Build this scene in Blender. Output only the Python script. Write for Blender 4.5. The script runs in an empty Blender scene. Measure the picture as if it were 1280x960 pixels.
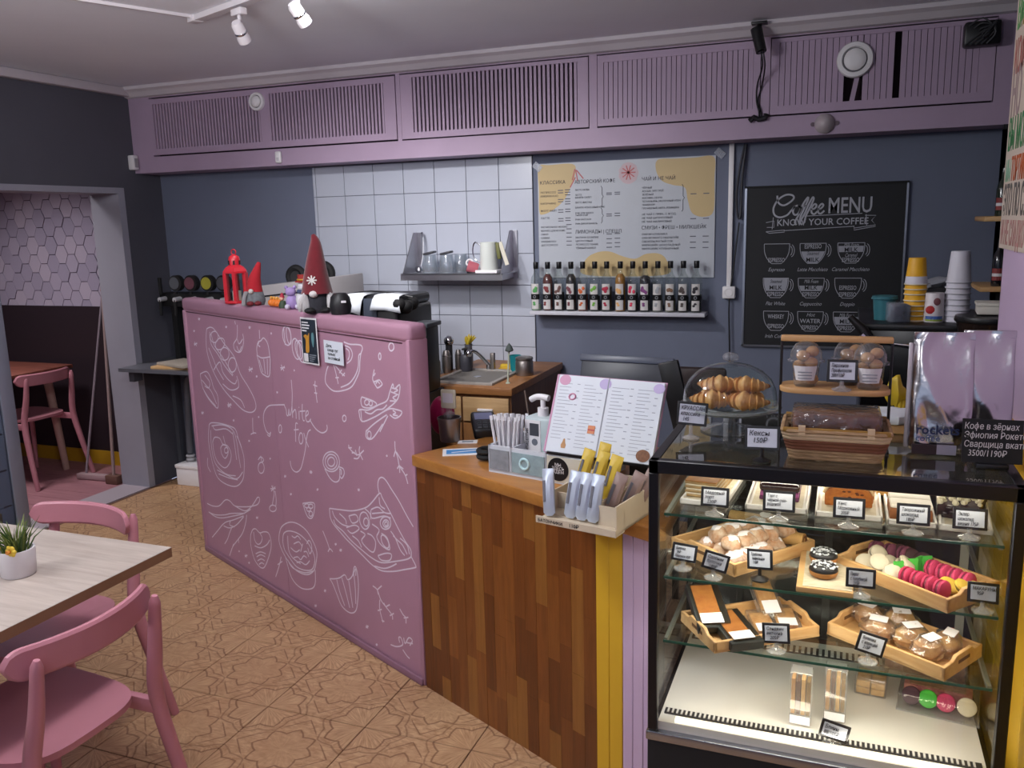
import bpy, bmesh, math, random
from mathutils import Vector, Matrix, Euler
PI = math.pi
R = math.radians
random.seed(7)
SC = bpy.context.scene
COL = SC.collection

# ------------------------------------------------------------------ camera
F_PX, PITCH, ROLL, YAW, EYE = 1070.3, R(10.691), R(-1.468), R(21.323), 1.65
fw = Vector((-math.sin(YAW) * math.cos(PITCH), math.cos(YAW) * math.cos(PITCH), -math.sin(PITCH)))
r0 = Vector((math.cos(YAW), math.sin(YAW), 0))
u0 = r0.cross(fw)
rr = math.cos(ROLL) * r0 + math.sin(ROLL) * u0
uu = -math.sin(ROLL) * r0 + math.cos(ROLL) * u0
cam_data = bpy.data.cameras.new('camera')
cam_data.sensor_fit = 'HORIZONTAL'
cam_data.sensor_width = 36
cam_data.lens = F_PX / 1280 * 36
cam_data.clip_start = 0.05
cam = bpy.data.objects.new('camera', cam_data)
mw = Matrix.Identity(4)
for i in range(3):
    mw[i][0], mw[i][1], mw[i][2] = rr[i], uu[i], -fw[i]
mw.translation = (0, 0, EYE)
cam.matrix_world = mw
COL.objects.link(cam)
SC.camera = cam

# ------------------------------------------------------------------ world, lamps, exposure
W = bpy.data.worlds.new('dusk')
SC.world = W
W.use_nodes = True
W.node_tree.nodes['Background'].inputs[0].default_value = (0.62, 0.70, 1.0, 1)
W.node_tree.nodes['Background'].inputs[1].default_value = 0.9
SC.view_settings.view_transform = 'Standard'
SC.view_settings.look = 'None'
SC.view_settings.exposure = -0.07
SC.view_settings.gamma = 1
SC.view_settings.use_curve_mapping = False
try:
    SC.cycles.transparent_max_bounces = 24
except Exception:
    pass

def spot(name, loc, target, power, angle=70, blend=.6, size=.04, col=(1, .97, .98)):
    d = bpy.data.lights.new(name, 'SPOT')
    d.energy = power; d.spot_size = R(angle); d.spot_blend = blend; d.shadow_soft_size = size; d.color = col
    o = bpy.data.objects.new(name, d)
    o.location = loc
    o.rotation_euler = (Vector(target) - Vector(loc)).to_track_quat('-Z', 'Y').to_euler()
    COL.objects.link(o)
    return o
def area(name, loc, target, power, sx, sy, col=(1, .93, .86), spread=180):
    d = bpy.data.lights.new(name, 'AREA')
    d.energy = power; d.shape = 'RECTANGLE'; d.size = sx; d.size_y = sy; d.color = col; d.spread = R(spread)
    o = bpy.data.objects.new(name, d)
    o.location = loc
    o.rotation_euler = (Vector(target) - Vector(loc)).to_track_quat('-Z', 'Y').to_euler()
    COL.objects.link(o)
    return o
# round ceiling lamps over the guest side of the room, behind the photographer
def bulb(name, loc, power, size=.12, col=(.98, .98, 1.0)):
    d = bpy.data.lights.new(name, 'POINT')
    d.energy = power; d.shadow_soft_size = size; d.color = col
    o = bpy.data.objects.new(name, d)
    o.location = loc
    COL.objects.link(o)
bulb('ceiling_lamp_light', (-1.68, 1.6, 2.24), 45)
bulb('ceiling_lamp_light', (-2.9, 0.35, 2.22), 56)
bulb('ceiling_lamp_light', (-0.6, -0.7, 2.22), 19)

# ------------------------------------------------------------------ mesh helpers
class MB:
    def __init__(s):
        s.v = []; s.f = []
    def add(s, vs, fs, M=None):
        o = len(s.v)
        for p in vs:
            p = Vector(p)
            s.v.append(tuple(M @ p) if M is not None else tuple(p))
        s.f += [tuple(i + o for i in f) for f in fs]
        return s
    def box(s, x0, x1, y0, y1, z0, z1, M=None):
        vs = [(x, y, z) for z in (z0, z1) for x, y in ((x0, y0), (x1, y0), (x1, y1), (x0, y1))]
        return s.add(vs, [(3, 2, 1, 0), (4, 5, 6, 7), (0, 1, 5, 4), (1, 2, 6, 5), (2, 3, 7, 6), (3, 0, 4, 7)], M)
    def bx(s, c, d, rx=0, ry=0, rz=0):
        M = Matrix.Translation(c) @ Euler((rx, ry, rz)).to_matrix().to_4x4()
        return s.box(-d[0] / 2, d[0] / 2, -d[1] / 2, d[1] / 2, -d[2] / 2, d[2] / 2, M)
    def beam(s, p0, p1, w, h=None):
        p0, p1 = Vector(p0), Vector(p1)
        q = (p1 - p0)
        M = Matrix.Translation(p0) @ q.to_track_quat('Z', 'Y').to_matrix().to_4x4()
        h = h or w
        return s.box(-w / 2, w / 2, -h / 2, h / 2, 0, q.length, M)
    def cyl(s, p0, p1, ra, rb=None, n=16, caps=True):
        rb = ra if rb is None else rb
        p0, p1 = Vector(p0), Vector(p1)
        q = (p1 - p0)
        M = Matrix.Translation(p0) @ q.to_track_quat('Z', 'Y').to_matrix().to_4x4()
        vs = [(ra * math.cos(2 * PI * i / n), ra * math.sin(2 * PI * i / n), 0) for i in range(n)]
        vs += [(rb * math.cos(2 * PI * i / n), rb * math.sin(2 * PI * i / n), q.length) for i in range(n)]
        fs = [(i, (i + 1) % n, n + (i + 1) % n, n + i) for i in range(n)]
        if caps:
            fs += [tuple(range(n - 1, -1, -1)), tuple(range(n, 2 * n))]
        return s.add(vs, fs, M)
    def lathe(s, prof, n=24, M=None, a0=0, a1=2 * PI, sx=1, sy=1):
        full = abs(a1 - a0 - 2 * PI) < 1e-6
        k = n if full else n + 1
        vs = []
        for r, z in prof:
            for i in range(k):
                a = a0 + (a1 - a0) * i / n
                vs.append((max(r, 1e-5) * math.cos(a) * sx, max(r, 1e-5) * math.sin(a) * sy, z))
        fs = []
        for j in range(len(prof) - 1):
            for i in range(n):
                a, b = i, (i + 1) % k
                fs.append((j * k + a, j * k + b, (j + 1) * k + b, (j + 1) * k + a))
        return s.add(vs, fs, M)
    def tube(s, pts, r, n=8, closed=False, flat=1.0, caps=True):
        P = [Vector(p) for p in pts]
        m = len(P)
        rs = r if isinstance(r, (list, tuple)) else [r] * m
        vs = []
        up = None
        for i in range(m):
            if closed:
                t = (P[(i + 1) % m] - P[i - 1])
            else:
                t = P[min(i + 1, m - 1)] - P[max(i - 1, 0)]
            t = t.normalized() if t.length > 1e-9 else Vector((0, 0, 1))
            if up is None:
                up = Vector((0, 0, 1)) if abs(t.z) < .9 else Vector((0, 1, 0))
            a = up.cross(t)
            if a.length < 1e-6:
                a = Vector((1, 0, 0)).cross(t)
            a.normalize()
            b = t.cross(a).normalized()
            up = b
            for j in range(n):
                an = 2 * PI * j / n
                vs.append(P[i] + a * (rs[i] * math.cos(an)) + b * (rs[i] * flat * math.sin(an)))
        fs = []
        for i in range(m if closed else m - 1):
            i2 = (i + 1) % m
            for j in range(n):
                j2 = (j + 1) % n
                fs.append((i * n + j, i * n + j2, i2 * n + j2, i2 * n + j))
        if not closed and caps:
            fs += [tuple(range(n - 1, -1, -1)), tuple((m - 1) * n + j for j in range(n))]
        return s.add(vs, fs)
    def prism(s, poly, z0, z1, M=None):
        n = len(poly)
        vs = [(x, y, z0) for x, y in poly] + [(x, y, z1) for x, y in poly]
        fs = [tuple(range(n - 1, -1, -1)), tuple(range(n, 2 * n))] + [(i, (i + 1) % n, n + (i + 1) % n, n + i) for i in range(n)]
        return s.add(vs, fs, M)
    def ell(s, c, r, nu=16, nv=10, M=None, fn=None):
        if not isinstance(r, (list, tuple)):
            r = (r, r, r)
        vs = [(0, 0, -1)]
        for j in range(1, nv):
            ph = -PI / 2 + PI * j / nv
            for i in range(nu):
                a = 2 * PI * i / nu
                vs.append((math.cos(ph) * math.cos(a), math.cos(ph) * math.sin(a), math.sin(ph)))
        vs.append((0, 0, 1))
        T = len(vs) - 1
        fs = [(0, 1 + (i + 1) % nu, 1 + i) for i in range(nu)]
        for j in range(nv - 2):
            for i in range(nu):
                a = 1 + j * nu
                fs.append((a + i, a + (i + 1) % nu, a + nu + (i + 1) % nu, a + nu + i))
        a = 1 + (nv - 2) * nu
        fs += [(a + i, a + (i + 1) % nu, T) for i in range(nu)]
        out = []
        for p in vs:
            p = Vector(p)
            k = fn(p) if fn else 1
            p = Vector((p.x * r[0] * k, p.y * r[1] * k, p.z * r[2] * k))
            if M is not None:
                p = M @ p
            out.append(p + Vector(c))
        return s.add(out, fs)
    def torus(s, c, Rr, r, n=24, m=8, M=None):
        pts = []
        for i in range(n):
            a = 2 * PI * i / n
            p = Vector((Rr * math.cos(a), Rr * math.sin(a), 0))
            pts.append((M @ p if M is not None else p) + Vector(c))
        return s.tube(pts, r, m, closed=True)
    def build(s, name, mat, parent=None, smooth=False, bevel=0, seg=2, ang=40):
        me = bpy.data.meshes.new(name)
        me.from_pydata(s.v, [], s.f)
        if bevel:
            b = bmesh.new(); b.from_mesh(me)
            es = [e for e in b.edges if len(e.link_faces) == 2 and e.calc_face_angle(0) > R(35)]
            bmesh.ops.bevel(b, geom=es, offset=bevel, segments=seg, affect='EDGES', profile=.5, clamp_overlap=True)
            b.to_mesh(me); b.free()
        me.validate()
        if smooth or bevel:
            me.shade_smooth()
            me.set_sharp_from_angle(angle=R(ang))
        if mat:
            me.materials.append(mat)
        return link(name, me, parent)

def link(name, me, parent=None):
    o = bpy.data.objects.new(name, me)
    COL.objects.link(o)
    if parent is not None:
        o.parent = parent
    return o
def tag(o, label=None, cat=None, group=None, kind=None):
    if label: o['label'] = label
    if cat: o['category'] = cat
    if group: o['group'] = group
    if kind: o['kind'] = kind
    return o
def thing(name, label, cat, loc=(0, 0, 0), rz=0, group=None, rx=0, ry=0):
    o = bpy.data.objects.new(name, None)
    o.empty_display_size = .05
    COL.objects.link(o)
    o.location = loc
    o.rotation_euler = (rx, ry, rz)
    return tag(o, label, cat, group)
def dup(root, loc=None, rz=None, label=None, group=None, scale=None):
    r = root.copy(); COL.objects.link(r)
    if loc is not None: r.location = loc
    if rz is not None: r.rotation_euler = (root.rotation_euler[0], root.rotation_euler[1], rz)
    if scale: r.scale = (scale,) * 3
    if label: r['label'] = label
    if group: r['group'] = group
    for ch in list(root.children):
        c = ch.copy(); COL.objects.link(c); c.parent = r
        for g in list(ch.children):
            d = g.copy(); COL.objects.link(d); d.parent = c
    return r
def struct(o, label=None):
    o['kind'] = 'structure'
    if label: o['label'] = label
    return o
def smooth_path(pts, k=4, closed=False):
    P = [Vector(p) for p in pts]
    n = len(P); out = []
    for i in range(n if closed else n - 1):
        if closed:
            a, b, c, d = P[i - 1], P[i], P[(i + 1) % n], P[(i + 2) % n]
        else:
            a, b, c, d = P[max(i - 1, 0)], P[i], P[i + 1], P[min(i + 2, n - 1)]
        for j in range(k):
            t = j / k
            out.append(.5 * ((2 * b) + (c - a) * t + (2 * a - 5 * b + 4 * c - d) * t * t + (3 * b - a - 3 * c + d) * t ** 3))
    if not closed:
        out.append(P[-1])
    return out

# text is collected and turned into meshes in one go at the end
TEXTS = []
def text(s, size, mat, parent, loc, rot=(PI / 2, 0, 0), align='LEFT', shear=0, xs=1, bold=0, name='lettering', spacing=1.0, lead=1.0, ext=.0004):
    cu = bpy.data.curves.new('font', 'FONT')
    cu.body = s; cu.size = size; cu.shear = shear; cu.offset = bold * size; cu.align_x = align
    cu.space_character = spacing; cu.space_line = lead; cu.resolution_u = 2; cu.extrude = ext
    t = bpy.data.objects.new('font', cu)
    COL.objects.link(t)
    o = link(name, bpy.data.meshes.new(name), parent)
    o.location = loc; o.rotation_euler = rot; o.scale = (xs, 1, 1)
    TEXTS.append((t, o, mat))
    return o
def flush_text():
    dg = bpy.context.evaluated_depsgraph_get()
    dg.update()
    for t, o, mat in TEXTS:
        me = bpy.data.meshes.new_from_object(t.evaluated_get(dg))
        me.materials.clear(); me.materials.append(mat)
        o.data = me
    for t, o, mat in TEXTS:
        cu = t.data
        bpy.data.objects.remove(t); bpy.data.curves.remove(cu)
def ribbon(paths, w, y, taper=False):
    """flat chalk strokes in the local xz plane, facing -y"""
    mb = MB()
    for p in paths:
        P = [Vector((q[0], q[1])) for q in p]
        m = len(P); vs = []
        for i in range(m):
            t = P[min(i + 1, m - 1)] - P[max(i - 1, 0)]
            t = t.normalized() if t.length > 1e-9 else Vector((1, 0))
            nn = Vector((-t.y, t.x)) * (w / 2)
            vs += [(P[i].x + nn.x, y, P[i].y + nn.y), (P[i].x - nn.x, y, P[i].y - nn.y)]
        mb.add(vs, [(2 * i, 2 * i + 1, 2 * i + 3, 2 * i + 2) for i in range(m - 1)])
    return mb
def ring2d(cx, cy, rx, ry, n=20, a0=0, a1=360):
    return [(cx + rx * math.cos(R(a0 + (a1 - a0) * i / n)), cy + ry * math.sin(R(a0 + (a1 - a0) * i / n))) for i in range(n + 1)]

# ------------------------------------------------------------------ materials
def lin(h):
    h = h.lstrip('#')
    c = [int(h[i:i + 2], 16) / 255 for i in (0, 2, 4)]
    return tuple(x / 12.92 if x <= .04045 else ((x + .055) / 1.055) ** 2.4 for x in c) + (1,)
class NT:
    def __init__(s, name):
        s.mat = bpy.data.materials.new(name); s.mat.use_nodes = True
        s.t = s.mat.node_tree; s.n = s.t.nodes; s.l = s.t.links
        s.b = s.n['Principled BSDF']; s.out = s.n['Material Output']
    def node(s, typ, **kw):
        n = s.n.new(typ)
        for k, v in kw.items(): setattr(n, k, v)
        return n
    def put(s, sock, v):
        if hasattr(v, 'is_linked') or isinstance(v, bpy.types.NodeSocket): s.l.new(v, sock)
        else: sock.default_value = v
    def m(s, op, a, b=None, c=None):
        n = s.node('ShaderNodeMath', operation=op)
        for i, v in enumerate((a, b, c)):
            if v is not None: s.put(n.inputs[i], v)
        return n.outputs[0]
    def mix(s, f, a, b):
        n = s.node('ShaderNodeMix', data_type='RGBA')
        s.put(n.inputs[0], f); s.put(n.inputs[6], a); s.put(n.inputs[7], b)
        return n.outputs[2]
    def noise(s, vec, scale, detail=3, rough=.5, dist=0):
        n = s.node('ShaderNodeTexNoise')
        if vec is not None: s.l.new(vec, n.inputs['Vector'])
        n.inputs['Scale'].default_value = scale; n.inputs['Detail'].default_value = detail
        n.inputs['Roughness'].default_value = rough; n.inputs['Distortion'].default_value = dist
        return n.outputs['Fac']
    def ramp(s, f, lo, hi):
        n = s.node('ShaderNodeMapRange'); n.clamp = True
        s.put(n.inputs[0], f); n.inputs[1].default_value = lo; n.inputs[2].default_value = hi
        return n.outputs[0]
    def bump(s, h, strength=.2, dist=.01):
        n = s.node('ShaderNodeBump'); n.inputs['Strength'].default_value = strength; n.inputs['Distance'].default_value = dist
        s.put(n.inputs['Height'], h); s.l.new(n.outputs[0], s.b.inputs['Normal'])
    def pos(s):
        return s.node('ShaderNodeNewGeometry').outputs['Position']
    def obj(s):
        return s.node('ShaderNodeTexCoord').outputs['Object']
    def scaled(s, vec, sc, rot=(0, 0, 0)):
        n = s.node('ShaderNodeMapping'); s.l.new(vec, n.inputs[0]); n.inputs['Scale'].default_value = sc; n.inputs['Rotation'].default_value = rot
        return n.outputs[0]
CACHE = {}
def mat(name, col, rough=.5, metal=0, var=0., vs=12, bump=0, bs=60, spec=.5, emit=0, col2=None, stretch=(1, 1, 1), coat=0, sheen=0, sub=0):
    if name in CACHE: return CACHE[name]
    t = NT(name)
    b = t.b
    c = lin(col)
    b.inputs['Base Color'].default_value = c
    b.inputs['Roughness'].default_value = rough
    b.inputs['Metallic'].default_value = metal
    b.inputs['Specular IOR Level'].default_value = spec
    b.inputs['Coat Weight'].default_value = coat
    b.inputs['Sheen Weight'].default_value = sheen
    if var or col2:
        v = t.scaled(t.obj(), stretch)
        f = t.noise(v, vs, 4, .6)
        f = t.ramp(f, .3, .7)
        c2 = lin(col2) if col2 else tuple(x * (1 - var) for x in c[:3]) + (1,)
        t.l.new(t.mix(f, c2, c), b.inputs['Base Color'])
    if bump:
        v = t.scaled(t.obj(), stretch)
        t.bump(t.noise(v, bs, 4, .6), bump, .004)
    if emit:
        b.inputs['Emission Color'].default_value = c
        b.inputs['Emission Strength'].default_value = emit
    CACHE[name] = t.mat
    return t.mat
def glass(name, tint='FFFFFF', refl=1.0, rough=.02, ior=1.45, haze=0, hazecol='FFFFFF', crinkle=0, cs=25):
    if name in CACHE: return CACHE[name]
    t = NT(name)
    t.n.remove(t.b)
    tr = t.node('ShaderNodeBsdfTransparent'); tr.inputs[0].default_value = lin(tint)
    gl = t.node('ShaderNodeBsdfGlossy'); gl.inputs['Roughness'].default_value = rough; gl.inputs[0].default_value = (1, 1, 1, 1)
    if crinkle:
        bp = t.node('ShaderNodeBump'); bp.inputs['Strength'].default_value = crinkle; bp.inputs['Distance'].default_value = .01
        t.l.new(t.noise(t.obj(), cs, 3, .5, 1.5), bp.inputs['Height']); t.l.new(bp.outputs[0], gl.inputs['Normal'])
    lw = t.node('ShaderNodeLayerWeight'); lw.inputs[0].default_value = .5
    f0 = ((ior - 1) / (ior + 1)) ** 2
    f = t.m('MINIMUM', t.m('MULTIPLY', t.m('ADD', t.m('MULTIPLY', t.m('POWER', lw.outputs['Facing'], 5), 1 - f0), f0), refl), .95)
    mx = t.node('ShaderNodeMixShader'); t.l.new(f, mx.inputs[0]); t.l.new(tr.outputs[0], mx.inputs[1]); t.l.new(gl.outputs[0], mx.inputs[2])
    last = mx.outputs[0]
    if haze:
        df = t.node('ShaderNodeBsdfDiffuse'); df.inputs[0].default_value = lin(hazecol)
        m2 = t.node('ShaderNodeMixShader'); m2.inputs[0].default_value = haze
        t.l.new(last, m2.inputs[1]); t.l.new(df.outputs[0], m2.inputs[2]); last = m2.outputs[0]
    t.l.new(last, t.out.inputs[0])
    CACHE[name] = t.mat
    return t.mat
def wood(name, c1, c2, axis=2, rough=.4, scale=1.0, bump=.08, coat=.2):
    if name in CACHE: return CACHE[name]
    t = NT(name)
    sc = [14 * scale] * 3; sc[axis] = 1.2 * scale
    v = t.scaled(t.obj(), sc)
    f = t.ramp(t.noise(v, 3, 6, .65, .6), .3, .72)
    t.l.new(t.mix(f, lin(c1), lin(c2)), t.b.inputs['Base Color'])
    t.b.inputs['Roughness'].default_value = rough
    t.b.inputs['Coat Weight'].default_value = coat
    t.b.inputs['Coat Roughness'].default_value = .25
    t.bump(f, bump, .002)
    CACHE[name] = t.mat
    return t.mat
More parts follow.
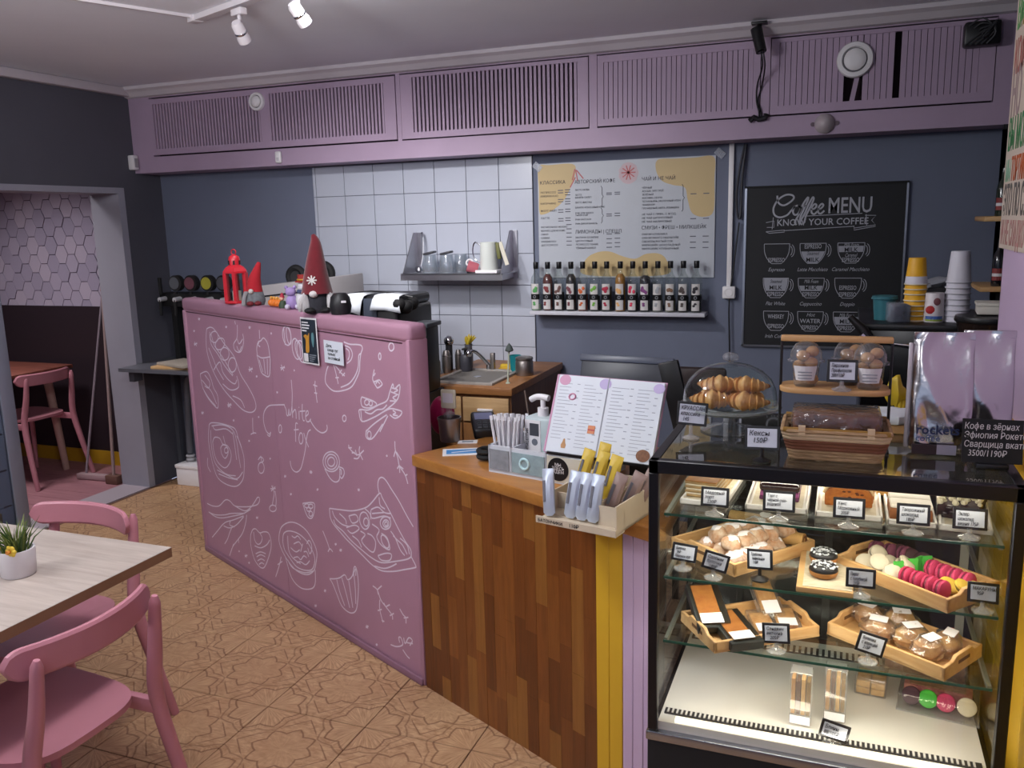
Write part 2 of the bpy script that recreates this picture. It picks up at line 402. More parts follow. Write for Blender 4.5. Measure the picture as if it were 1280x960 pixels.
DOODLES=[[[246,1185,290,1196,337,1187,424,1132,477,1106,529,1072,574,1003,640,955,696,903,704,863,658,836,577,833,488,861,368,912,272,988,226,1071,229,1140,246,1185],[370,1156,364,1144,349,1134,330,1127,309,1125,292,1129,281,1137,279,1149,286,1161,301,1171,321,1178,341,1180,358,1176,368,1167,370,1156],[428,1121,411,1109,389,1099,366,1095,345,1096,333,1103,330,1114,338,1127,356,1140,378,1149,401,1153,421,1152,433,1145,436,1134,428,1121],[473,1085,465,1071,450,1059,429,1052,408,1049,389,1053,378,1063,376,1076,383,1090,399,1102,420,1110,442,1111,460,1107,471,1098,473,1085],[540,1041,533,1025,518,1012,500,1004,481,1001,465,1006,455,1017,454,1032,461,1047,475,1060,494,1069,513,1071,529,1066,538,1055,540,1041],[278,1173,281,1115,346,1073,413,1023,491,984],[292,1164,320,1109,389,1068,459,1018,496,989],[284,989,361,1036,385,991,443,959,505,948,530,970],[373,932,456,913,545,939,534,989],[472,887,554,879,589,847],[249,1093,294,1039,321,1003,388,953]],[[585,1228,581,1196,567,1163,531,1137,536,1110,576,1102,609,1116,638,1160,633,1191],[573,1163,589,1142,629,1168],[563,1244,568,1229],[561,1130,582,1107,612,1133]],[[757,1108,769,1078,785,1036,816,1024,858,1026,878,1089,878,1120],[757,1108,801,1099,877,1111],[760,1110,761,1139,780,1167,804,1174,835,1189,868,1166,878,1120],[790,1172,777,1154,795,1147],[799,1221,796,1182],[775,1088,800,1037],[819,1096,822,1031],[852,1100,843,1029]],[[1077,1219,1076,1202,1068,1188,1056,1178,1040,1176,1025,1181,1014,1193,1008,1209,1009,1227,1017,1242,1030,1251,1045,1253,1060,1248,1071,1236,1077,1219],[1079,1221,1079,1205,1076,1191,1069,1183,1061,1182,1052,1188,1045,1200,1041,1215,1041,1231,1045,1245,1051,1253,1059,1254,1068,1248,1075,1236,1079,1221],[1021,1242,1024,1175]],[[1147,1173,1147,1154,1142,1138,1131,1128,1117,1125,1102,1131,1090,1144,1083,1161,1083,1180,1088,1196,1099,1206,1113,1209,1128,1203,1140,1190,1147,1173],[1188,1166,1188,1147,1183,1131,1171,1120,1157,1117,1142,1123,1129,1136,1122,1155,1121,1174,1127,1191,1139,1201,1153,1204,1168,1198,1180,1184,1188,1166],[1160,1170,1162,1153,1159,1139,1151,1130,1140,1128,1128,1133,1118,1144,1111,1160,1108,1177,1111,1191,1119,1200,1130,1202,1142,1197,1153,1185,1160,1170]],[[672,1047,693,1024],[702,1045,666,1025],[662,1033,704,1039]],[[975,1087,995,1063],[1004,1084,969,1064],[965,1073,1006,1078]],[[85,1109,105,1089],[114,1107,78,1090],[75,1097,116,1102]],[[703,1231,713,1219],[718,1230,700,1220],[698,1225,718,1227]],[[462,1215,471,1205],[475,1214,458,1206],[457,1209,476,1211]],[[904,1218,910,1210],[913,1217,901,1211],[900,1214,914,1215]],[[414,847,432,828],[441,846,408,828],[405,835,442,841]],[[734,1014,741,1006],[744,1014,731,1006],[730,1009,745,1011]],[[916,966,923,958],[926,965,914,958],[913,961,927,963]],[[1082,1078,1087,1072],[1089,1078,1081,1072],[1080,1075,1090,1076]],[[161,1234,173,1221],[179,1232,157,1222],[154,1227,180,1229]],[[88,1168,97,1159],[101,1167,85,1159],[83,1163,102,1165]],[[418,846,439,824],[448,846,410,824],[406,832,450,840]],[[455,772,463,763],[467,772,452,763],[450,766,467,769]],[[603,698,610,690],[614,698,600,689],[599,693,615,696]],[[721,827,727,821],[730,827,719,821],[718,823,730,825]],[[796,521,821,495],[832,523,788,493],[783,503,834,515]],[[928,597,938,587],[942,598,925,586],[924,590,943,595]],[[1161,662,1170,652],[1174,662,1159,651],[1157,655,1175,659]],[[801,650,807,644],[810,650,799,643],[798,646,810,648]],[[94,758,108,744],[115,758,89,743],[86,749,116,754]],[[1157,664,1167,653],[1171,664,1154,652],[1152,656,1172,661]],[[1203,593,1208,588],[1210,594,1202,587],[1201,589,1211,592]],[[1522,665,1530,656],[1532,665,1520,655],[1518,659,1533,663]],[[1727,836,1732,830],[1734,836,1726,830],[1725,832,1735,834]],[[617,333,628,322],[633,334,613,321],[611,325,633,331]],[[458,102,472,88],[479,105,453,85],[450,91,481,101]],[[488,71,497,63],[500,73,486,62],[484,65,501,70]],[[974,524,979,518],[981,525,972,518],[971,520,982,523]],[[1206,595,1211,589],[1213,595,1204,589],[1203,591,1213,593]],[[386,101,393,94],[396,102,384,93],[383,95,397,100]],[[1322,391,1329,383],[1332,392,1320,382],[1318,385,1333,390]],[[1357,377,1366,366],[1370,378,1354,365],[1352,369,1371,375]],[[1208,155,1217,145],[1220,157,1205,144],[1203,147,1221,154]],[[1117,58,1126,48],[1130,60,1114,46],[1112,50,1131,57]],[[1521,104,1531,92],[1535,106,1518,90],[1516,94,1536,102]],[[1585,48,1592,41],[1594,50,1583,39],[1582,42,1595,47]],[[968,523,975,516],[978,524,966,515],[965,518,978,521]],[[1207,597,1213,590],[1216,597,1205,589],[1204,592,1216,595]],[[1466,932,1465,926,1460,921,1455,918,1449,917,1444,919,1441,923,1440,928,1442,933,1446,938,1452,941,1458,942,1463,940,1466,937,1466,932]],[[1810,1237,1808,1231,1803,1226,1797,1223,1790,1222,1784,1224,1780,1229,1779,1235,1781,1241,1786,1246,1792,1250,1799,1250,1805,1248,1809,1243,1810,1237]],[[1727,1196,1726,1191,1724,1187,1720,1184,1717,1184,1714,1186,1713,1190,1712,1195,1713,1200,1716,1204,1719,1207,1723,1207,1725,1205,1727,1201,1727,1196]],[[935,804,932,796,928,789,922,785,916,784,911,786,909,792,909,800,911,808,916,815,922,819,927,820,932,817,935,812,935,804]],[[738,591,733,579,723,568,710,561,696,558,685,561,678,568,677,579,682,592,692,603,705,610,719,613,730,610,737,602,738,591]],[[684,618,712,638,739,629,717,611],[713,643,718,615]],[[663,811,655,754,660,734],[629,728,661,741,686,743]],[[118,951,199,972,240,945,264,899,303,864,292,804,235,816,172,847,129,892,118,951],[129,922,183,899,236,875,282,822],[171,952,223,923,205,891,159,896],[132,882,194,840,269,810]],[[169,700,202,716,309,729,420,732,472,724,496,679,535,609,527,540,501,486,428,439,325,423,224,433,180,475,150,558,145,629,169,700],[193,617,222,645,281,650,310,627,366,627,398,593,372,544,308,506,231,522,198,562,193,617],[282,602,309,622,359,621,365,592,324,557,288,573,282,602],[365,605,362,598,355,592,346,588,337,586,329,587,324,591,323,597,327,604,333,610,342,614,352,616,359,615,364,611,365,605],[325,670,336,642,343,623],[198,699,330,725,439,718,472,666,480,599,491,542],[182,676,173,583,204,506,313,477,427,490],[216,477,313,474,435,477,509,526],[230,460,344,463,446,474],[437,708,446,647,454,574],[211,701,242,686,361,711,435,698],[477,696,505,671,521,645],[112,519,102,476,133,450]],[[819,760,787,771,769,813,783,856,831,890,907,905,979,916],[819,760,830,773,817,751,794,756],[975,913,989,895,991,874,1004,874,1014,903,1013,877,1027,884,1043,920],[1053,1032,1053,973,1043,920,1042,869],[1043,890,1065,908,1073,899,1071,869],[1100,907,1097,869],[1101,924,1103,921],[1132,941,1125,894,1130,872,1141,873],[1106,906,1153,915],[1154,892,1176,906,1174,918,1161,912,1152,890,1159,872,1180,875,1194,888],[1185,884,1207,865,1236,849,1275,843,1307,854,1320,869,1318,883],[1081,849,1069,851,1061,837,1052,767],[1044,817,1086,826],[1117,793,1114,782,1108,773,1100,767,1092,766,1086,769,1083,777,1082,787,1086,798,1092,807,1099,813,1107,814,1113,811,1117,803,1117,793],[1127,818,1140,791,1160,763],[1187,841,1165,829,1144,791,1133,755,1106,699,1078,655,1041,633,1007,636,992,655,991,673]],[[1484,1227,1525,1222,1573,1225,1603,1224,1609,1212,1597,1193,1587,1162,1580,1128,1552,1091,1518,1060,1463,1040,1389,1028,1339,1046,1330,1069,1346,1106,1360,1123],[1490,1214,1524,1208,1539,1187,1526,1163,1496,1147],[1496,1204,1516,1196,1517,1177,1505,1161],[1597,1194,1582,1184,1575,1146,1562,1122,1539,1097,1501,1070,1442,1049],[1401,1131,1410,1109,1420,1079,1425,1060],[1412,1129,1436,1116,1449,1106,1476,1097],[1438,1104,1457,1118],[1458,1095,1478,1109],[1408,1082,1432,1086]],[[1560,975,1574,982,1628,988,1696,1017,1749,1039,1771,1074,1792,1105,1800,1088,1834,1107,1825,1067,1802,1042,1759,1015,1713,990,1652,962,1576,937,1560,975],[1574,980,1576,939],[1586,1031,1578,1015,1589,994,1643,998,1683,1015,1659,1026,1586,1031],[1633,1017,1631,1012,1626,1008,1620,1005,1614,1004,1608,1005,1604,1008,1603,1013,1605,1018,1610,1022,1616,1025,1622,1026,1628,1025,1632,1021,1633,1017],[1655,1016,1653,1012,1650,1008,1646,1006,1641,1005,1637,1006,1634,1009,1634,1013,1635,1018,1638,1022,1643,1024,1648,1025,1652,1023,1654,1020,1655,1016],[1713,990,1765,1012,1808,1015,1838,1012,1825,995,1793,982,1763,990],[1599,901,1649,935,1704,966,1744,987],[1693,916,1715,942,1750,984],[1607,910,1598,885,1617,875,1652,890,1715,949],[1635,895,1633,889,1629,883,1623,880,1617,879,1612,881,1609,885,1608,891,1610,897,1614,902,1620,906,1626,907,1631,905,1634,901,1635,895],[1777,1075,1813,1069,1787,1055,1811,1047,1768,1041],[1785,1090,1821,1087,1795,1074,1822,1070],[1783,1009,1801,1003,1782,993,1813,994],[1601,977,1640,975,1681,996,1721,1005,1748,1024]],[[1680,1144,1672,1127,1666,1105,1684,1085,1696,1079,1723,1093,1723,1100,1705,1109,1684,1092],[1674,1120,1685,1132],[1669,1097,1692,1104],[1692,1108,1710,1095]],[[1251,1051,1246,1030,1250,1003,1255,963],[1233,1033,1264,1031],[1237,1001,1260,1002]],[[1474,829,1476,817,1507,803,1541,802,1578,826],[1552,837,1546,814,1567,787],[1504,781,1533,786,1552,806],[1519,817,1527,795],[1469,816,1494,821],[1492,800,1514,806]],[[1786,897,1786,866,1799,839,1806,811,1829,793,1843,778,1853,754],[1786,862,1774,838],[1792,859,1820,834],[1806,813,1792,797],[1806,811,1807,785],[1806,811,1830,804],[1840,781,1853,789]],[[1397,750,1392,731,1375,713,1350,699,1321,692,1295,693,1276,703,1269,720,1275,739,1293,758,1318,771,1347,778,1372,776,1390,766,1397,750],[1380,745,1376,731,1364,718,1345,707,1325,702,1305,703,1292,711,1287,723,1291,738,1304,751,1322,762,1343,766,1362,765,1375,757,1380,745],[1361,740,1357,731,1349,723,1338,717,1326,715,1315,716,1308,721,1306,729,1310,738,1319,746,1330,752,1342,754,1353,752,1359,747,1361,740],[1279,695,1314,664,1351,655,1386,671,1397,714],[1393,725,1422,723,1427,704,1406,681,1392,689],[1392,717,1406,714,1404,695]],[[1667,676,1660,705,1669,732,1690,744,1715,738,1750,710,1791,678,1837,632,1873,600]],[[1295,532,1373,545,1461,561,1529,583,1580,606,1623,639,1670,679,1687,663,1736,616,1776,572,1816,534,1850,508,1851,482],[1295,532,1297,495,1319,471,1362,452,1412,431,1470,413,1534,392,1589,375,1652,370,1730,390,1807,420,1866,444,1877,454,1851,482],[1322,491,1337,471,1389,459,1447,435,1520,417,1584,404,1655,403,1749,435,1825,465,1851,482],[1317,527,1332,504,1383,487,1436,491],[1587,555,1587,540,1580,526,1568,515,1553,509,1539,511,1527,519,1520,532,1521,548,1528,563,1540,573,1554,578,1569,577,1580,568,1587,555],[1581,546,1579,538,1575,531,1569,526,1561,524,1554,525,1549,529,1547,536,1549,543,1553,550,1560,555,1567,558,1574,557,1579,552,1581,546],[1732,579,1728,567,1718,556,1703,548,1688,544,1674,545,1665,552,1662,562,1667,574,1678,585,1692,593,1708,597,1721,596,1730,589,1732,579],[1719,574,1717,567,1711,560,1703,556,1694,553,1687,554,1682,558,1680,564,1683,571,1689,577,1697,582,1705,584,1713,583,1718,580,1719,574],[1710,570,1709,566,1706,563,1703,560,1698,559,1695,560,1692,562,1692,566,1693,569,1696,573,1700,575,1704,577,1708,576,1710,574,1710,570],[1604,600,1653,621,1694,610,1736,616],[1603,598,1608,567,1689,595,1734,598],[1610,586,1690,609],[1441,535,1493,553,1508,533,1464,512,1441,535],[1417,481,1480,507,1512,501,1459,468,1425,473],[1520,493,1552,487,1524,456,1555,436,1603,430,1623,473,1601,495,1569,496],[1606,543,1652,532,1633,499,1662,474,1715,471,1704,513,1666,522],[1705,505,1711,495,1712,485,1708,478,1700,473,1689,473,1678,477,1668,485,1663,495,1662,505,1666,513,1674,517,1684,517,1696,512,1705,505],[1634,425,1690,450,1725,455,1711,428,1656,413,1634,425],[1743,533,1772,522,1800,512,1827,484],[1729,547,1757,527,1784,490,1811,475],[1458,458,1499,449,1521,427],[1664,662,1669,632,1699,625],[1563,593,1594,582,1600,560],[1605,375,1669,384,1717,405,1756,428],[1787,535,1829,520,1841,488],[1371,528,1413,514,1419,496]],[[50,265,118,267,199,286,279,335,332,343,385,330,475,346,564,369,640,397,666,429,646,432,611,402,563,364,493,330,385,330],[59,221,143,215,229,230,339,265,468,309,561,354],[65,220,145,226,257,253,342,281,491,317],[73,86,151,142,248,209,359,252,477,301],[512,315,493,270,449,208,385,155,318,101,272,41],[476,296,388,234,303,196,232,189],[327,203,297,169,266,129,224,91],[398,169,393,142],[322,238,306,213,363,217],[333,121,287,61]],[[811,511,816,487,801,455,787,424],[828,503,831,462,821,427],[825,421,821,414,811,406,797,400,782,396,769,396,760,399,758,405,762,413,773,421,787,427,802,430,815,430,823,427,825,421],[808,524,810,504]],[[537,221,563,253,597,266,636,257,679,273,724,280,745,256,743,217,722,177,683,122,647,87,605,80,557,101,534,145,528,184,537,221],[572,245,576,206,604,192,638,208,658,238,636,257],[570,175,633,182,699,215,734,248],[574,136,629,161,681,166],[582,123,627,146,673,149],[589,105,629,126,664,127],[602,91,630,107,656,107]],[[1074,502,1169,526,1168,491,1147,456,1117,448,1094,465,1074,502],[1126,503,1124,499,1118,494,1110,491,1102,489,1094,489,1089,491,1088,494,1090,499,1096,503,1104,507,1113,509,1120,509,1125,507,1126,503],[1160,509,1158,504,1152,500,1144,496,1136,494,1128,494,1124,496,1122,500,1125,505,1131,510,1138,513,1147,515,1154,515,1159,513,1160,509],[1139,491,1137,487,1132,482,1125,479,1117,477,1110,477,1106,479,1105,483,1107,487,1112,491,1120,495,1127,497,1134,497,1138,495,1139,491],[1152,474,1150,469,1145,464,1139,460,1132,459,1126,459,1122,462,1121,467,1123,472,1128,477,1135,481,1142,482,1147,482,1151,479,1152,474]],[[834,303,863,344,933,382,1007,396,1083,386,1137,351,1165,310,1154,263,1127,214,1062,177,973,169,904,191,854,224,827,264,834,303],[862,273,877,315,927,341,1000,351,1060,344,1108,321,1144,277,1119,221,1056,195,976,188,917,213,875,239,862,273],[878,202,921,120,999,97,1089,120,1131,156,1140,222],[896,198,938,172,1045,181,1127,214],[914,315,913,250,945,221,1015,213],[952,325,978,323,1007,339,1032,328],[965,291,1012,313,1037,302],[1083,323,1103,344,1122,334,1123,307,1103,284,1089,307],[955,224,993,239,1018,233,1048,259,1073,257],[979,208,1017,223,1060,222,1098,251],[1023,271,1047,314],[934,265,978,258,1016,278],[1051,278,1077,286,1092,267]],[[835,195,815,155,789,114,764,77],[794,145,842,175],[1228,419,1258,379,1275,349],[1259,336,1277,354,1298,347]],[[1258,218,1280,202,1307,167,1341,125,1401,115,1448,139,1469,193,1481,264,1475,321,1459,329,1439,285,1402,257,1381,272,1340,247,1299,230,1258,218],[1315,231,1332,184,1365,133],[1356,252,1380,199,1403,137],[1409,255,1418,202,1427,145],[1451,297,1455,239,1452,170],[1442,286,1468,324,1465,293]],[[1585,288,1615,281,1636,247,1668,229,1706,210,1710,191],[1615,281,1648,308],[1615,281,1621,263],[1668,229,1696,247],[1668,229,1655,241],[1629,245,1625,203,1643,156],[1610,194,1639,209],[1634,161,1652,164],[1692,201,1720,220]],[[1761,252,1781,235,1797,229,1797,206],[1784,223,1814,236]],[[1687,81,1728,88,1768,111,1758,135,1744,130,1749,112],[1777,142,1784,121,1810,154,1832,150,1814,124],[1767,90,1791,75,1809,70],[1795,129,1834,139]]]
# ------------------------------------------------------------------ shared materials
PINK = mat('pink_paint', 'AC8094', .55, var=.07, vs=5, bump=.05, bs=90)
SOFF = mat('soffit_pink_paint', 'AE98B0', .55, var=.08, vs=4, bump=.06, bs=80)
CAVITY_SHADE = mat('cavity_shade', '2A1A22', .9)  # recess shade put into the colour
CHAIRP = mat('chair_pink_lacquer', 'BC7E8A', .38, var=.06, vs=8, coat=.15)
WALLG = mat('wall_grey_paint', '6B7286', .7, var=.08, vs=2.5, bump=.08, bs=70)
WALLD = mat('wall_dark_grey_paint', '54545E', .75, var=.10, vs=2, bump=.1, bs=60)
JAMB = mat('jamb_grey_paint', '9A9AA6', .6, var=.06, vs=4)
CEIL = mat('ceiling_paint', 'F0F2FA', .75, var=.05, vs=1.5, bump=.06, bs=30)
CROWN = mat('crown_white', 'CDC6CC', .6)
WHITE = mat('white_plastic', 'E6E4E6', .4)
OFFW = mat('off_white_paper', 'DDDBDD', .7)
BLACK = mat('black_plastic', '111114', .4)
MATTE = mat('black_matte', '0C0C0E', .75)
INK = mat('ink', '1B1B20', .8)
CHALK = mat('chalk_white', 'DCCFDC', .9)
STEEL = mat('brushed_steel', 'B4B4BA', .28, 1.0, bump=.04, bs=200, stretch=(1, 1, 12))
CHROME = mat('chrome', 'D6D8DC', .1, 1.0)
DSTEEL = mat('dark_steel', '9A9490', .38, .9)
GLASS = glass('clear_glass', 'F4FAF8', 1.0)
PLASTIC = glass('clear_plastic', 'F2F2F2', 1.4, .08, 1.5, .07)
BAMBOO = wood('bamboo', 'E3BE8A', 'CFA068', 0, .5)
TRAYW = wood('tray_wood', 'DDB57E', 'C4935A', 0, .55)
YEL = mat('yellow_paint', 'D6A92A', .5, var=.06, vs=6)
LILAC = mat('lilac_paint', 'C8AFCC', .55, var=.05, vs=6)

# ------------------------------------------------------------------ floor of patterned tiles
def floor_mat():
    t = NT('star_pattern_tile')
    p = t.node('ShaderNodeSeparateXYZ'); t.l.new(t.pos(), p.inputs[0])
    x = t.m('DIVIDE', t.m('ADD', p.outputs[0], 1.046), .39)
    y = t.m('DIVIDE', t.m('SUBTRACT', p.outputs[1], 2.24), .39)
    def polar(x, y):
        r = t.m('SQRT', t.m('ADD', t.m('MULTIPLY', x, x), t.m('MULTIPLY', y, y)))
        th = t.m('ARCTAN2', y, x)
        k = t.m('MULTIPLY', t.m('PINGPONG', t.m('ADD', t.m('MULTIPLY', th, 8 / (2 * PI)), 16), .5), 2)
        return r, th, k
    ax = t.m('SUBTRACT', x, t.m('ROUND', x)); ay = t.m('SUBTRACT', y, t.m('ROUND', y))
    bx = t.m('SUBTRACT', t.m('FRACT', t.m('ADD', x, 100)), .5); by = t.m('SUBTRACT', t.m('FRACT', t.m('ADD', y, 100)), .5)
    ra, ta, ka = polar(ax, ay)
    rb, tb, kb = polar(bx, by)
    def line(r, base, amp, k, w):
        d = t.m('ABSOLUTE', t.m('SUBTRACT', r, t.m('ADD', base, t.m('MULTIPLY', k, amp))))
        return t.m('SUBTRACT', 1, t.ramp(d, w * .4, w))
    la = line(ra, .345, -.075, ka, .014)
    la2 = t.m('MULTIPLY', line(ra, .405, -.06, ka, .012), .75)
    lb = line(rb, .285, -.07, kb, .014)
    dg = t.m('ABSOLUTE', t.m('SUBTRACT', t.m('ABSOLUTE', ax), t.m('ABSOLUTE', ay)))
    ring = t.m('MULTIPLY', t.m('GREATER_THAN', ra, .405), t.m('GREATER_THAN', rb, .285))
    ld = t.m('MULTIPLY', t.m('SUBTRACT', 1, t.ramp(t.m('ABSOLUTE', t.m('SUBTRACT', t.m('ADD', t.m('ABSOLUTE', ax), t.m('ABSOLUTE', ay)), .56)), .004, .012)), ring)
    ln = t.m('MAXIMUM', t.m('MAXIMUM', la, la2), t.m('MAXIMUM', lb, ld))
    # sunburst grain inside the corner stars, mottled grain elsewhere
    cv = t.node('ShaderNodeCombineXYZ'); t.l.new(t.m('MULTIPLY', ta, 7), cv.inputs[0]); t.l.new(t.m('MULTIPLY', ra, 3), cv.inputs[1])
    ga = t.noise(cv.outputs[0], 2.2, 4, .6)
    cb = t.node('ShaderNodeCombineXYZ'); t.l.new(t.m('MULTIPLY', tb, 4), cb.inputs[0]); t.l.new(t.m('MULTIPLY', rb, 5), cb.inputs[1])
    gb = t.noise(cb.outputs[0], 1.8, 4, .6)
    gn = t.noise(t.scaled(t.pos(), (1, 2.4, 1)), 26, 5, .65, .8)
    ina = t.m('LESS_THAN', ra, .33); inb = t.m('LESS_THAN', rb, .27)
    g = t.m('ADD', t.m('MULTIPLY', ga, ina), t.m('MULTIPLY', gn, t.m('SUBTRACT', 1, ina)))
    g = t.m('ADD', t.m('MULTIPLY', t.m('ADD', t.m('MULTIPLY', gb, .5), t.m('MULTIPLY', gn, .5)), inb), t.m('MULTIPLY', g, t.m('SUBTRACT', 1, inb)))
    base = t.mix(t.ramp(g, .3, .72), lin('9A7351'), lin('D6B28A'))
    wear = t.ramp(t.noise(t.pos(), 3.2, 4, .6), .35, .7)
    base = t.mix(t.m('MULTIPLY', wear, .35), base, lin('A97C58'))
    col = t.mix(t.m('MULTIPLY', ln, .65), base, lin('6A402A'))
    t.l.new(col, t.b.inputs['Base Color'])
    t.b.inputs['Roughness'].default_value = .48
    t.b.inputs['Specular IOR Level'].default_value = .35
    t.bump(t.m('SUBTRACT', t.m('MULTIPLY', gn, .5), ln), .15, .002)
    return t.mat
FLT = floor_mat()
GROUT = mat('grout_brown', '6A4A38', .9)
fl = struct(MB().box(-4.2, 1.8, -3, 4.54, -.1, -.004).build('floor', GROUT), 'brown star patterned tile floor of the guest side')
tm = MB().box(-.1935, .1935, -.1935, .1935, -.004, 0)
tile0 = tm.build('floor_tile', FLT, fl, bevel=.0015, seg=1)
first = True
for i in range(-9, 5):
    for j in range(-5, 6):
        cx, cy = -1.046 + .39 * (i + .5), 2.24 + .39 * (j + .5)
        if cx < -4.15 or cx > .5 or cy < .8 or cy > 4.5: continue
        if cx > -.3 and cy > 1.7: continue
        o = tile0 if first else tile0.copy()
        if not first: COL.objects.link(o)
        first = False
        o.location = (cx, cy, 0)
# floor of the next room: pinkish boards, grey threshold strip
PLK = wood('pink_plank', 'B07E84', '966670', 0, .5)
f2 = struct(MB().box(-7, -4.42, 2, 4.6, -.1, -.004).build('floor', mat('pink_floor_joint', '5A3A40', .9)), 'pinkish plank floor of the next room')
for k in range(18):
    y = 2.2 + .14 * k
    for m_ in range(2):
        x0 = -6.9 + m_ * 1.3 + (k % 3) * .3
        x1 = min(x0 + 1.296, -4.422)
        if x1 - x0 > .1:
            MB().box(x0, x1, y - .0685, y + .0685, -.004, 0).build('plank', PLK, f2)
struct(MB().box(-4.42, -4.2, 3.15, 4.21, -.02, .004).build('trim_1', mat('threshold_grey', 'A89EA6', .6)), 'grey threshold strip in the doorway')

# ------------------------------------------------------------------ walls, ceiling
wb = struct(MB().box(-4.2, 1.8, 4.54, 4.7, 0, 2.52).build('wall_back', WALLG), 'blue grey painted wall behind the bar')
struct(MB().box(-4.2, 1.8, -3, 4.54, 2.52, 2.62).build('ceiling', CEIL), 'pale ceiling')
struct(MB().box(-7, -4.2, 2, 4.7, 2.52, 2.62).build('ceiling', CEIL), 'ceiling of the next room')
wl = MB().box(-4.42, -4.2, -3, 3.15, 0, 2.52).box(-4.42, -4.2, 4.21, 4.7, 0, 2.52).box(-4.42, -4.2, 3.15, 4.21, 1.915, 2.52)
struct(wl.build('wall_left', WALLD), 'dark grey side wall with the doorway')
jb = MB().box(-4.425, -4.195, 4.165, 4.216, 0, 1.885).box(-4.425, -4.195, 3.147, 3.19, 0, 1.885).box(-4.425, -4.195, 3.147, 4.216, 1.885, 1.92)
struct(jb.build('trim_2', JAMB), 'grey lining of the doorway')
struct(MB().box(1.8, 1.95, -3, 4.7, 0, 2.52).build('wall_staff', WALLG), 'grey wall of the staff side')
# unseen front wall; its window opening is added to let in soft frontal fill
wf = MB().box(-4.2, -3.4, -3.15, -3, 0, 2.52).box(1.2, 1.8, -3.15, -3, 0, 2.52).box(-3.4, 1.2, -3.15, -3, 0, .5).box(-3.4, 1.2, -3.15, -3, 2.2, 2.52)
struct(wf.build('wall_front', WALLG), 'grey wall with the added shop window')
w1 = struct(MB().box(-3.4, -3.34, -3.12, -3.04, .5, 2.2).box(1.14, 1.2, -3.12, -3.04, .5, 2.2).box(-3.4, 1.2, -3.12, -3.04, .5, .56).box(-3.4, 1.2, -3.12, -3.04, 2.14, 2.2).box(-1.13, -1.07, -3.12, -3.04, .5, 2.2).build('window_1', WHITE), 'added white framed window letting in soft fill light')
MB().box(-3.34, -1.13, -3.085, -3.079, .56, 2.14).build('pane', GLASS, w1)
MB().box(-1.07, 1.14, -3.085, -3.079, .56, 2.14).build('pane', GLASS, w1)
# next room: dark wainscot wall, hexagon panels above it
w2 = struct(MB().box(-7, -4.2, 4.55, 4.7, 0, 2.52).build('wall_next_room', mat('hexagon_joint', '5A4A5C', .85)), 'far wall of the next room')
struct(MB().box(-7.1, -7, 2, 4.7, 0, 2.52).build('wall_next_side', WALLD))
struct(MB().box(-7, -4.42, 1.9, 2, 0, 2.52).build('wall_next_near', WALLD))
struct(MB().box(-7, -4.425, 4.532, 4.55, .1, 1.145).build('trim_3', mat('wainscot_dark', '2B2128', .5)), 'dark lower wall panel of the next room')
struct(MB().box(-7, -4.425, 4.522, 4.55, 0, .1).build('baseboard_next_room', mat('baseboard_yellow', 'C79A22', .5)), 'yellow baseboard of the next room')
HEXM = [mat('hexagon_a', 'A79EB2', .7), mat('hexagon_b', '9D95AA', .7), mat('hexagon_c', 'B0A6B8', .7)]
hr = .06
hk = 1.22
rows = 0
random.seed(3)
hexmesh = {}
for d in (.003, .005, .008):
    for k in range(3):
        poly = [((hr - .003) * math.cos(R(60 * q)), (hr * hk - .003) * math.sin(R(60 * q))) for q in range(6)]
        mb = MB().prism(poly, 0, d, Matrix.Rotation(PI / 2, 4, 'X'))
        me = bpy.data.meshes.new('hexagon_panel'); me.from_pydata(mb.v, [], mb.f); me.materials.append(HEXM[k])
        hexmesh[(d, k)] = me
for c in range(-16, 4):
    for r_ in range(-1, 11):
        x = -4.7 + c * hr * 1.5
        z = 1.19 + (r_ * hr * 1.732 + (c % 2) * hr * .866) * hk
        if z > 2.45 or x < -6.1 or x > -4.45: continue
        o = link('hexagon_panel', hexmesh[(random.choice((.003, .005, .008)), random.randrange(3))], w2)
        o.location = (x, 4.55, z)
# right hand wall stub with yellow boards below, lilac above
wr = struct(MB().box(.39, .6, -3, 2.61, 0, 2.52).build('wall_right', LILAC), 'lilac wall beside the pastry case')
for k in range(14):
    y0 = 2.61 - .11 * (k + 1)
    MB().box(.372, .39, y0 + .002, y0 + .108, 0, 1.16).build('board', YEL, wr, bevel=.002, seg=1)
# crown mouldings
struct(MB().prism([(-.0, 0), (-.075, 0), (-.075, -.018), (-.05, -.03), (-.025, -.055), (0, -.06)], -4.2, 1.8, Matrix.Translation((0, 4.33, 2.52)) @ Matrix(((0, 0, 1, 0), (1, 0, 0, 0), (0, 1, 0, 0), (0, 0, 0, 1)))).build('trim_4', CROWN), 'white crown moulding over the louvred cupboards')
struct(MB().box(-4.2, -4.15, -3, 4.33, 2.468, 2.52).build('trim_5', CROWN, bevel=.012), 'white crown moulding on the dark wall')

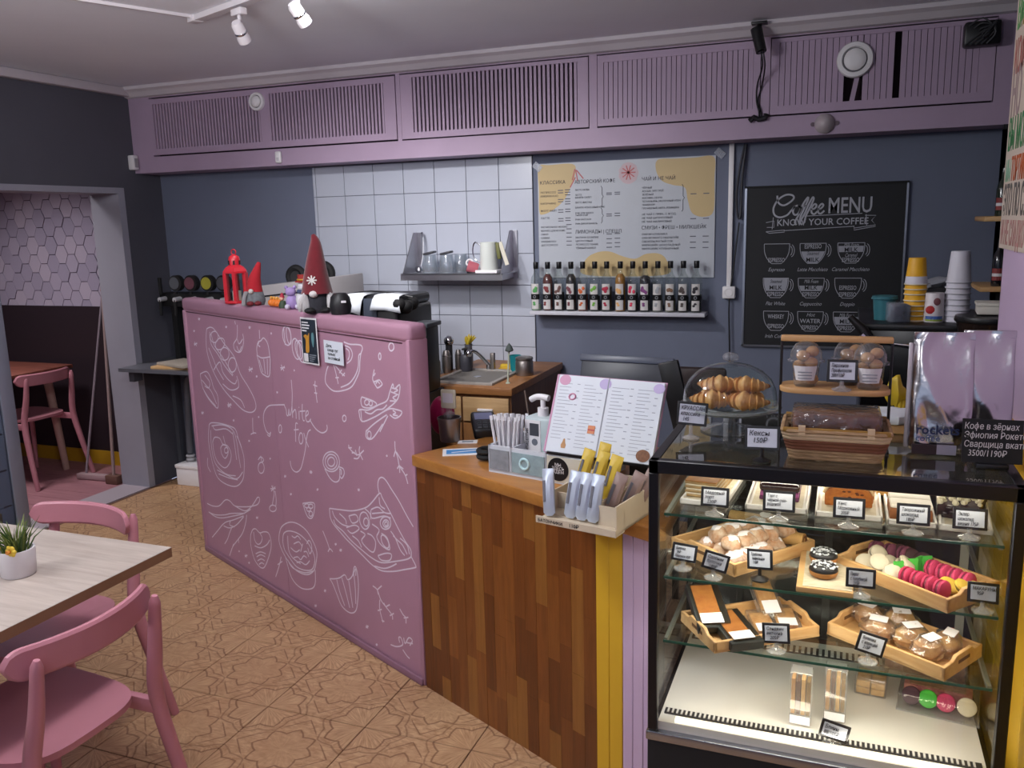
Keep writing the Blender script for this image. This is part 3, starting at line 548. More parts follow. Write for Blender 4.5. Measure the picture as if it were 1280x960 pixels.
# ------------------------------------------------------------------ white wall tiles
TILE = mat('white_glazed_tile', 'B9BECB', .22, var=.02, vs=3, coat=.2)
TG = mat('tile_joint_grey', '6E727C', .9)
struct(MB().box(-3.027, -1.617, 4.532, 4.54, .86, 2.01).build('trim_6', TG), 'grey joints of the white wall tiles')
tg = bpy.data.objects['trim_6']
tw, thh = .1983, .1755
t0 = MB().box(-tw / 2 + .0015, tw / 2 - .0015, -.006, 0, -thh / 2 + .0015, thh / 2 - .0015).build('wall_tile', TILE, tg, bevel=.0012, seg=1)
first = True
for i in range(8):
    for j in range(7):
        x = -1.617 - tw * (i + .5)
        w_ = 1
        z = 1.9935 - .165 - thh * (j - .5)
        if x - tw / 2 < -3.03:
            x0 = -3.025; x1 = -1.617 - tw * i
            MB().box(x0 + .0015, x1 - .0015, -.006, 0, -thh / 2 + .0015, thh / 2 - .0015).build('wall_tile', TILE, tg).location = (0, 4.532, z)
            continue
        o = t0 if first else t0.copy()
        if not first: COL.objects.link(o)
        first = False
        o.location = (x, 4.532, z)

# ------------------------------------------------------------------ louvred cupboard soffit
sf = MB().box(-4.2, 1.8, 4.40, 4.54, 2.01, 2.52)
sf.box(-4.2, 1.8, 4.33, 4.40, 2.01, 2.105).box(-4.2, 1.8, 4.33, 4.40, 2.455, 2.52)
for a, b in ((-4.2, -4.04), (-2.325, -2.3), (-1.235, -1.195), (-.405, -.365), (.56, 1.8)):
    sf.box(a, b, 4.33, 4.40, 2.105, 2.455)
sof = struct(sf.build('soffit', SOFF), 'pink boxed soffit with louvred cupboard doors')
MB().box(-4.04, .56, 4.385, 4.399, 2.105, 2.455).build('shade_backing', CAVITY_SHADE, sof)  # dark sheet behind the slats, shade of the recess painted in
def louvre(x0, x1, z0, z1, fields, fz0, fz1, pitch, w, skip=()):
    f = MB()
    g = .004
    f.box(x0 + g, x1 - g, 4.325, 4.345, z0 + g, fz0).box(x0 + g, x1 - g, 4.325, 4.345, fz1, z1 - g)
    edges = [x0 + g] + [e for fl_ in fields for e in fl_] + [x1 - g]
    for k in range(0, len(edges), 2):
        f.box(edges[k], edges[k + 1], 4.325, 4.345, fz0, fz1)
    p = f.build('louvre_door', SOFF, sof)
    for a, b in fields:
        n = int((b - a) / pitch)
        me = None
        for k in range(n):
            x = a + (k + .5) * (b - a) / n
            if any(s0 < x < s1 for s0, s1 in skip): continue
            if me is None:
                o = MB().box(-w / 2, w / 2, 0, .012, fz0, fz1).build('slat', SOFF, p); me = o.data
            else:
                o = link('slat', me, p)
            o.location = (x, 4.330, 0)
louvre(-4.04, -2.325, 2.11, 2.45, [(-4.01, -3.22), (-3.15, -2.40)], 2.15, 2.415, .0225, .0125)
louvre(-2.3, -1.235, 2.108, 2.452, [(-2.225, -1.295)], 2.145, 2.43, .0235, .0135)
louvre(-1.195, -.405, 2.108, 2.452, [(-1.16, -.44)], 2.145, 2.415, .0235, .0205)
louvre(-.365, .56, 2.108, 2.452, [(-.325, .495)], 2.15, 2.43, .0255, .023, skip=((-.045, .03), (.153, .177)))
# the broken stretch of slats under the round vent, one slat askew
for x, z0 in ((-.032, 2.27), (-.006, 2.27), (.02, 2.27)):
    MB().box(x - .011, x + .011, 4.330, 4.342, z0, 2.43).build('slat', SOFF, sof)
MB().bx((.004, 4.338, 2.21), (.02, .008, .125), ry=R(10)).build('slat', SOFF, sof)

# ------------------------------------------------------------------ ceiling track and its lamps
RAILM = mat('white_track', 'D8D2D6', .45)
t = thing('ceiling_track', 'white ceiling track rail turning a corner above the bar', 'track', (-2.55, 3.04, 2.52))
MB().beam((0, 0, -.012), (.95, -.367, -.012), .035, .022).build('rail', RAILM, t)
MB().beam((0, -.01, -.006), (-.24, -.55, -.006), .012, .012).build('cable_duct', RAILM, t)
MB().bx((0, 0, -.013), (.05, .045, .026), rz=R(-21)).build('corner_joint', RAILM, t, bevel=.003)
def track_lamp(loc, aim, label, power):
    t = thing('track_spotlight', label, 'spotlight', loc, group='spotlights on the ceiling track')
    d = (Vector(aim) - Vector(loc)).normalized()
    q = d.to_track_quat('Z', 'Y').to_matrix().to_4x4()
    MB().bx((0, 0, -.03), (.03, .07, .025), rz=R(69)).build('adapter', RAILM, t, bevel=.003)
    MB().cyl((0, 0, -.035), (0, 0, -.09), .007, n=10).build('stem', RAILM, t)
    M = Matrix.Translation((0, 0, -.1)) @ q
    h = MB().lathe([(0, -.04), (.017, -.04), (.023, -.028), (.023, .018), (.026, .026), (.026, .045), (.023, .045), (.022, .033)], 20, M).build('lamp_head', RAILM, t, smooth=True)
    MB().lathe([(.0235, .0), (.025, .002), (.025, .008), (.0235, .010)], 20, M).build('ring', CHROME, h, smooth=True)
    MB().lathe([(0, .036), (.0215, .036)], 20, M).build('bulb', mat('lamp_glow', 'FFF1DE', .5, emit=14), h)
    tip = Vector(loc) + Vector((0, 0, -.1)) + d * .07
    spot('track_spotlight_light', tip, aim, power, 92, .9, .03)
    if 'cut' in label: bulb('track_spotlight_spill', Vector(loc) + Vector((.13, -.05, -.11)), power * .06, .04)
track_lamp((-2.225, 2.905, 2.503), (-2.5, 4.5, 1.0), 'left white spotlight hanging from the ceiling track', 58)
track_lamp((-1.86, 2.765, 2.503), (-1.5, 4.5, 0.8), 'right white spotlight hanging from the ceiling track, cut by the frame', 54)

# ------------------------------------------------------------------ small fittings on the soffit
def round_vent(x, z, r, label, lamp):
    t = thing('round_vent', label, 'vent', (x, 4.325, z))
    Mx = Matrix.Rotation(PI / 2, 4, 'X')
    MB().lathe([(r * .62, 0), (r, 0), (r, .008), (r * .94, .016), (r * .72, .018), (r * .66, .006)], 32, Mx).build('rim', WHITE, t, smooth=True)
    MB().lathe([(r * .6, .004), (r * .6, .018), (r * .45, .026), (r * .2, .028), (0, .028)], 28, Mx).build('disc', WHITE, t, smooth=True)
    MB().lathe([(r * .6, .006), (r * .67, .006)], 28, Mx).build('gap', mat('vent_gap_grey', '5C5A60', .8), t)
round_vent(-3.232, 2.376, .052, 'small round white vent over the louvres near the doorway', 0)
round_vent(.0, 2.326, .078, 'large round white vent over the broken louvres', 1)
t = thing('motion_sensor', 'round whitish sensor under the large round vent', 'sensor', (-.117, 4.33, 2.058))
Mx = Matrix.Rotation(PI / 2, 4, 'X')
MB().lathe([(.045, 0), (.045, .008), (.036, .02), (.026, .036), (.012, .046), (0, .048)], 24, Mx).build('dome', mat('sensor_dome', 'B9AEB2', .35), t, smooth=True)
for s in (-1, 1):
    MB().lathe([(.01, 0), (.01, .006), (0, .006)], 10, Matrix.Translation((s * .052, 0, 0)) @ Mx).build('ear', mat('sensor_ear', '6B5A64', .6), t)
t = thing('alarm_siren', 'small white box in the corner of the dark wall and soffit', 'sensor', (-4.185, 4.30, 2.07))
MB().box(-.015, .03, -.025, .02, -.04, .05).build('housing', WHITE, t, bevel=.008)
MB().box(.03, .033, -.015, .01, -.025, .03).build('grille', mat('siren_grille', '9A979C', .6), t)
t = thing('door_contact', 'slim white contact sensor under the leftmost louvre door', 'sensor', (-3.111, 4.33, 2.055))
MB().box(-.02, .02, -.02, 0, -.032, .035).build('housing', WHITE, t, bevel=.009, seg=3)
MB().box(-.008, .008, -.021, -.019, -.02, .0).build('window', mat('sensor_window', 'C4C2C8', .3), t)
t = thing('security_camera', 'black security camera on the crown moulding with its cable hanging', 'camera', (-.41, 4.255, 2.45))
MB().bx((.0, -.01, .055), (.07, .06, .012)).build('mount', BLACK, t, bevel=.003)
MB().cyl((0, -.01, .05), (0, -.02, .02), .01, n=10).build('joint', BLACK, t)
h = MB().cyl((-.012, -.03, .03), (.015, -.055, -.075), .026, .024, 18).build('body', BLACK, t, smooth=True)
MB().cyl((.0155, -.0555, -.077), (.016, -.056, -.08), .016, n=16).build('lens', mat('lens_dark', '2A2A30', .1), h)
c = smooth_path([(.02, -.05, -.06), (.03, -.03, -.13), (.012, .06, -.2), (-.005, .065, -.27), (.01, .066, -.32), (.012, .066, -.35)], 5)
MB().tube(c, .0035, 6).build('cable', BLACK, t)
c = smooth_path([(.01, -.05, -.06), (.02, -.03, -.13), (-.01, .06, -.2), (-.012, .065, -.27), (.0, .066, -.32), (.0, .066, -.35)], 5)
MB().tube(c, .0035, 6).build('cable', BLACK, t)
MB().tube([(-.04, .06, -.36), (-.02, .055, -.345), (.0, .06, -.355), (.03, .055, -.35), (.035, .06, -.335)], .013, 8).build('plug', BLACK, t, smooth=True)
t = thing('router_box', 'black box with a tangle of cables at the soffit end', 'router', (.49, 4.325, 2.38))
MB().box(-.065, .075, -.07, 0, -.05, .05).build('housing', BLACK, t, bevel=.012)
for k in range(5):
    c = [(-.05 + .02 * k, -.07, .03 - .01 * k), (0, -.09 - .004 * k, .055 - .02 * k), (.05, -.085, .0 + .01 * k), (.02 - .02 * k, -.075, -.045)]
    MB().tube(smooth_path(c, 4), .0035, 6).build('cable', mat('cable_grey', '38383C', .5), t)

# ------------------------------------------------------------------ menu poster
PAPER = mat('poster_paper', 'B0B5BD', .45)
PY = mat('poster_yellow', 'C2AA78', .5)
PT = mat('poster_text', '3B3A44', .7)
PR = mat('poster_red', 'BE6A6C', .6)
PT2 = mat('poster_text_grey', '62626C', .7)
PPK = mat('poster_pink_blotch', 'C4AEB4', .6)  # soft pink blotch printed on the poster
px0, px1, pz0, pz1 = -1.588, -.633, 1.343, 1.957
t = thing('menu_poster', 'white drinks menu poster with yellow blobs above the syrup bottles', 'poster', (-1.588, 4.535, 1.343))
Wp, Hp = .955, .614
MB().box(0, Wp, -.003, .004, 0, Hp).build('sheet', PAPER, t)
def blob(pts, y, m_, parent, name='printed_shape'):
    P = smooth_path([(a, b, 0) for a, b in pts], 5, True)
    return MB().prism([(p.x, p.y) for p in P], 0, .0004, Matrix.Translation((0, y, 0)) @ Matrix.Rotation(PI / 2, 4, 'X')).build(name, m_, parent)
blob([(.006, .60), (.07, .606), (.2, .606), (.215, .56), (.19, .49), (.15, .42), (.09, .37), (.03, .345), (.006, .36), (.006, .48)], -.003, PY, t)
blob([(.66, .606), (.75, .607), (.85, .607), (.945, .606), (.949, .5), (.948, .34), (.9, .31), (.84, .33), (.815, .4), (.8, .46), (.74, .475), (.68, .5), (.65, .555)], -.003, PY, t)
blob([(.25, .02), (.27, .10), (.33, .135), (.4, .14), (.47, .115), (.54, .10), (.6, .125), (.67, .125), (.71, .09), (.72, .02), (.5, .006)], -.003, PY, t)
blob([(.505 + .05 * math.cos(R(a)) * (1 + .1 * (a % 40 == 0)), .545 + .055 * math.sin(R(a))) for a in range(0, 360, 20)], -.0032, PPK, t)
for k in range(10):
    a = R(36 * k)
    MB().bx((.505 + .018 * math.cos(a), -.004, .548 + .018 * math.sin(a)), (.04, .0006, .006), ry=-a).build('petal', PR, t)
for k, (x, z, a) in enumerate(((.205, .55, 75), (.222, .545, 100), (.24, .55, 130), (.20, .51, 60))):
    MB().bx((x, -.004, z), (.06, .0006, .006), ry=-R(a)).build('petal', PR, t)
def ptx(s, x, z, size, xs=1, lead=1.0, bold=0): text(s, size, PT, t, (x, -.0042, z), xs=xs, lead=lead, bold=bold)
ptx('КЛАССИКА', .012, .505, .026, 1.0)
ptx('ЭСПРЕССО\nАМЕРИКАНО\n\nКАПУЧИНО\n\nФЛЭТ УАЙТ\n\nЛАТТЕ', .014, .456, .0145, 1.1, 1.35)
ptx('РАСТИТЕЛЬНОЕ МОЛОКО\nМОЛОКО ДЛЯ ИХ КОФЕ\nСИРОП\nСЛИВКИ\nМАРШМЕЛЛОУ\nДОП ЭСПРЕССО', .014, .271, .013, .9, 1.5)
ptx('АВТОРСКИЙ КОФЕ', .21, .502, .026, .92)
ptx('ЛАТТЕ ХАЛВА\n\nЛАТТЕ\nВАНИЛЬ САЛЕП\n\nЛАТТЕ ФИСТАШ\n\nБАУНТИ, КОКОСОВЫЙ КОФЕ', .212, .464, .013, .88, 1.02)
ptx('РАФ ДЛЯ ВДОХН\nТЫКВА РАФ\n\nРАФ МАССАЛА\n\nРАФ ДИКАЯ ВАНИЛЬ', .212, .342, .0125, .95, .9)
ptx('ЛИМОНАДЫ | СПЕШЛ', .21, .238, .026, .92)
ptx('МАЛИНА БАЗИЛИК\nЦИТРУСОВЫЙ\nЭСПРЕССО ТОНИК\nТЁМНЫЙ БАМБЛ', .212, .212, .0135, 1.0, 1.4)
ptx('ЧАЙ И НЕ ЧАЙ', .575, .503, .026, .95)
ptx('ЧЁРНЫЙ\nАССАМ, ЭРЛ ГРЕЙ\nЗЕЛЁНЫЙ\nЖАСМИН, СЕНЧА\nТЕГУАНЬИНЬ, МОЛОЧНЫЙ УЛУН\nТРАВЯНОЙ\nГРЕЧИШНЫЙ, МЯТА, РОМАШКА', .577, .462, .0135, .92, 1.3)
ptx('НЕ ЧАЙ С ПРЯН., С ЯГОД.\nНЕ ЧАЙ ЦИТРУСОВЫЙ\nНЕ ЧАЙ МАЛИНОВЫЙ', .577, .325, .0145, 1.0, 1.3)
ptx('СМУЗИ • ФРЕШ • МИЛКШЕЙК', .575, .252, .026, .9)
ptx('СМУЗИ КЛУБНИКА\nСМУЗИ МАНГО МАРАКУЙЯ\nСВЕЖЕВЫЖАТЫЙ СОК\nМИЛКШЕЙК ШОКОЛАДНЫЙ\nМИЛКШЕЙК КЛУБНИЧНЫЙ', .577, .222, .0145, 1.0, 1.3)
for x, zz in ((.115, (.468, .455, .42, .408, .365, .352, .318, .305)), (.155, (.47, .457, .443, .422, .408, .395, .367, .354, .32, .307)), (.16, (.285, .262, .24, .217, .196, .175)), (.385, (.445, .437, .335, .325, .23, .205, .182, .16)), (.43, (.447, .437, .338, .325, .232, .207, .184, .162)), (.83, (.425, .3, .21, .18, .152)), (.895, (.425, .3, .21, .18, .152))):
    for z in zz: MB().box(x, x + .03, -.0042, -.0036, z, z + .0045).build('printed_price', PT2, t)
for x, a, b in ((.36, .485, .375), (.36, .37, .29), (.79, .478, .34)):
    c = (a + b) / 2
    pth = [[(x - .004, a), (x + .002, a - .01), (x + .002, c + .01), (x + .009, c), (x + .002, c - .01), (x + .002, b + .01), (x - .004, b)]]
    ribbon(pth, .003, -.0041).build('bracket', PT, t)
TAPE = glass('clear_tape', 'EDEFF4', 1.2, .35, 1.5, .25, 'B8BCC8')
for x, z, r_ in ((.0, .6, 40), (.975, .622, 40)):
    MB().bx((x, -.005, z), (.05, .0008, .035), ry=R(r_)).build('tape', TAPE, t)

# ------------------------------------------------------------------ chalkboard coffee menu
BOARD = mat('chalkboard', '101218', .65, var=.15, vs=3)
CHK = mat('board_chalk', 'A9ABB4', .9)
CHK2 = mat('board_chalk_fill', '9C9EA8', .9)
t = thing('coffee_menu_board', 'black coffee menu chalkboard with nine drawn cups and silver frame', 'chalkboard', (-.478, 4.535, 1.0))
Wb, Hb = .735, .79
MB().box(0, Wb, -.012, .004, 0, Hb).build('panel', BOARD, t)
FR = mat('silver_frame', '9DA1AC', .3, .9)
MB().box(-.008, .003, -.018, .004, -.008, Hb).build('frame_strip', FR, t)
MB().box(-.008, Wb + .008, -.018, .004, -.01, .0).build('frame_strip', FR, t)
MB().box(Wb - .003, Wb + .006, -.018, .004, -.008, Hb).build('frame_strip', FR, t)
MB().box(-.008, Wb + .006, -.018, .004, Hb - .004, Hb + .006).build('frame_strip', MATTE, t)
yb = -.0126
def bz(px, pz): return (px * Wb / 860 - 45 * Wb / 860, Hb - (pz - 95) * Hb / 820)   # board artwork grid
def S(pts, w=.0045): return [bz(*p) for p in pts]
cof = [[(218, 140), (225, 175), (255, 190), (290, 175), (310, 155), (300, 140), (265, 138), (225, 160), (200, 200), (205, 235), (235, 250), (275, 240), (300, 215), (320, 195)],
       [(335, 192), (315, 200), (308, 225), (320, 240), (340, 230), (348, 205), (335, 192), (355, 205), (375, 190)],
       [(330, 290), (320, 275), (340, 240), (360, 190), (385, 155), (388, 165), (370, 205), (350, 250), (345, 280)],
       [(360, 290), (350, 275), (372, 235), (392, 190), (412, 155), (418, 165), (400, 205), (380, 245), (372, 280)],
       [(400, 215), (425, 210), (435, 195), (425, 188), (410, 205), (410, 230), (425, 238), (440, 225)],
       [(440, 215), (460, 210), (472, 195), (462, 188), (447, 205), (446, 230), (460, 236), (478, 222)]]
cofp = [[(p.x, p.y) for p in smooth_path([(*bz(*q), 0) for q in st], 5)] for st in cof]
ribbon(cofp, .0085, yb).build('lettering', CHK, t)
x_, z_ = bz(495, 235)
text('MENU', .105, CHK, t, (x_, yb, z_), xs=.70, bold=.012)
x_, z_ = bz(220, 293)
text('KNOW YOUR COFFEE', .045, CHK, t, (x_, yb, z_ - .0), xs=.92, bold=.012, spacing=1.02)
ribbon([S([(370, 247), (680, 240)]), S([(260, 318), (640, 303)]), S([(160, 275), (205, 268), (205, 300), (165, 300)]), S([(160, 322), (265, 315), (265, 325), (180, 330), (160, 322)]), S([(695, 250), (752, 252), (730, 275), (752, 298), (640, 312)]), S([(200, 250), (195, 310)]), S([(700, 245), (706, 300)]), S([(640, 300), (640, 322), (752, 305)])], .003, yb).build('ribbon_drawing', CHK, t)
cups = [(225, 385, 'ESPRESSO', [(.0, .3, 0)], 'Espresso'), (425, 385, 'ESPRESSO|Steamed|MILK', [(0, .6, 1)], 'Latte Macchiato'), (630, 385, 'Milk Foam|MILK|Caramel|ESPRESSO', [(.55, .85, 1)], 'Caramel Macchiato'),
        (225, 562, 'Steamed|MILK|ESPRESSO', [(.35, 1, 1)], 'Flat White'), (422, 562, 'Milk Foam|MILK|ESPRESSO', [(.35, .62, 1)], 'Cappuccino'), (622, 562, '|ESPRESSO|ESPRESSO', [], 'Doppio'),
        (232, 735, 'WHISKEY|ESPRESSO', [(.05, .3, 0)], 'Irish Coffee'), (425, 735, 'Hot|WATER|ESPRESSO', [(.05, .3, 0)], 'Americano'), (622, 735, 'Milk Foam|MILK|ESPRESSO', [(.35, .75, 1)], 'Cafe Latte')]
def cupw(u): return .061 * (1 - (1 - u) ** 3 * .62)
INKB = mat('board_ink', '15171C', .8)
for cx, ty, words, fills, cap in cups:
    X, Z = bz(cx, ty)
    H = .098
    left = [(X - cupw(i / 8), Z - H + H * i / 8) for i in range(9)]
    right = [(X + cupw(i / 8), Z - H + H * i / 8) for i in range(9)]
    d = ribbon([[left[8 - i] for i in range(9)] + right, [left[8], right[8]], ring2d(X + .068, Z - .035, .016, .03, 10, -80, 80), ring2d(X + .064, Z - .035, .01, .022, 10, -80, 80)], .0028, yb).build('cup_drawing', CHK, t)
    for a, b, wht in fills:
        us = [a + (b - a) * i / 5 for i in range(6)]
        pl = [(X - cupw(u) + .004, Z - H + H * u) for u in us] + [(X + cupw(u) - .004, Z - H + H * u) for u in reversed(us)]
        if wht:
            MB().add([(p[0], yb + .0002, p[1]) for p in pl], [tuple(range(len(pl)))]).build('cup_fill', CHK2, d)
    ws = words.split('|')
    for k, wd in enumerate(ws):
        if not wd: continue
        u = 1 - (k + .75) / len(ws) if len(ws) > 1 else .08
        inw = any(a <= u + .08 <= b and f for a, b, f in fills)
        up = wd.isupper()
        text(wd, .03 if up else .026, INKB if inw else CHK, t, (X, yb - .0003, Z - H + H * u), align='CENTER', xs=(.62 if len(wd) > 5 else .95), shear=0 if up else .35, bold=.01 if up else 0)
    text(cap, .026, CHK, t, (X, yb, Z - H - .038), align='CENTER', shear=.35, xs=.85)

# ------------------------------------------------------------------ conduit and socket
t = thing('cable_conduit', 'white vertical cable duct running down to a wall socket', 'conduit', (-.555, 4.535, 1.29))
MB().box(-.012, .012, -.018, .004, 0, .72).build('duct', WHITE, t, bevel=.002)
t2 = thing('wall_socket', 'white square wall socket below the cable duct', 'socket', (-.553, 4.535, 1.237))
MB().box(-.032, .032, -.035, .004, 0, .062).build('housing', WHITE, t2, bevel=.005)
MB().lathe([(.022, 0), (.022, .002), (.017, .002), (.015, -.006), (0, -.006)], 20, Matrix.Translation((0, -.035, .031)) @ Matrix.Rotation(PI / 2, 4, 'X')).build('face', OFFW, t2, smooth=True)
t = thing('loose_cable', 'dark grey cable loop hanging beside the white duct', 'cable', (-.51, 4.535, 1.62))
MB().tube(smooth_path([(.02, -.02, .38), (.0, -.022, .28), (-.015, -.02, .15), (-.01, -.022, .05), (.002, -.022, .02), (.008, -.02, .08), (.01, -.02, .22), (.025, -.02, .38)], 5), .006, 8).build('loop', mat('cable_dark', '33343C', .5), t)
c = smooth_path([(0, -.02, 0), (-.02, -.02, -.2), (-.04, -.02, -.4), (-.035, -.02, -.6), (-.03, -.02, -.72)], 5)
MB().tube(c, .004, 6).build('tail', BLACK, t)

# ------------------------------------------------------------------ syrup shelf and bottles
t = thing('syrup_shelf', 'white floating wall shelf carrying the row of syrup bottles', 'shelf', (-1.61, 4.42, 1.148))
MB().box(0, .95, 0, .118, 0, .02).build('board', mat('shelf_white', 'C9C9D2', .45), t, bevel=.002)
bx_ = [-1.585, -1.517, -1.452, -1.384, -1.318, -1.251, -1.185, -1.111, -1.044, -.978, -.911, -.845, -.778, -.711]
BT = [('9FB79A', .12, '4E9A52', 'green mint picture on the label, first from the tiles'), ('5A1E17', .95, '7A2A2E', 'red brown syrup, second from the tiles'), ('2A1414', .45, '5E3B36', 'brown nut label and dark lower half, third from the tiles'), ('1D0D10', .95, '6E3440', 'nearly black syrup filled to the neck, fourth from the tiles'),
      ('8E2F1D', .40, 'C65A26', 'orange fruit on the label, fifth from the tiles'), ('1A1416', .35, '6EA83C', 'lime green fruit on the label, sixth from the tiles'), ('1C0D12', .60, 'A81E3E', 'red berry label and dark syrup, seventh from the tiles'), ('A8701F', .97, 'D9A464', 'amber yellow syrup in the middle of the shelf'),
      ('26101C', .45, 'CE2F52', 'pink red berry label, right of the amber bottle'), ('160B16', .9, '7B3E78', 'purple fruit label and black syrup, second right of amber'), ('8E8C88', .25, '9C9FA4', 'pale grey label and clear syrup, fourth from the right end'), ('6E6A52', .3, '7A5B45', 'small brown nuts on the label, third from the right end'),
      ('1A1212', .35, '4A3E3C', 'dark nuts on the label, second from the right end'), ('1A1012', .4, '26222A', 'black berries on the label, last at the right end')]
BGL = glass('bottle_glass', 'F0F3F2', 1.0, .03, 1.45, .06, 'B4BCBC')
LBL = mat('bottle_label', 'C9C6C4', .6)
def arc_patch(r, z0, z1, a, n=6, m=1):
    return [(r * math.sin(-a + 2 * a * i / n), -r * math.cos(-a + 2 * a * i / n), z) for z in (z0, z1) for i in range(n + 1)], [(i, i + 1, n + 2 + i, n + 1 + i) for i in range(n)]
br = .0295
bod = MB().lathe([(0, 0), (br * .9, 0), (br, .006), (br, .165), (br * .9, .182), (br * .5, .2), (br * .4, .212), (br * .4, .238)], 18).build('glass', BGL, None, smooth=True)
capm = MB().lathe([(br * .46, .228), (br * .48, .229), (br * .48, .262), (br * .44, .265), (0, .265)], 14).build('cap', BLACK, None, smooth=True)
lab1 = MB().add(*arc_patch(br + .0006, .085, .148, .75)).build('label_upper', LBL, None)
band = MB().add(*arc_patch(br + .0012, .062, .092, .95)).build('label_band', BLACK, None)
lab2 = MB().add(*arc_patch(br + .0006, .010, .062, .72)).build('label_lower', LBL, None)
meshes = [(o.name.split('.')[0], o.data) for o in (bod, capm, lab1, band, lab2)]
for o in (bod, capm, lab1, band, lab2): bpy.data.objects.remove(o)
for k, x in enumerate(bx_):
    liq, fill, acc, desc = BT[k]
    t = thing('syrup_bottle', 'syrup bottle with ' + desc, 'bottle', (x, 4.465, 1.168), group='syrup bottles on the white shelf')
    for nm, me in meshes: link(nm, me, t)
    h = .012 + .2 * fill
    pr = [(0, .004), (br * .9, .004), (br * .93, min(h, .162))]
    if h > .165: pr += [(br * .84, .180), (br * .42, min(h, .2)), (0, min(h, .201))]
    else: pr += [(0, h)]
    MB().lathe(pr, 18).build('syrup', mat('syrup_%d' % k, liq, .15, spec=.6), t, smooth=True)
    a = mat('label_fruit_%d' % k, acc, .6)
    m_ = MB()
    rnd = random.Random(k)
    for q in range(4):
        an, zz = rnd.uniform(-.35, .35), rnd.uniform(.102, .13)
        m_.ell(((br + .001) * math.sin(an), -(br + .001) * math.cos(an), zz), (.009, .0015, .010), 8, 6)
    m_.build('label_picture', a, t)
    m_ = MB()
    for q in range(2):
        an = rnd.uniform(-.3, .1)
        m_.ell(((br + .001) * math.sin(an), -(br + .001) * math.cos(an), .045 - .01 * q), (.008, .0015, .006), 8, 6)
    m_.build('label_picture', a, t)
    MB().torus((0, -(br + .0012), .077), .007, .0012, 12, 5, Matrix.Rotation(PI / 2, 4, 'X')).build('emblem', mat('emblem_grey', 'A6A8B0', .5), t)

# ------------------------------------------------------------------ steel shelf with glassware
t = thing('steel_wall_shelf', 'stainless steel wall shelf with triangular brackets on the white tiles', 'shelf', (-2.335, 4.526, 1.345))
MB().box(0, .617, -.226, 0, .03, .034).box(0, .617, -.226, -.222, -.002, .036).box(0, .617, -.004, 0, .03, .06).build('tray', STEEL, t)
for x, z1 in ((.0, .26), (.595, .262)):
    MB().prism([(-.226, -.002), (0, -.002), (0, z1), (-.05, z1)], 0, .004, Matrix.Translation((x, 0, 0)) @ Matrix(((0, 0, 1, 0), (1, 0, 0, 0), (0, 1, 0, 0), (0, 0, 0, 1)))).build('bracket', STEEL, t)
    MB().box(x, x + .03, -.012, 0, .0, z1).build('upright', STEEL, t)
CLR = glass('thin_glass', 'E9EDF0', 1.6, .03, 1.45, .06)
for k, (x, y, lb) in enumerate(((.135, -.12, 'upside down clear glass at the left end of the steel shelf'), (.245, -.13, 'clear glass with dark tilted lid right of the first one'), (.30, -.06, 'clear glass standing behind the other two on the steel shelf'))):
    g = thing('drinking_glass', lb, 'glass', (-2.335 + x, 4.526 + y, 1.379), group='glasses on the steel shelf')
    MB().lathe([(.045, 0), (.046, .02), (.042, .06), (.036, .095), (.034, .1), (.031, .096), (.037, .06), (.041, .02), (.04, .002)], 20).build('bowl', CLR, g, smooth=True)
    MB().lathe([(0, .1), (.034, .1), (.034, .104), (0, .104)], 20).build('foot', CLR, g)
    if k < 2:
        MB().bx((0, 0, .112), (.066, .05, .012), ry=R(-12)).build('lid', mat('dark_lid', '3E3E44', .4), g, bevel=.004)
g = thing('milk_jug', 'tall white jug on the steel shelf', 'jug', (-1.835, 4.40, 1.397))
MB().lathe([(0, 0), (.046, 0), (.05, .01), (.046, .14), (.047, .15), (.043, .15), (.043, .02), (0, .015)], 24).build('body', mat('enamel_white', 'D9DED8', .3), g, smooth=True)
MB().tube(smooth_path([(-.046, 0, .13), (-.08, 0, .15), (-.095, 0, .11), (-.085, 0, .06), (-.048, 0, .04)], 5), .004, 8).build('handle', CHROME, g, smooth=True)
MB().bx((0, 0, -.009), (.13, .1, .017)).build('saucer', WHITE, g, bevel=.004)
g = thing('pink_mug', 'small pink mug lying beside the white jug', 'mug', (-1.925, 4.38, 1.41))
M_ = Matrix.Rotation(R(-70), 4, 'Y') @ Matrix.Rotation(R(20), 4, 'X')
MB().lathe([(0, -.03), (.028, -.03), (.032, -.02), (.032, .03), (.028, .03), (.028, -.02), (0, -.02)], 20, M_).build('cup', mat('mug_pink', 'B8626E', .35), g, smooth=True)
MB().torus((-.02, -.0, .028), .018, .005, 16, 6, Matrix.Rotation(R(60), 4, 'X')).build('handle', WHITE, g, smooth=True)
MB().box(-.03, .03, -.02, .02, -.031, -.014).build('stand', BLACK, g, bevel=.003)
g = thing('paper_tag', 'cream paper strip hanging from the right end of the steel shelf', 'tag', (-1.735, 4.37, 1.43))
MB().bx((0, 0, .055), (.022, .004, .13), ry=R(-18)).build('strip', mat('cream_paper', 'D8D3C2', .7), g)
MB().bx((-.03, .0, .07), (.02, .02, .09), ry=R(-8)).build('leaf_sprig', mat('olive_leaf', '6A6B3A', .6), g, bevel=.004)
g = thing('steel_ladle', 'steel ladle leaning inside the left bracket of the shelf', 'ladle', (-2.285, 4.49, 1.379))
MB().tube(smooth_path([(0, -.05, 0), (.01, -.02, .1), (.005, .0, .2), (-.005, .01, .225)], 4), .006, 8).build('handle', CHROME, g, smooth=True)
MB().ell((.0, -.06, .02), (.025, .02, .02), 14, 8).build('bowl', CHROME, g, smooth=True)

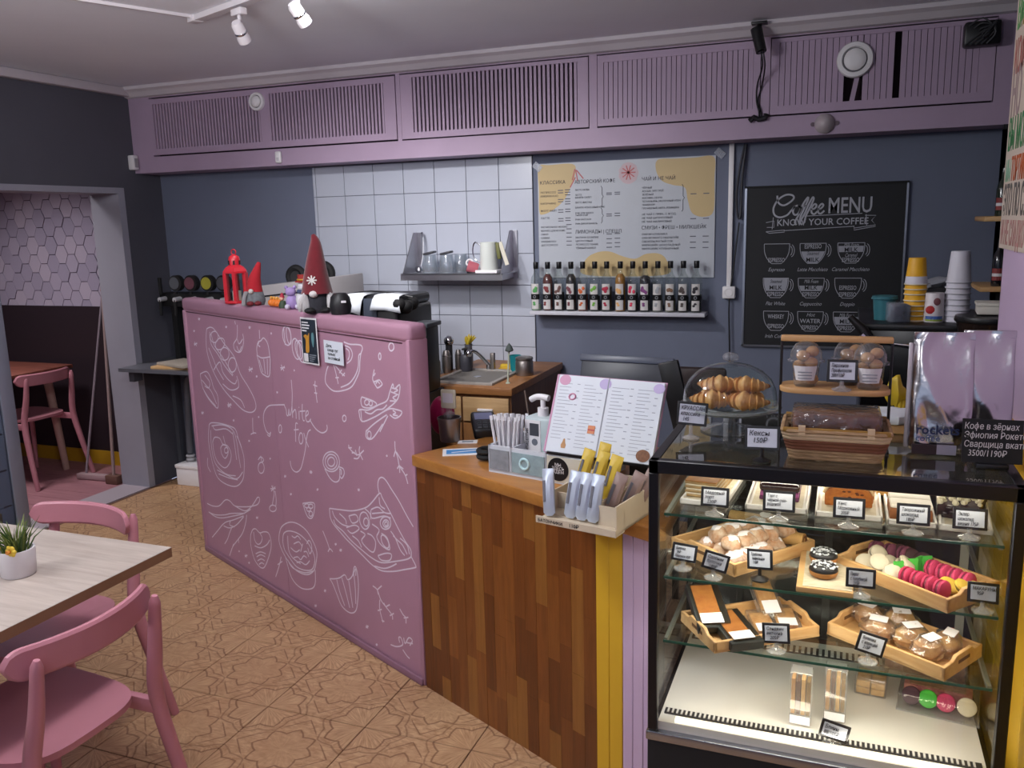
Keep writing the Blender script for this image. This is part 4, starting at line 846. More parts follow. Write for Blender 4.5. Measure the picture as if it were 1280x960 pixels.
# ------------------------------------------------------------------ pink bar front with chalk drawings
PA = R(-26.41)
BAR = (-3.066, 3.387, 0)
bar = thing('bar_front_panel', 'tall pink bar partition covered with white chalk drawings of food', 'bar panel', BAR, PA)
def barw(s, y, z=0):
    """bar frame (along, behind, up) to world"""
    return Vector((BAR[0] + s * math.cos(PA) - y * math.sin(PA), BAR[1] + s * math.sin(PA) + y * math.cos(PA), z))
MB().box(.0, .885, .004, .068, .0, 1.27).build('board', PINK, bar)
MB().box(.888, 1.9, .004, .068, .0, 1.27).build('board', PINK, bar)
MB().box(-.021, 1.909, -.004, .079, 1.258, 1.322).build('top_cap', PINK, bar, bevel=.018, seg=3)
MB().box(-.02, .012, -.004, .075, .0, 1.262).build('end_post', PINK, bar, bevel=.006)
MB().box(1.885, 1.908, -.003, .077, .0, 1.27).build('end_post', PINK, bar, bevel=.006)
MB().box(0, 1.9, -.012, .0, 0, .028).build('skirting', mat('skirting_mauve', '8C6678', .6), bar, bevel=.004)
MB().box(.01, 1.86, .0025, .006, 1.252, 1.2565).build('groove', mat('groove_dark', '4A2C38', .9), bar)
for grp in DOODLES:
    paths = []
    for q in grp:
        pts = [(q[i] / 1000, q[i + 1] / 1000, 0) for i in range(0, len(q), 2)]
        paths.append([(p.x, p.y) for p in (smooth_path(pts, 4) if len(pts) > 2 else [Vector(p) for p in pts])])
    ribbon(paths, .0054, .0032).build('chalk_drawing', CHALK, bar)
# flyer and note taped to it
t = thing('flyer', 'dark glossy flyer with a yellow drink hanging on the pink bar', 'flyer', barw(1.19, -.008, 1.118), PA, ry=R(-1))
MB().box(0, .125, -.002, 0, 0, .185).build('sheet', OFFW, t, bevel=.0009, seg=1)
MB().box(.006, .119, -.0026, -.002, .007, .178).build('print', mat('flyer_navy', '27303A', .35), t)
blob([(.02, .11), (.035, .095), (.03, .05), (.055, .05), (.06, .09), (.065, .125), (.05, .112), (.04, .118)], -.0026, mat('flyer_yellow', 'C58E33', .5), t, 'drink_picture')
blob([(.085, .125), (.08, .1), (.09, .07), (.1, .1), (.098, .125)], -.0026, mat('flyer_teal', '5E8A90', .5), t, 'drink_picture')
m_ = MB()
for k, w_ in enumerate((.05, .06, .055, .035)): m_.box(.012, .012 + w_, -.0032, -.0026, .163 - .011 * k, .168 - .011 * k)
m_.build('print_lines', OFFW, t)
MB().box(.012, .045, -.0031, -.0026, .01, .042).build('white_square', OFFW, t)
m_ = MB()
for k in range(4): m_.box(.055, .11 - .008 * k, -.0031, -.0026, .037 - .008 * k, .040 - .008 * k)
m_.build('print_lines', mat('flyer_grey', '8A919A', .6), t)
t = thing('paper_note', 'small white handwritten note on the pink bar beside the flyer', 'note', barw(1.358, -.008, 1.139), PA)
MB().box(0, .137, -.0015, 0, 0, .087).build('sheet', mat('note_paper', 'D3D9E2', .7), t)
text('Дети,\n  сахар тут\n  только\n  за стойкой', .0165, INK, t, (.016, -.0022, .062), shear=.2, lead=.95)

# ------------------------------------------------------------------ wooden counter
cw = thing('wooden_counter', 'serving counter faced with glossy brown parquet strips beside the pink bar', 'counter', barw(1.912, 0), PA)
WOODS = [wood('parquet_%d' % i, a, b, 2, .35, 1.2, .05, .35) for i, (a, b) in enumerate((('7E481C', '643510'), ('885020', '6E3E14'), ('743F16', '5A2E0C'), ('93602A', '7A4C1C'), ('6A3812', '542A0A')))]
MB().box(.0, 1.03, .012, .05, 0, .835).build('carcass', mat('carcass_brown', '3A2412', .8), cw)
rnd = random.Random(11)
x = 0.0
nc = 17
for k in range(nc):
    x0, x1 = .83 * k / nc, .83 * (k + 1) / nc
    z = 0
    zs = [0]
    z = rnd.uniform(.08, .3)
    while z < .8:
        zs.append(z); z += rnd.uniform(.18, .34)
    zs.append(.835)
    for a, b in zip(zs[:-1], zs[1:]):
        MB().box(x0 + .0003, x1 - .0003, rnd.uniform(0, .0012), .014, a + .0003, b - .0003).build('parquet_strip', rnd.choice(WOODS), cw)
for k in range(2): MB().box(.83 + .048 * k + .001, .878 + .048 * k, -.002, .014, 0, .835).build('yellow_board', YEL, cw, bevel=.0015, seg=1)
for k in range(3): MB().box(.927 + .036 * k + .001, .963 + .036 * k, -.002, .014, 0, .835).build('lilac_board', LILAC, cw, bevel=.0015, seg=1)
CT = wood('worktop_oak', 'B27A3A', '9A6229', 0, .3, .8, .05, .4)
wt = MB()
poly = [(-1.362, 2.521), (-.437, 2.058), (-.40, 2.08), (-.40, 2.78), (-1.096, 3.057)]
wt.prism(poly, .835, .875)
tag(wt.build('counter_worktop', CT, None, bevel=.005), 'solid oak worktop lying on the parquet faced counter', 'worktop')

# ------------------------------------------------------------------ things on the pink bar top (z 1.322)
def on_bar(s, y=.036): return barw(s, y, 1.322)
REDM = mat('lantern_red', 'C21F2E', .4, coat=.3)
def sfor(px): return px
t = thing('candle_lantern', 'red metal candle lantern at the far end of the pink bar', 'lantern', on_bar(.538), PA + R(30))
MB().prism([(.06 * math.cos(R(60 * k)), .06 * math.sin(R(60 * k))) for k in range(6)], 0, .012).build('base', REDM, t, bevel=.003)
for k in range(6):
    a = R(60 * k)
    MB().beam((.048 * math.cos(a), .048 * math.sin(a), .012), (.048 * math.cos(a), .048 * math.sin(a), .135), .016, .016).build('corner_post', REDM, t)
    b = R(60 * k + 30)
    MB().bx((.043 * math.cos(b), .043 * math.sin(b), .073), (.002, .042, .122), rz=b).build('pane', GLASS, t)
MB().prism([(.058 * math.cos(R(60 * k)), .058 * math.sin(R(60 * k))) for k in range(6)], .135, .143).build('rim', REDM, t)
MB().lathe([(.058, .143), (.045, .16), (.028, .17)], 6).build('roof', REDM, t)
MB().lathe([(.026, .168), (.026, .195), (.022, .208), (.01, .216), (0, .217)], 12).build('chimney', REDM, t, smooth=True)
m_ = MB()
for k in range(6): m_.bx((.026 * math.cos(R(60 * k)), .026 * math.sin(R(60 * k)), .182), (.004, .008, .018), rz=R(60 * k))
m_.build('chimney_slots', MATTE, t)
MB().torus((0, 0, .228), .012, .0025, 14, 6, Matrix.Rotation(PI / 2, 4, 'X')).build('ring', REDM, t, smooth=True)
MB().cyl((0, 0, .012), (0, 0, .055), .02, n=16).build('candle', mat('candle_wax', 'D8D5CC', .5), t, smooth=True)
FELT = mat('red_felt', '6E1320', .95, var=.2, vs=30, sheen=.4)
def cone_hat(mb, pts, rs): return mb.tube(smooth_path(pts, 4), [rs[0] + (rs[-1] - rs[0]) * i / (4 * (len(pts) - 1)) for i in range(4 * (len(pts) - 1) + 1)], 16)
t = thing('small_gnome', 'small gnome doll with bent red hat beside the lantern', 'gnome', on_bar(.713), R(32))
MB().lathe([(0, 0), (.04, 0), (.046, .02), (.038, .055), (.025, .075)], 18).build('body', mat('grey_knit', '7C8084', .95, var=.35, vs=60), t, smooth=True)
cone_hat(MB(), [(0, 0, .06), (.005, 0, .11), (.018, 0, .15), (.03, 0, .185)], (.037, .007)).build('hat', mat('bright_red_felt', 'A81C28', .95), t, smooth=True)
MB().ell((-.01, -.04, .062), .011).build('nose', mat('doll_white', 'CFC6C0', .8), t, smooth=True)
MB().tube(smooth_path([(-.03, -.03, .06), (-.042, -.035, .03), (-.045, -.04, .0)], 4), .009, 8).build('braid', mat('grey_yarn', '8F8E90', .95), t, smooth=True)
for s in (-1, 1): MB().ell((.016 * s, -.045, .010), (.016, .018, .010)).build('boot', mat('boot_red', '6E2128', .8), t, smooth=True)
t = thing('orange_toy', 'orange toy train figure with a tiny elf on its end', 'toy', on_bar(.912), PA)
OR = mat('toy_orange', 'E07A26', .45)
for k in range(4): MB().ell((-.045 + .026 * k, 0, .018), (.015, .016, .016), 12, 8).build('wagon', OR, t, smooth=True)
for k in range(4): MB().ell((-.045 + .026 * k, 0, .038), (.006, .007, .008), 8, 6).build('knob', mat('toy_yellow', 'E7A64A', .5), t, smooth=True)
MB().lathe([(0, 0), (.016, 0), (.018, .015), (.01, .03), (0, .032)], 12, Matrix.Translation((.055, 0, 0))).build('elf_body', mat('toy_green', '3A4A34', .6), t, smooth=True)
MB().ell((.053, -.002, .04), .010, 10, 8).build('elf_head', mat('toy_skin', 'D8A58C', .6), t, smooth=True)
MB().lathe([(.011, .043), (.006, .058), (0, .066)], 10, Matrix.Translation((.052, 0, 0))).build('elf_hat', mat('toy_red', 'B02840', .6), t, smooth=True)
t = thing('lilac_toy', 'lilac plush teddy toy between the orange toy and the snowman', 'toy', on_bar(1.05), R(32))
LT = mat('plush_lilac', 'AE96CC', .9, var=.2, vs=40)
MB().ell((0, 0, .03), (.026, .024, .03), 14, 10).build('body', LT, t, smooth=True)
MB().ell((-.004, -.004, .072), (.022, .02, .019), 14, 10).build('head', LT, t, smooth=True)
for s in (-1, 1):
    MB().ell((-.004 + .017 * s, 0, .09), .008, 8, 6).build('ear', LT, t, smooth=True)
    MB().ell((.02 * s, -.018, .012), (.011, .014, .011), 10, 6).build('paw', mat('plush_white', 'D2CCE0', .9), t, smooth=True)
t = thing('snowman_figure', 'snowman figurine in a red top hat behind the lilac toy', 'figurine', on_bar(1.115, .055), R(32))
WS = mat('snow_white', 'D6D4DA', .6)
MB().ell((0, 0, .04), (.034, .03, .04), 14, 10).build('body', WS, t, smooth=True)
MB().ell((0, 0, .095), .024, 14, 10).build('head', WS, t, smooth=True)
MB().tube(smooth_path([(-.022, -.014, .076), (0, -.026, .074), (.022, -.014, .078), (.028, -.02, .055)], 4), .008, 8).build('scarf', mat('scarf_blue', '3C4664', .9), t, smooth=True)
MB().lathe([(0, .112), (.032, .112), (.032, .117), (.02, .118), (.022, .142), (0, .143)], 16).build('hat', mat('hat_red', '9A2A24', .7), t, smooth=True)
MB().torus((0, 0, .122), .0215, .004, 16, 6).build('hat_band', mat('hat_gold', 'B8862E', .5), t, smooth=True)
t = thing('large_gnome', 'large gnome doll with a tall pointed dark red hat and snowflake', 'gnome', on_bar(1.255), R(32))
MB().lathe([(0, 0), (.046, 0), (.052, .03), (.05, .06), (.04, .085), (0, .09)], 20).build('body', mat('charcoal_felt', '2E2E34', .95), t, smooth=True)
cone_hat(MB(), [(0, 0, .075), (.0, 0, .14), (.003, 0, .21), (.006, 0, .27), (-.002, 0, .302)], (.062, .006)).build('hat', FELT, t, smooth=True)
MB().ell((-.012, -.05, .075), (.018, .016, .014), 12, 8).build('nose', mat('fleece_white', 'CDC8C6', .95), t, smooth=True)
fur = mat('white_fur', 'C6C4C4', .98, var=.25, vs=80, stretch=(3, 3, .3))
for s in (-1, 1):
    bb = MB()
    for q in range(9):
        o_ = rnd.uniform(-.018, .018)
        bb.tube(smooth_path([(.045 * s, -.03, .075), (.054 * s + o_ * .7, -.04 + o_ * .3, .04), (.053 * s + o_ * .9, -.043, .004 + rnd.uniform(0, .006))], 3), [.008, .009, .01, .011, .01, .007, .003], 7)
    bb.build('braid', fur, t, smooth=True)
m_ = MB()
for q in range(8):
    a = R(45 * q)
    m_.bx((-.016 + .009 * math.cos(a), -.052, .128 + .009 * math.sin(a)), (.02, .002, .005), ry=-a, rx=R(-12))
m_.build('snowflake', mat('snowflake_white', 'D9D6D2', .8), t)
for s in (-1, 1): MB().ell((.03 * s, -.055, .012), (.022, .026, .012), 12, 6).build('boot', MATTE, t, smooth=True)
t = thing('black_pouch', 'small black pouch beside the large gnome', 'pouch', on_bar(1.40, .05), R(32))
MB().lathe([(0, 0), (.036, 0), (.042, .03), (.036, .065), (.024, .08), (0, .082)], 16).build('body', mat('pouch_black', '17171A', .5), t, smooth=True)
MB().bx((.012, -.042, .05), (.018, .003, .008)).build('tab', OFFW, t)

# ------------------------------------------------------------------ back bar: bench, machines, taps
BEN = wood('bench_wood', 'A87443', '8A5A30', 0, .5)
bn = thing('sink_bench', 'wooden bench with drawers holding the square sink at the tiled wall', 'bench', (-1.455, 3.72, 0))
MB().box(-.52, 0, 0, .80, .835, .872).build('bench_top', BEN, bn, bevel=.004)
MB().box(-.52, -.01, .02, .79, .0, .835).build('carcass', wood('bench_dark', '7A5030', '5E3C22', 2, .6), bn)
for k in range(2):
    d = MB().box(-.51 + .25 * k, -.27 + .25 * k, .004, .02, .70, .82).build('drawer', wood('drawer_wood', 'C9A77A', 'AD8858', 0, .5), bn, bevel=.003)
    MB().box(-.43 + .25 * k, -.35 + .25 * k, -.008, .004, .755, .767).build('handle', OFFW, d, bevel=.002)
    MB().box(-.51 + .25 * k, -.27 + .25 * k, .004, .02, .1, .69).build('door', wood('bench_door', '9A6B3E', '7E5430', 2, .5), bn, bevel=.003)
t = thing('sink', 'beige square kitchen sink set into the wooden bench', 'sink', (-1.74, 3.97, .872))
SK = mat('sink_stone', '9C9690', .5)
sk = MB()
sk.box(-.165, .165, -.2, -.175, -.01, .012).box(-.165, .165, .175, .2, -.01, .012).box(-.165, -.14, -.175, .175, -.01, .012).box(.14, .165, -.175, .175, -.01, .012)
sk.build('rim', SK, t, bevel=.004)
MB().box(-.14, .14, -.175, .175, -.0, .003).build('basin', mat('basin_grey', '77736E', .5), t)
MB().lathe([(.02, .003), (.02, .005), (.008, .004), (0, .004)], 16).build('drain', CHROME, t)
t = thing('tap', 'chrome kitchen tap with arched spout over the sink', 'tap', (-1.755, 4.160, .872)); t.scale = (0.66,) * 3
MB().cyl((0, 0, 0), (0, 0, .06), .022, .02, 16).build('base', CHROME, t, smooth=True)
MB().tube(smooth_path([(0, 0, .05), (-.03, -.03, .1), (-.06, -.07, .15), (-.085, -.1, .175), (-.11, -.13, .165), (-.115, -.14, .14)], 5), .015, 12).build('spout', CHROME, t, smooth=True)
MB().ell((-.112, -.135, .16), (.026, .026, .03), 14, 10).build('spray_head', CHROME, t, smooth=True)
MB().box(.02, .055, -.02, .02, 0, .15).build('handle_post', DSTEEL, t, bevel=.006)
def bottle(name, label, loc, prof, m_, extra=None):
    t = thing(name, label, 'bottle', loc)
    MB().lathe(prof, 18).build('body', m_, t, smooth=True)
    return t
t = bottle('soap_dispenser', 'dark grey soap dispenser left of the tap', (-1.868, 4.120, .872), [(0, 0), (.042, 0), (.045, .006), (.045, .11), (.035, .125), (.016, .13)], mat('soap_grey', '3E3E46', .5)); t.scale = (0.72,) * 3
MB().cyl((0, 0, .13), (0, 0, .165), .014, n=12).build('neck', BLACK, t)
MB().box(-.014, .014, -.045, .014, .165, .178).build('pump', BLACK, t, bevel=.003)
t = thing('sponge_dish', 'yellow sponge in a dish behind the sink', 'sponge', (-1.675, 4.215, .872)); t.scale = (0.7,) * 3
MB().box(-.055, .055, -.03, .03, 0, .02).build('dish', mat('dish_yellow', 'C9A030', .5), t, bevel=.005)
MB().box(-.045, .045, -.024, .024, .012, .045).build('sponge', mat('sponge_yellow', 'D9B53A', .95, bump=.5, bs=300), t, bevel=.006)
t = thing('teal_cup', 'teal plastic cup at the right of the sink', 'cup', (-1.605, 4.170, .872)); t.scale = (0.66,) * 3
MB().lathe([(0, 0), (.042, 0), (.046, .13), (.047, .135), (.043, .135), (.04, .01), (0, .008)], 20).build('cup', mat('teal_plastic', '0E7C84', .4), t, smooth=True)
MB().torus((.058, 0, .07), .03, .006, 16, 6, Matrix.Rotation(PI / 2, 4, 'X')).build('handle', mat('teal_plastic', '0E7C84', .4), t, smooth=True)
t = thing('dish_brush', 'dish brush standing upright at the bench corner', 'brush', (-1.523, 3.847, .872)); t.scale = (0.82,) * 3
MB().lathe([(0, 0), (.014, 0), (.014, .006), (.006, .01)], 12).build('foot', mat('brush_pale', 'B9C2B0', .5), t)
MB().cyl((0, 0, .006), (.008, .01, .2), .0055, n=8).build('handle', mat('brush_pale', 'B9C2B0', .5), t, smooth=True)
MB().lathe([(.004, .19), (.022, .195), (.026, .2), (.016, .225), (0, .245)], 12, Matrix.Translation((.01, .01, 0))).build('bristles', mat('bristle_grey', '4A5250', .9), t, smooth=True)
t = thing('steel_canister', 'dark steel canister at the right end of the bench', 'canister', (-1.525, 4.090, .872)); t.scale = (0.72,) * 3
MB().lathe([(0, 0), (.062, 0), (.064, .004), (.064, .1), (.06, .105), (.06, .112), (.064, .116), (.064, .128), (.05, .134), (0, .136)], 24).build('body', DSTEEL, t, smooth=True)
for k, (x, y, h, r, lb) in enumerate(((-1.985, 4.0, .085, .022, 'short steel shaker nearest the pink bar'), (-1.955, 4.06, .12, .023, 'tall steel shaker behind the short one'), (-1.93, 4.16, .11, .019, 'narrow steel flask beside the soap dispenser'))):
    t = thing('steel_shaker', lb, 'shaker', (x, y, .872), group='steel shakers by the sink')
    MB().lathe([(0, 0), (r * .86, 0), (r, .02), (r, h * .75), (r * .8, h * .9), (r * .6, h), (0, h)], 18).build('body', DSTEEL, t, smooth=True)
    MB().lathe([(r * 1.01, h * .74), (r * 1.03, h * .75), (r * 1.01, h * .77)], 18).build('ring', CHROME, t, smooth=True)
t = thing('tea_strainer', 'round chrome strainer ball on a stand behind the shakers', 'strainer', (-1.980, 4.150, .872)); t.scale = (0.62,) * 3
MB().cyl((0, 0, 0), (0, 0, .22), .03, n=14).build('stand', mat('stand_black', '202024', .5), t)
MB().ell((0, 0, .255), .045, 16, 10).build('ball', CHROME, t, smooth=True)
t = thing('banana_bunch', 'yellow flowers in a dark vase behind the sink', 'flowers', (-1.905, 4.240, .872)); t.scale = (0.72,) * 3
t.name = 'flower_vase'
MB().lathe([(0, 0), (.03, 0), (.034, .1), (.028, .16), (.032, .18), (.028, .18), (.02, .1), (0, .02)], 16).build('vase', mat('vase_grey', '55555C', .4), t, smooth=True)
for k in range(6):
    a = R(60 * k)
    MB().tube(smooth_path([(0, 0, .15), (.015 * math.cos(a), .015 * math.sin(a), .2), (.045 * math.cos(a) + .02, .03 * math.sin(a), .235 + .01 * (k % 3))], 4), [.004, .006, .009, .012, .014, .013, .01, .006, .003], 8).build('petal', mat('petal_yellow', 'B8A02A', .6), t, smooth=True)
t = thing('lemon_half', 'lemon half on the bench edge by the pink bar', 'lemon', (-1.950, 3.900, .872)); t.scale = (0.75,) * 3
MB().ell((0, 0, .028), (.036, .034, .028), 16, 10).build('peel', mat('lemon_yellow', 'D8B21E', .5, bump=.3, bs=200), t, smooth=True)
MB().lathe([(0, .0525), (.018, .0525), (.02, .048)], 12).build('cut_face', mat('lemon_flesh', 'E8D46A', .5), t)
# black espresso machine behind the bar, papers on its back
t = thing('espresso_machine', 'black espresso machine behind the pink bar with white cloths on top', 'coffee machine', (-2.12, 3.62, 0), R(-2))
CM = mat('machine_black', '15161A', .4)
MB().box(-.23, .13, .0, .36, .87, 1.27).build('body', CM, t, bevel=.03, seg=3)
MB().box(-.225, .125, .01, .35, 1.262, 1.315).build('top_tray', CM, t, bevel=.02)
MB().box(-.25, .14, -.02, .40, .0, .87).build('base_cabinet', mat('cabinet_dark', '25252A', .6), t)
MB().box(-.055, .02, -.012, .0, 1.17, 1.305).build('back_plate', mat('machine_grey', '3C424E', .35), t, bevel=.006)
MB().tube(smooth_path([(-.2, .05, 1.318), (-.05, .06, 1.336), (.1, .05, 1.324), (.19, .05, 1.31)], 4), .004, 6).build('rail', BLACK, t)
for x, w_, zb in ((-.155, .105, 1.235), (.012, .135, 1.25)):
    prof = [(.10, 1.320), (.03, 1.322), (-.005, 1.318), (-.02, 1.30), (-.026, 1.27), (-.028, zb)]
    p = MB(); vs = []
    for q, (yy, zz) in enumerate(prof):
        sk_ = (1.32 - zz) * .25
        vs += [(x - sk_, yy, zz), (x + w_ * .5, yy - .004 * (q > 2), zz + .003), (x + w_ + sk_ * (1 if x > 0 else -.6), yy, zz - .002 * q)]
    p.add(vs, [(3 * i + a, 3 * i + a + 1, 3 * i + a + 4, 3 * i + a + 3) for i in range(len(prof) - 1) for a in (0, 1)])
    o = p.build('cloth', mat('cloth_white', 'D5DAE0', .85), t, smooth=True, ang=80)
    sm = o.modifiers.new('thick', 'SOLIDIFY'); sm.thickness = .004
for k in range(5): MB().ell((.14 + .02 * (k % 2), .0 + .03 * k, 1.28 - .012 * (k % 3)), (.035, .035, .03), 10, 8).build('hose', MATTE, t, smooth=True)
t = thing('coffee_grinder', 'black grinder housing beside the tiled wall behind the bar end', 'grinder', (-1.84, 3.56, .0), 0)
MB().box(-.03, .045, -.03, .1, .872, 1.18).build('body', CM, t, bevel=.010)
MB().box(-.035, .05, -.04, .12, .0, .872).build('base', mat('cabinet_dark', '25252A', .6), t)
MB().box(-.04, .055, -.045, .11, 1.18, 1.20).build('lid', mat('lid_grey', '3A3E42', .4), t, bevel=.004)
MB().bx((.005, -.05, 1.10), (.035, .002, .13), ry=R(8)).build('paper', mat('grinder_paper', 'D6CFC4', .7), t)
# grey appliance with slanted top behind the toys
t = thing('grey_appliance', 'pale grey appliance with a dark seam behind the small toys', 'appliance', (-2.82, 4.02, 0), R(-2))
GA = mat('appliance_grey', 'A9A5A6', .5)
vs = [(-.24, -.1, .85), (.26, -.1, .85), (.26, .25, .85), (-.24, .25, .85), (-.24, -.1, 1.335), (.26, -.1, 1.385), (.26, .25, 1.39), (-.24, .25, 1.34)]
MB().add(vs, [(3, 2, 1, 0), (4, 5, 6, 7), (0, 1, 5, 4), (1, 2, 6, 5), (2, 3, 7, 6), (3, 0, 4, 7)]).build('body', GA, t, bevel=.008)
MB().add([(-.238, -.104, 1.272), (.258, -.104, 1.322), (.258, -.104, 1.33), (-.238, -.104, 1.28)], [(0, 1, 2, 3)]).build('seam', MATTE, t)
MB().box(-.26, .28, -.12, .3, 0, .85).build('base_cabinet', mat('cabinet_dark', '25252A', .6), t)
for k, (x, lb) in enumerate(((-.12, 'black round roll standing on the grey appliance, left one'), (.07, 'black round roll standing on the grey appliance, right one'))):
    q = thing('black_roll', lb, 'roll', (-2.82 + x, 4.17, 1.352 + .02 * k), 0)
    MB().torus((0, 0, .022), .05, .02, 24, 8, Matrix.Rotation(PI / 2, 4, 'X')).build('ring', MATTE, q, smooth=True)
    MB().cyl((0, -.012, .022), (0, .012, .022), .034, n=20).build('core', mat('roll_core', '2A2A2C', .7), q)
# drinks taps on the wall
t = thing('drinks_tap_tower', 'black drinks tap beam with round badges in the dark corner', 'tap tower', (-3.86, 4.36, 0))
MB().box(-.26, .30, -.02, .1, 1.17, 1.26).build('beam', MATTE, t, bevel=.01)
for x in (-.17, .22): MB().box(x - .02, x + .02, 0, .08, .82, 1.18).build('post', MATTE, t)
bc = ['3B3E46', '55585E', '6E4450', 'A8A23A', '4A4A50']
TAPC = mat('tap_silver', 'E4E4E8', .3, .4)
for k, x in enumerate((-.21, -.09, .03, .16, .28)):
    MB().cyl((x, -.055, 1.255), (x, -.055, 1.36) if k == 0 else (x, -.055, 1.27), .012, n=10).build('lever', MATTE, t)
    MB().cyl((x, -.02, 1.225), (x, -.075, 1.222), .015, n=12).build('faucet', TAPC, t, smooth=True)
    MB().cyl((x, -.065, 1.22), (x, -.07, 1.12), .011, .009, 10).build('nozzle', MATTE, t)
    if k:
        b = MB().cyl((x, -.02, 1.325), (x, -.055, 1.325), .05, n=28).build('badge', MATTE, t, smooth=True)
        MB().cyl((x - .006, -.0555, 1.325), (x - .006, -.057, 1.325), .038, n=24).build('badge_face', mat('badge_%d' % k, bc[k], .5), b)
t = thing('corner_shelf', 'grey metal shelf under the drinks taps', 'shelf', (-3.8, 4.1, .80))
MB().box(-.38, .5, -.1, .42, 0, .022).build('plate', mat('shelf_grey', '6C6E76', .4, .3), t)
MB().box(-.35, -.31, -.05, .02, -.07, 0).build('bracket', mat('shelf_bracket', '4A4C54', .5), t)
for x in (-.34, .46): MB().box(x - .015, x + .015, .3, .33, -.8, 0).build('leg', mat('shelf_bracket', '4A4C54', .5), t)
for k, (lb, dx, rz) in enumerate((('lower wooden chopping board on the grey corner shelf', 0, 4), ('upper pale chopping board lying askew on the corner shelf', .03, -16))):
    o = MB().box(-.13, .16, -.09, .1, 0, .018).build('chopping_board', BAMBOO if k == 0 else mat('pale_board', 'A89F92', .6), bevel=.004)
    o.location = (-3.82 + dx, 4.12, .822 + .018 * k); o.rotation_euler = (0, 0, R(rz))
    tag(o, lb, 'chopping board')
t = thing('drain_pipe', 'grey drain pipe bending down under the corner shelf', 'pipe', (-3.98, 4.36, 0))
MB().tube(smooth_path([(.06, 0, .72), (.02, 0, .71), (.0, 0, .66), (-.02, .0, .4), (-.03, 0, .2)], 5), .022, 12).build('pipe', mat('pipe_grey', '55565E', .5), t, smooth=True)
hs = MB()
for k in range(6): hs.torus((-.03 + .004 * k, -.004 * k, .18 - .022 * k), .02, .011, 14, 6)
hs.build('corrugated_hose', mat('hose_pale', 'A8A6AA', .5), t, smooth=True)
t = thing('white_floor_box', 'white lidded box on the floor behind the pink bar', 'box', (-3.97, 4.33, 0))
MB().box(-.09, .14, -.06, .1, 0, .12).build('body', WHITE, t, bevel=.005)
MB().box(-.095, .145, -.065, .105, .115, .14).build('lid', WHITE, t, bevel=.005)
t = thing('floor_cable', 'grey cable arching above the white floor box', 'cable', (-3.9, 4.40, .14))
MB().tube(smooth_path([(-.07, 0, .0), (-.06, 0, .1), (-.02, 0, .17), (.05, .02, .19)], 5), .005, 6).build('cable', mat('cable_mid', '6A6A70', .5), t)

# ------------------------------------------------------------------ things on the oak worktop (z .875)
z0 = .875
t = thing('steel_cup', 'steel cup holding a white tag stand on the oak worktop', 'cup', (-1.315, 2.735, z0))
MB().lathe([(0, 0), (.034, 0), (.036, .004), (.041, .075), (.044, .082), (.044, .088), (.04, .088), (.036, .01), (0, .008)], 24).build('cup', DSTEEL, t, smooth=True)
t = thing('tag_stand', 'white tag on a clear post standing in the steel cup', 'tag', (-1.315, 2.735, z0 + .012))
MB().cyl((0, 0, 0), (0, 0, .11), .011, n=12).build('post', PLASTIC, t, smooth=True)
MB().ell((0, 0, .085), (.022, .022, .012), 14, 8).build('knob', PLASTIC, t, smooth=True)
MB().box(-.03, .03, -.006, .006, .108, .178).build('frame', mat('tag_cream', 'D8D2B8', .4), t, bevel=.008)
MB().box(-.02, .02, -.008, -.006, .13, .165).build('face', WHITE, t)
t = thing('pink_balloon_bag', 'magenta pouch tucked behind the end of the pink bar', 'pouch', (-1.375, 2.80, z0))
MB().ell((0, 0, .075), (.05, .04, .075), 16, 12).build('body', mat('magenta', 'B01C58', .35), t, smooth=True)
MB().cyl((.01, 0, .145), (.012, 0, .17), .009, n=10).build('cap', OFFW, t)
t = thing('payment_terminal', 'black card payment terminal on the oak worktop', 'card terminal', (-1.25, 2.90, z0), R(28))
M_ = Matrix.Translation((0, 0, .018)) @ Matrix.Rotation(R(10), 4, 'X')
MB().box(-.045, .045, -.095, .085, -.012, .03, M_).build('body', BLACK, t, bevel=.010, seg=3)
MB().box(-.034, .034, .0, .062, .0302, .031, M_).build('screen', mat('terminal_screen', '8C93B8', .2), t)
m_ = MB()
for a in range(3):
    for b in range(4): m_.box(-.03 + .022 * a, -.014 + .022 * a, -.085 + .02 * b, -.072 + .02 * b, .030, .033, M_)
m_.build('keypad', mat('key_grey', '3A3C40', .5), t)
MB().cyl((0, .085, .03), (0, .085, .0301), .02, n=10).build('paper_slot', BLACK, t)
t = thing('blue_card', 'blue and white printed card lying on the oak worktop', 'card', (-1.20, 2.605, z0), R(25))
MB().box(-.075, .075, -.045, .045, 0, .0015).build('sheet', OFFW, t)
MB().box(-.062, .065, -.025, .028, .0015, .002).build('print', mat('card_blue', '3E86C2', .5), t)
MB().bx((0, 0, .0023), (.09, .008, .0006), rz=R(12)).build('print_stripe', OFFW, t)
t = thing('receipt_scrap', 'small paper scrap beside the steel cup', 'paper', (-1.245, 2.735, z0), R(20))
MB().box(-.035, .035, -.022, .022, 0, .001).build('sheet', OFFW, t)
MB().box(-.02, .02, -.01, .01, .001, .0014).build('print', mat('scrap_grey', '8A8F98', .6), t)
t = thing('wristband_coil', 'black coiled strap against the white organiser', 'strap', (-1.085, 2.535, z0))
for k in range(2): MB().torus((0, 0, .014 + .018 * k), .028, .009, 20, 8).build('coil', MATTE, t, smooth=True)
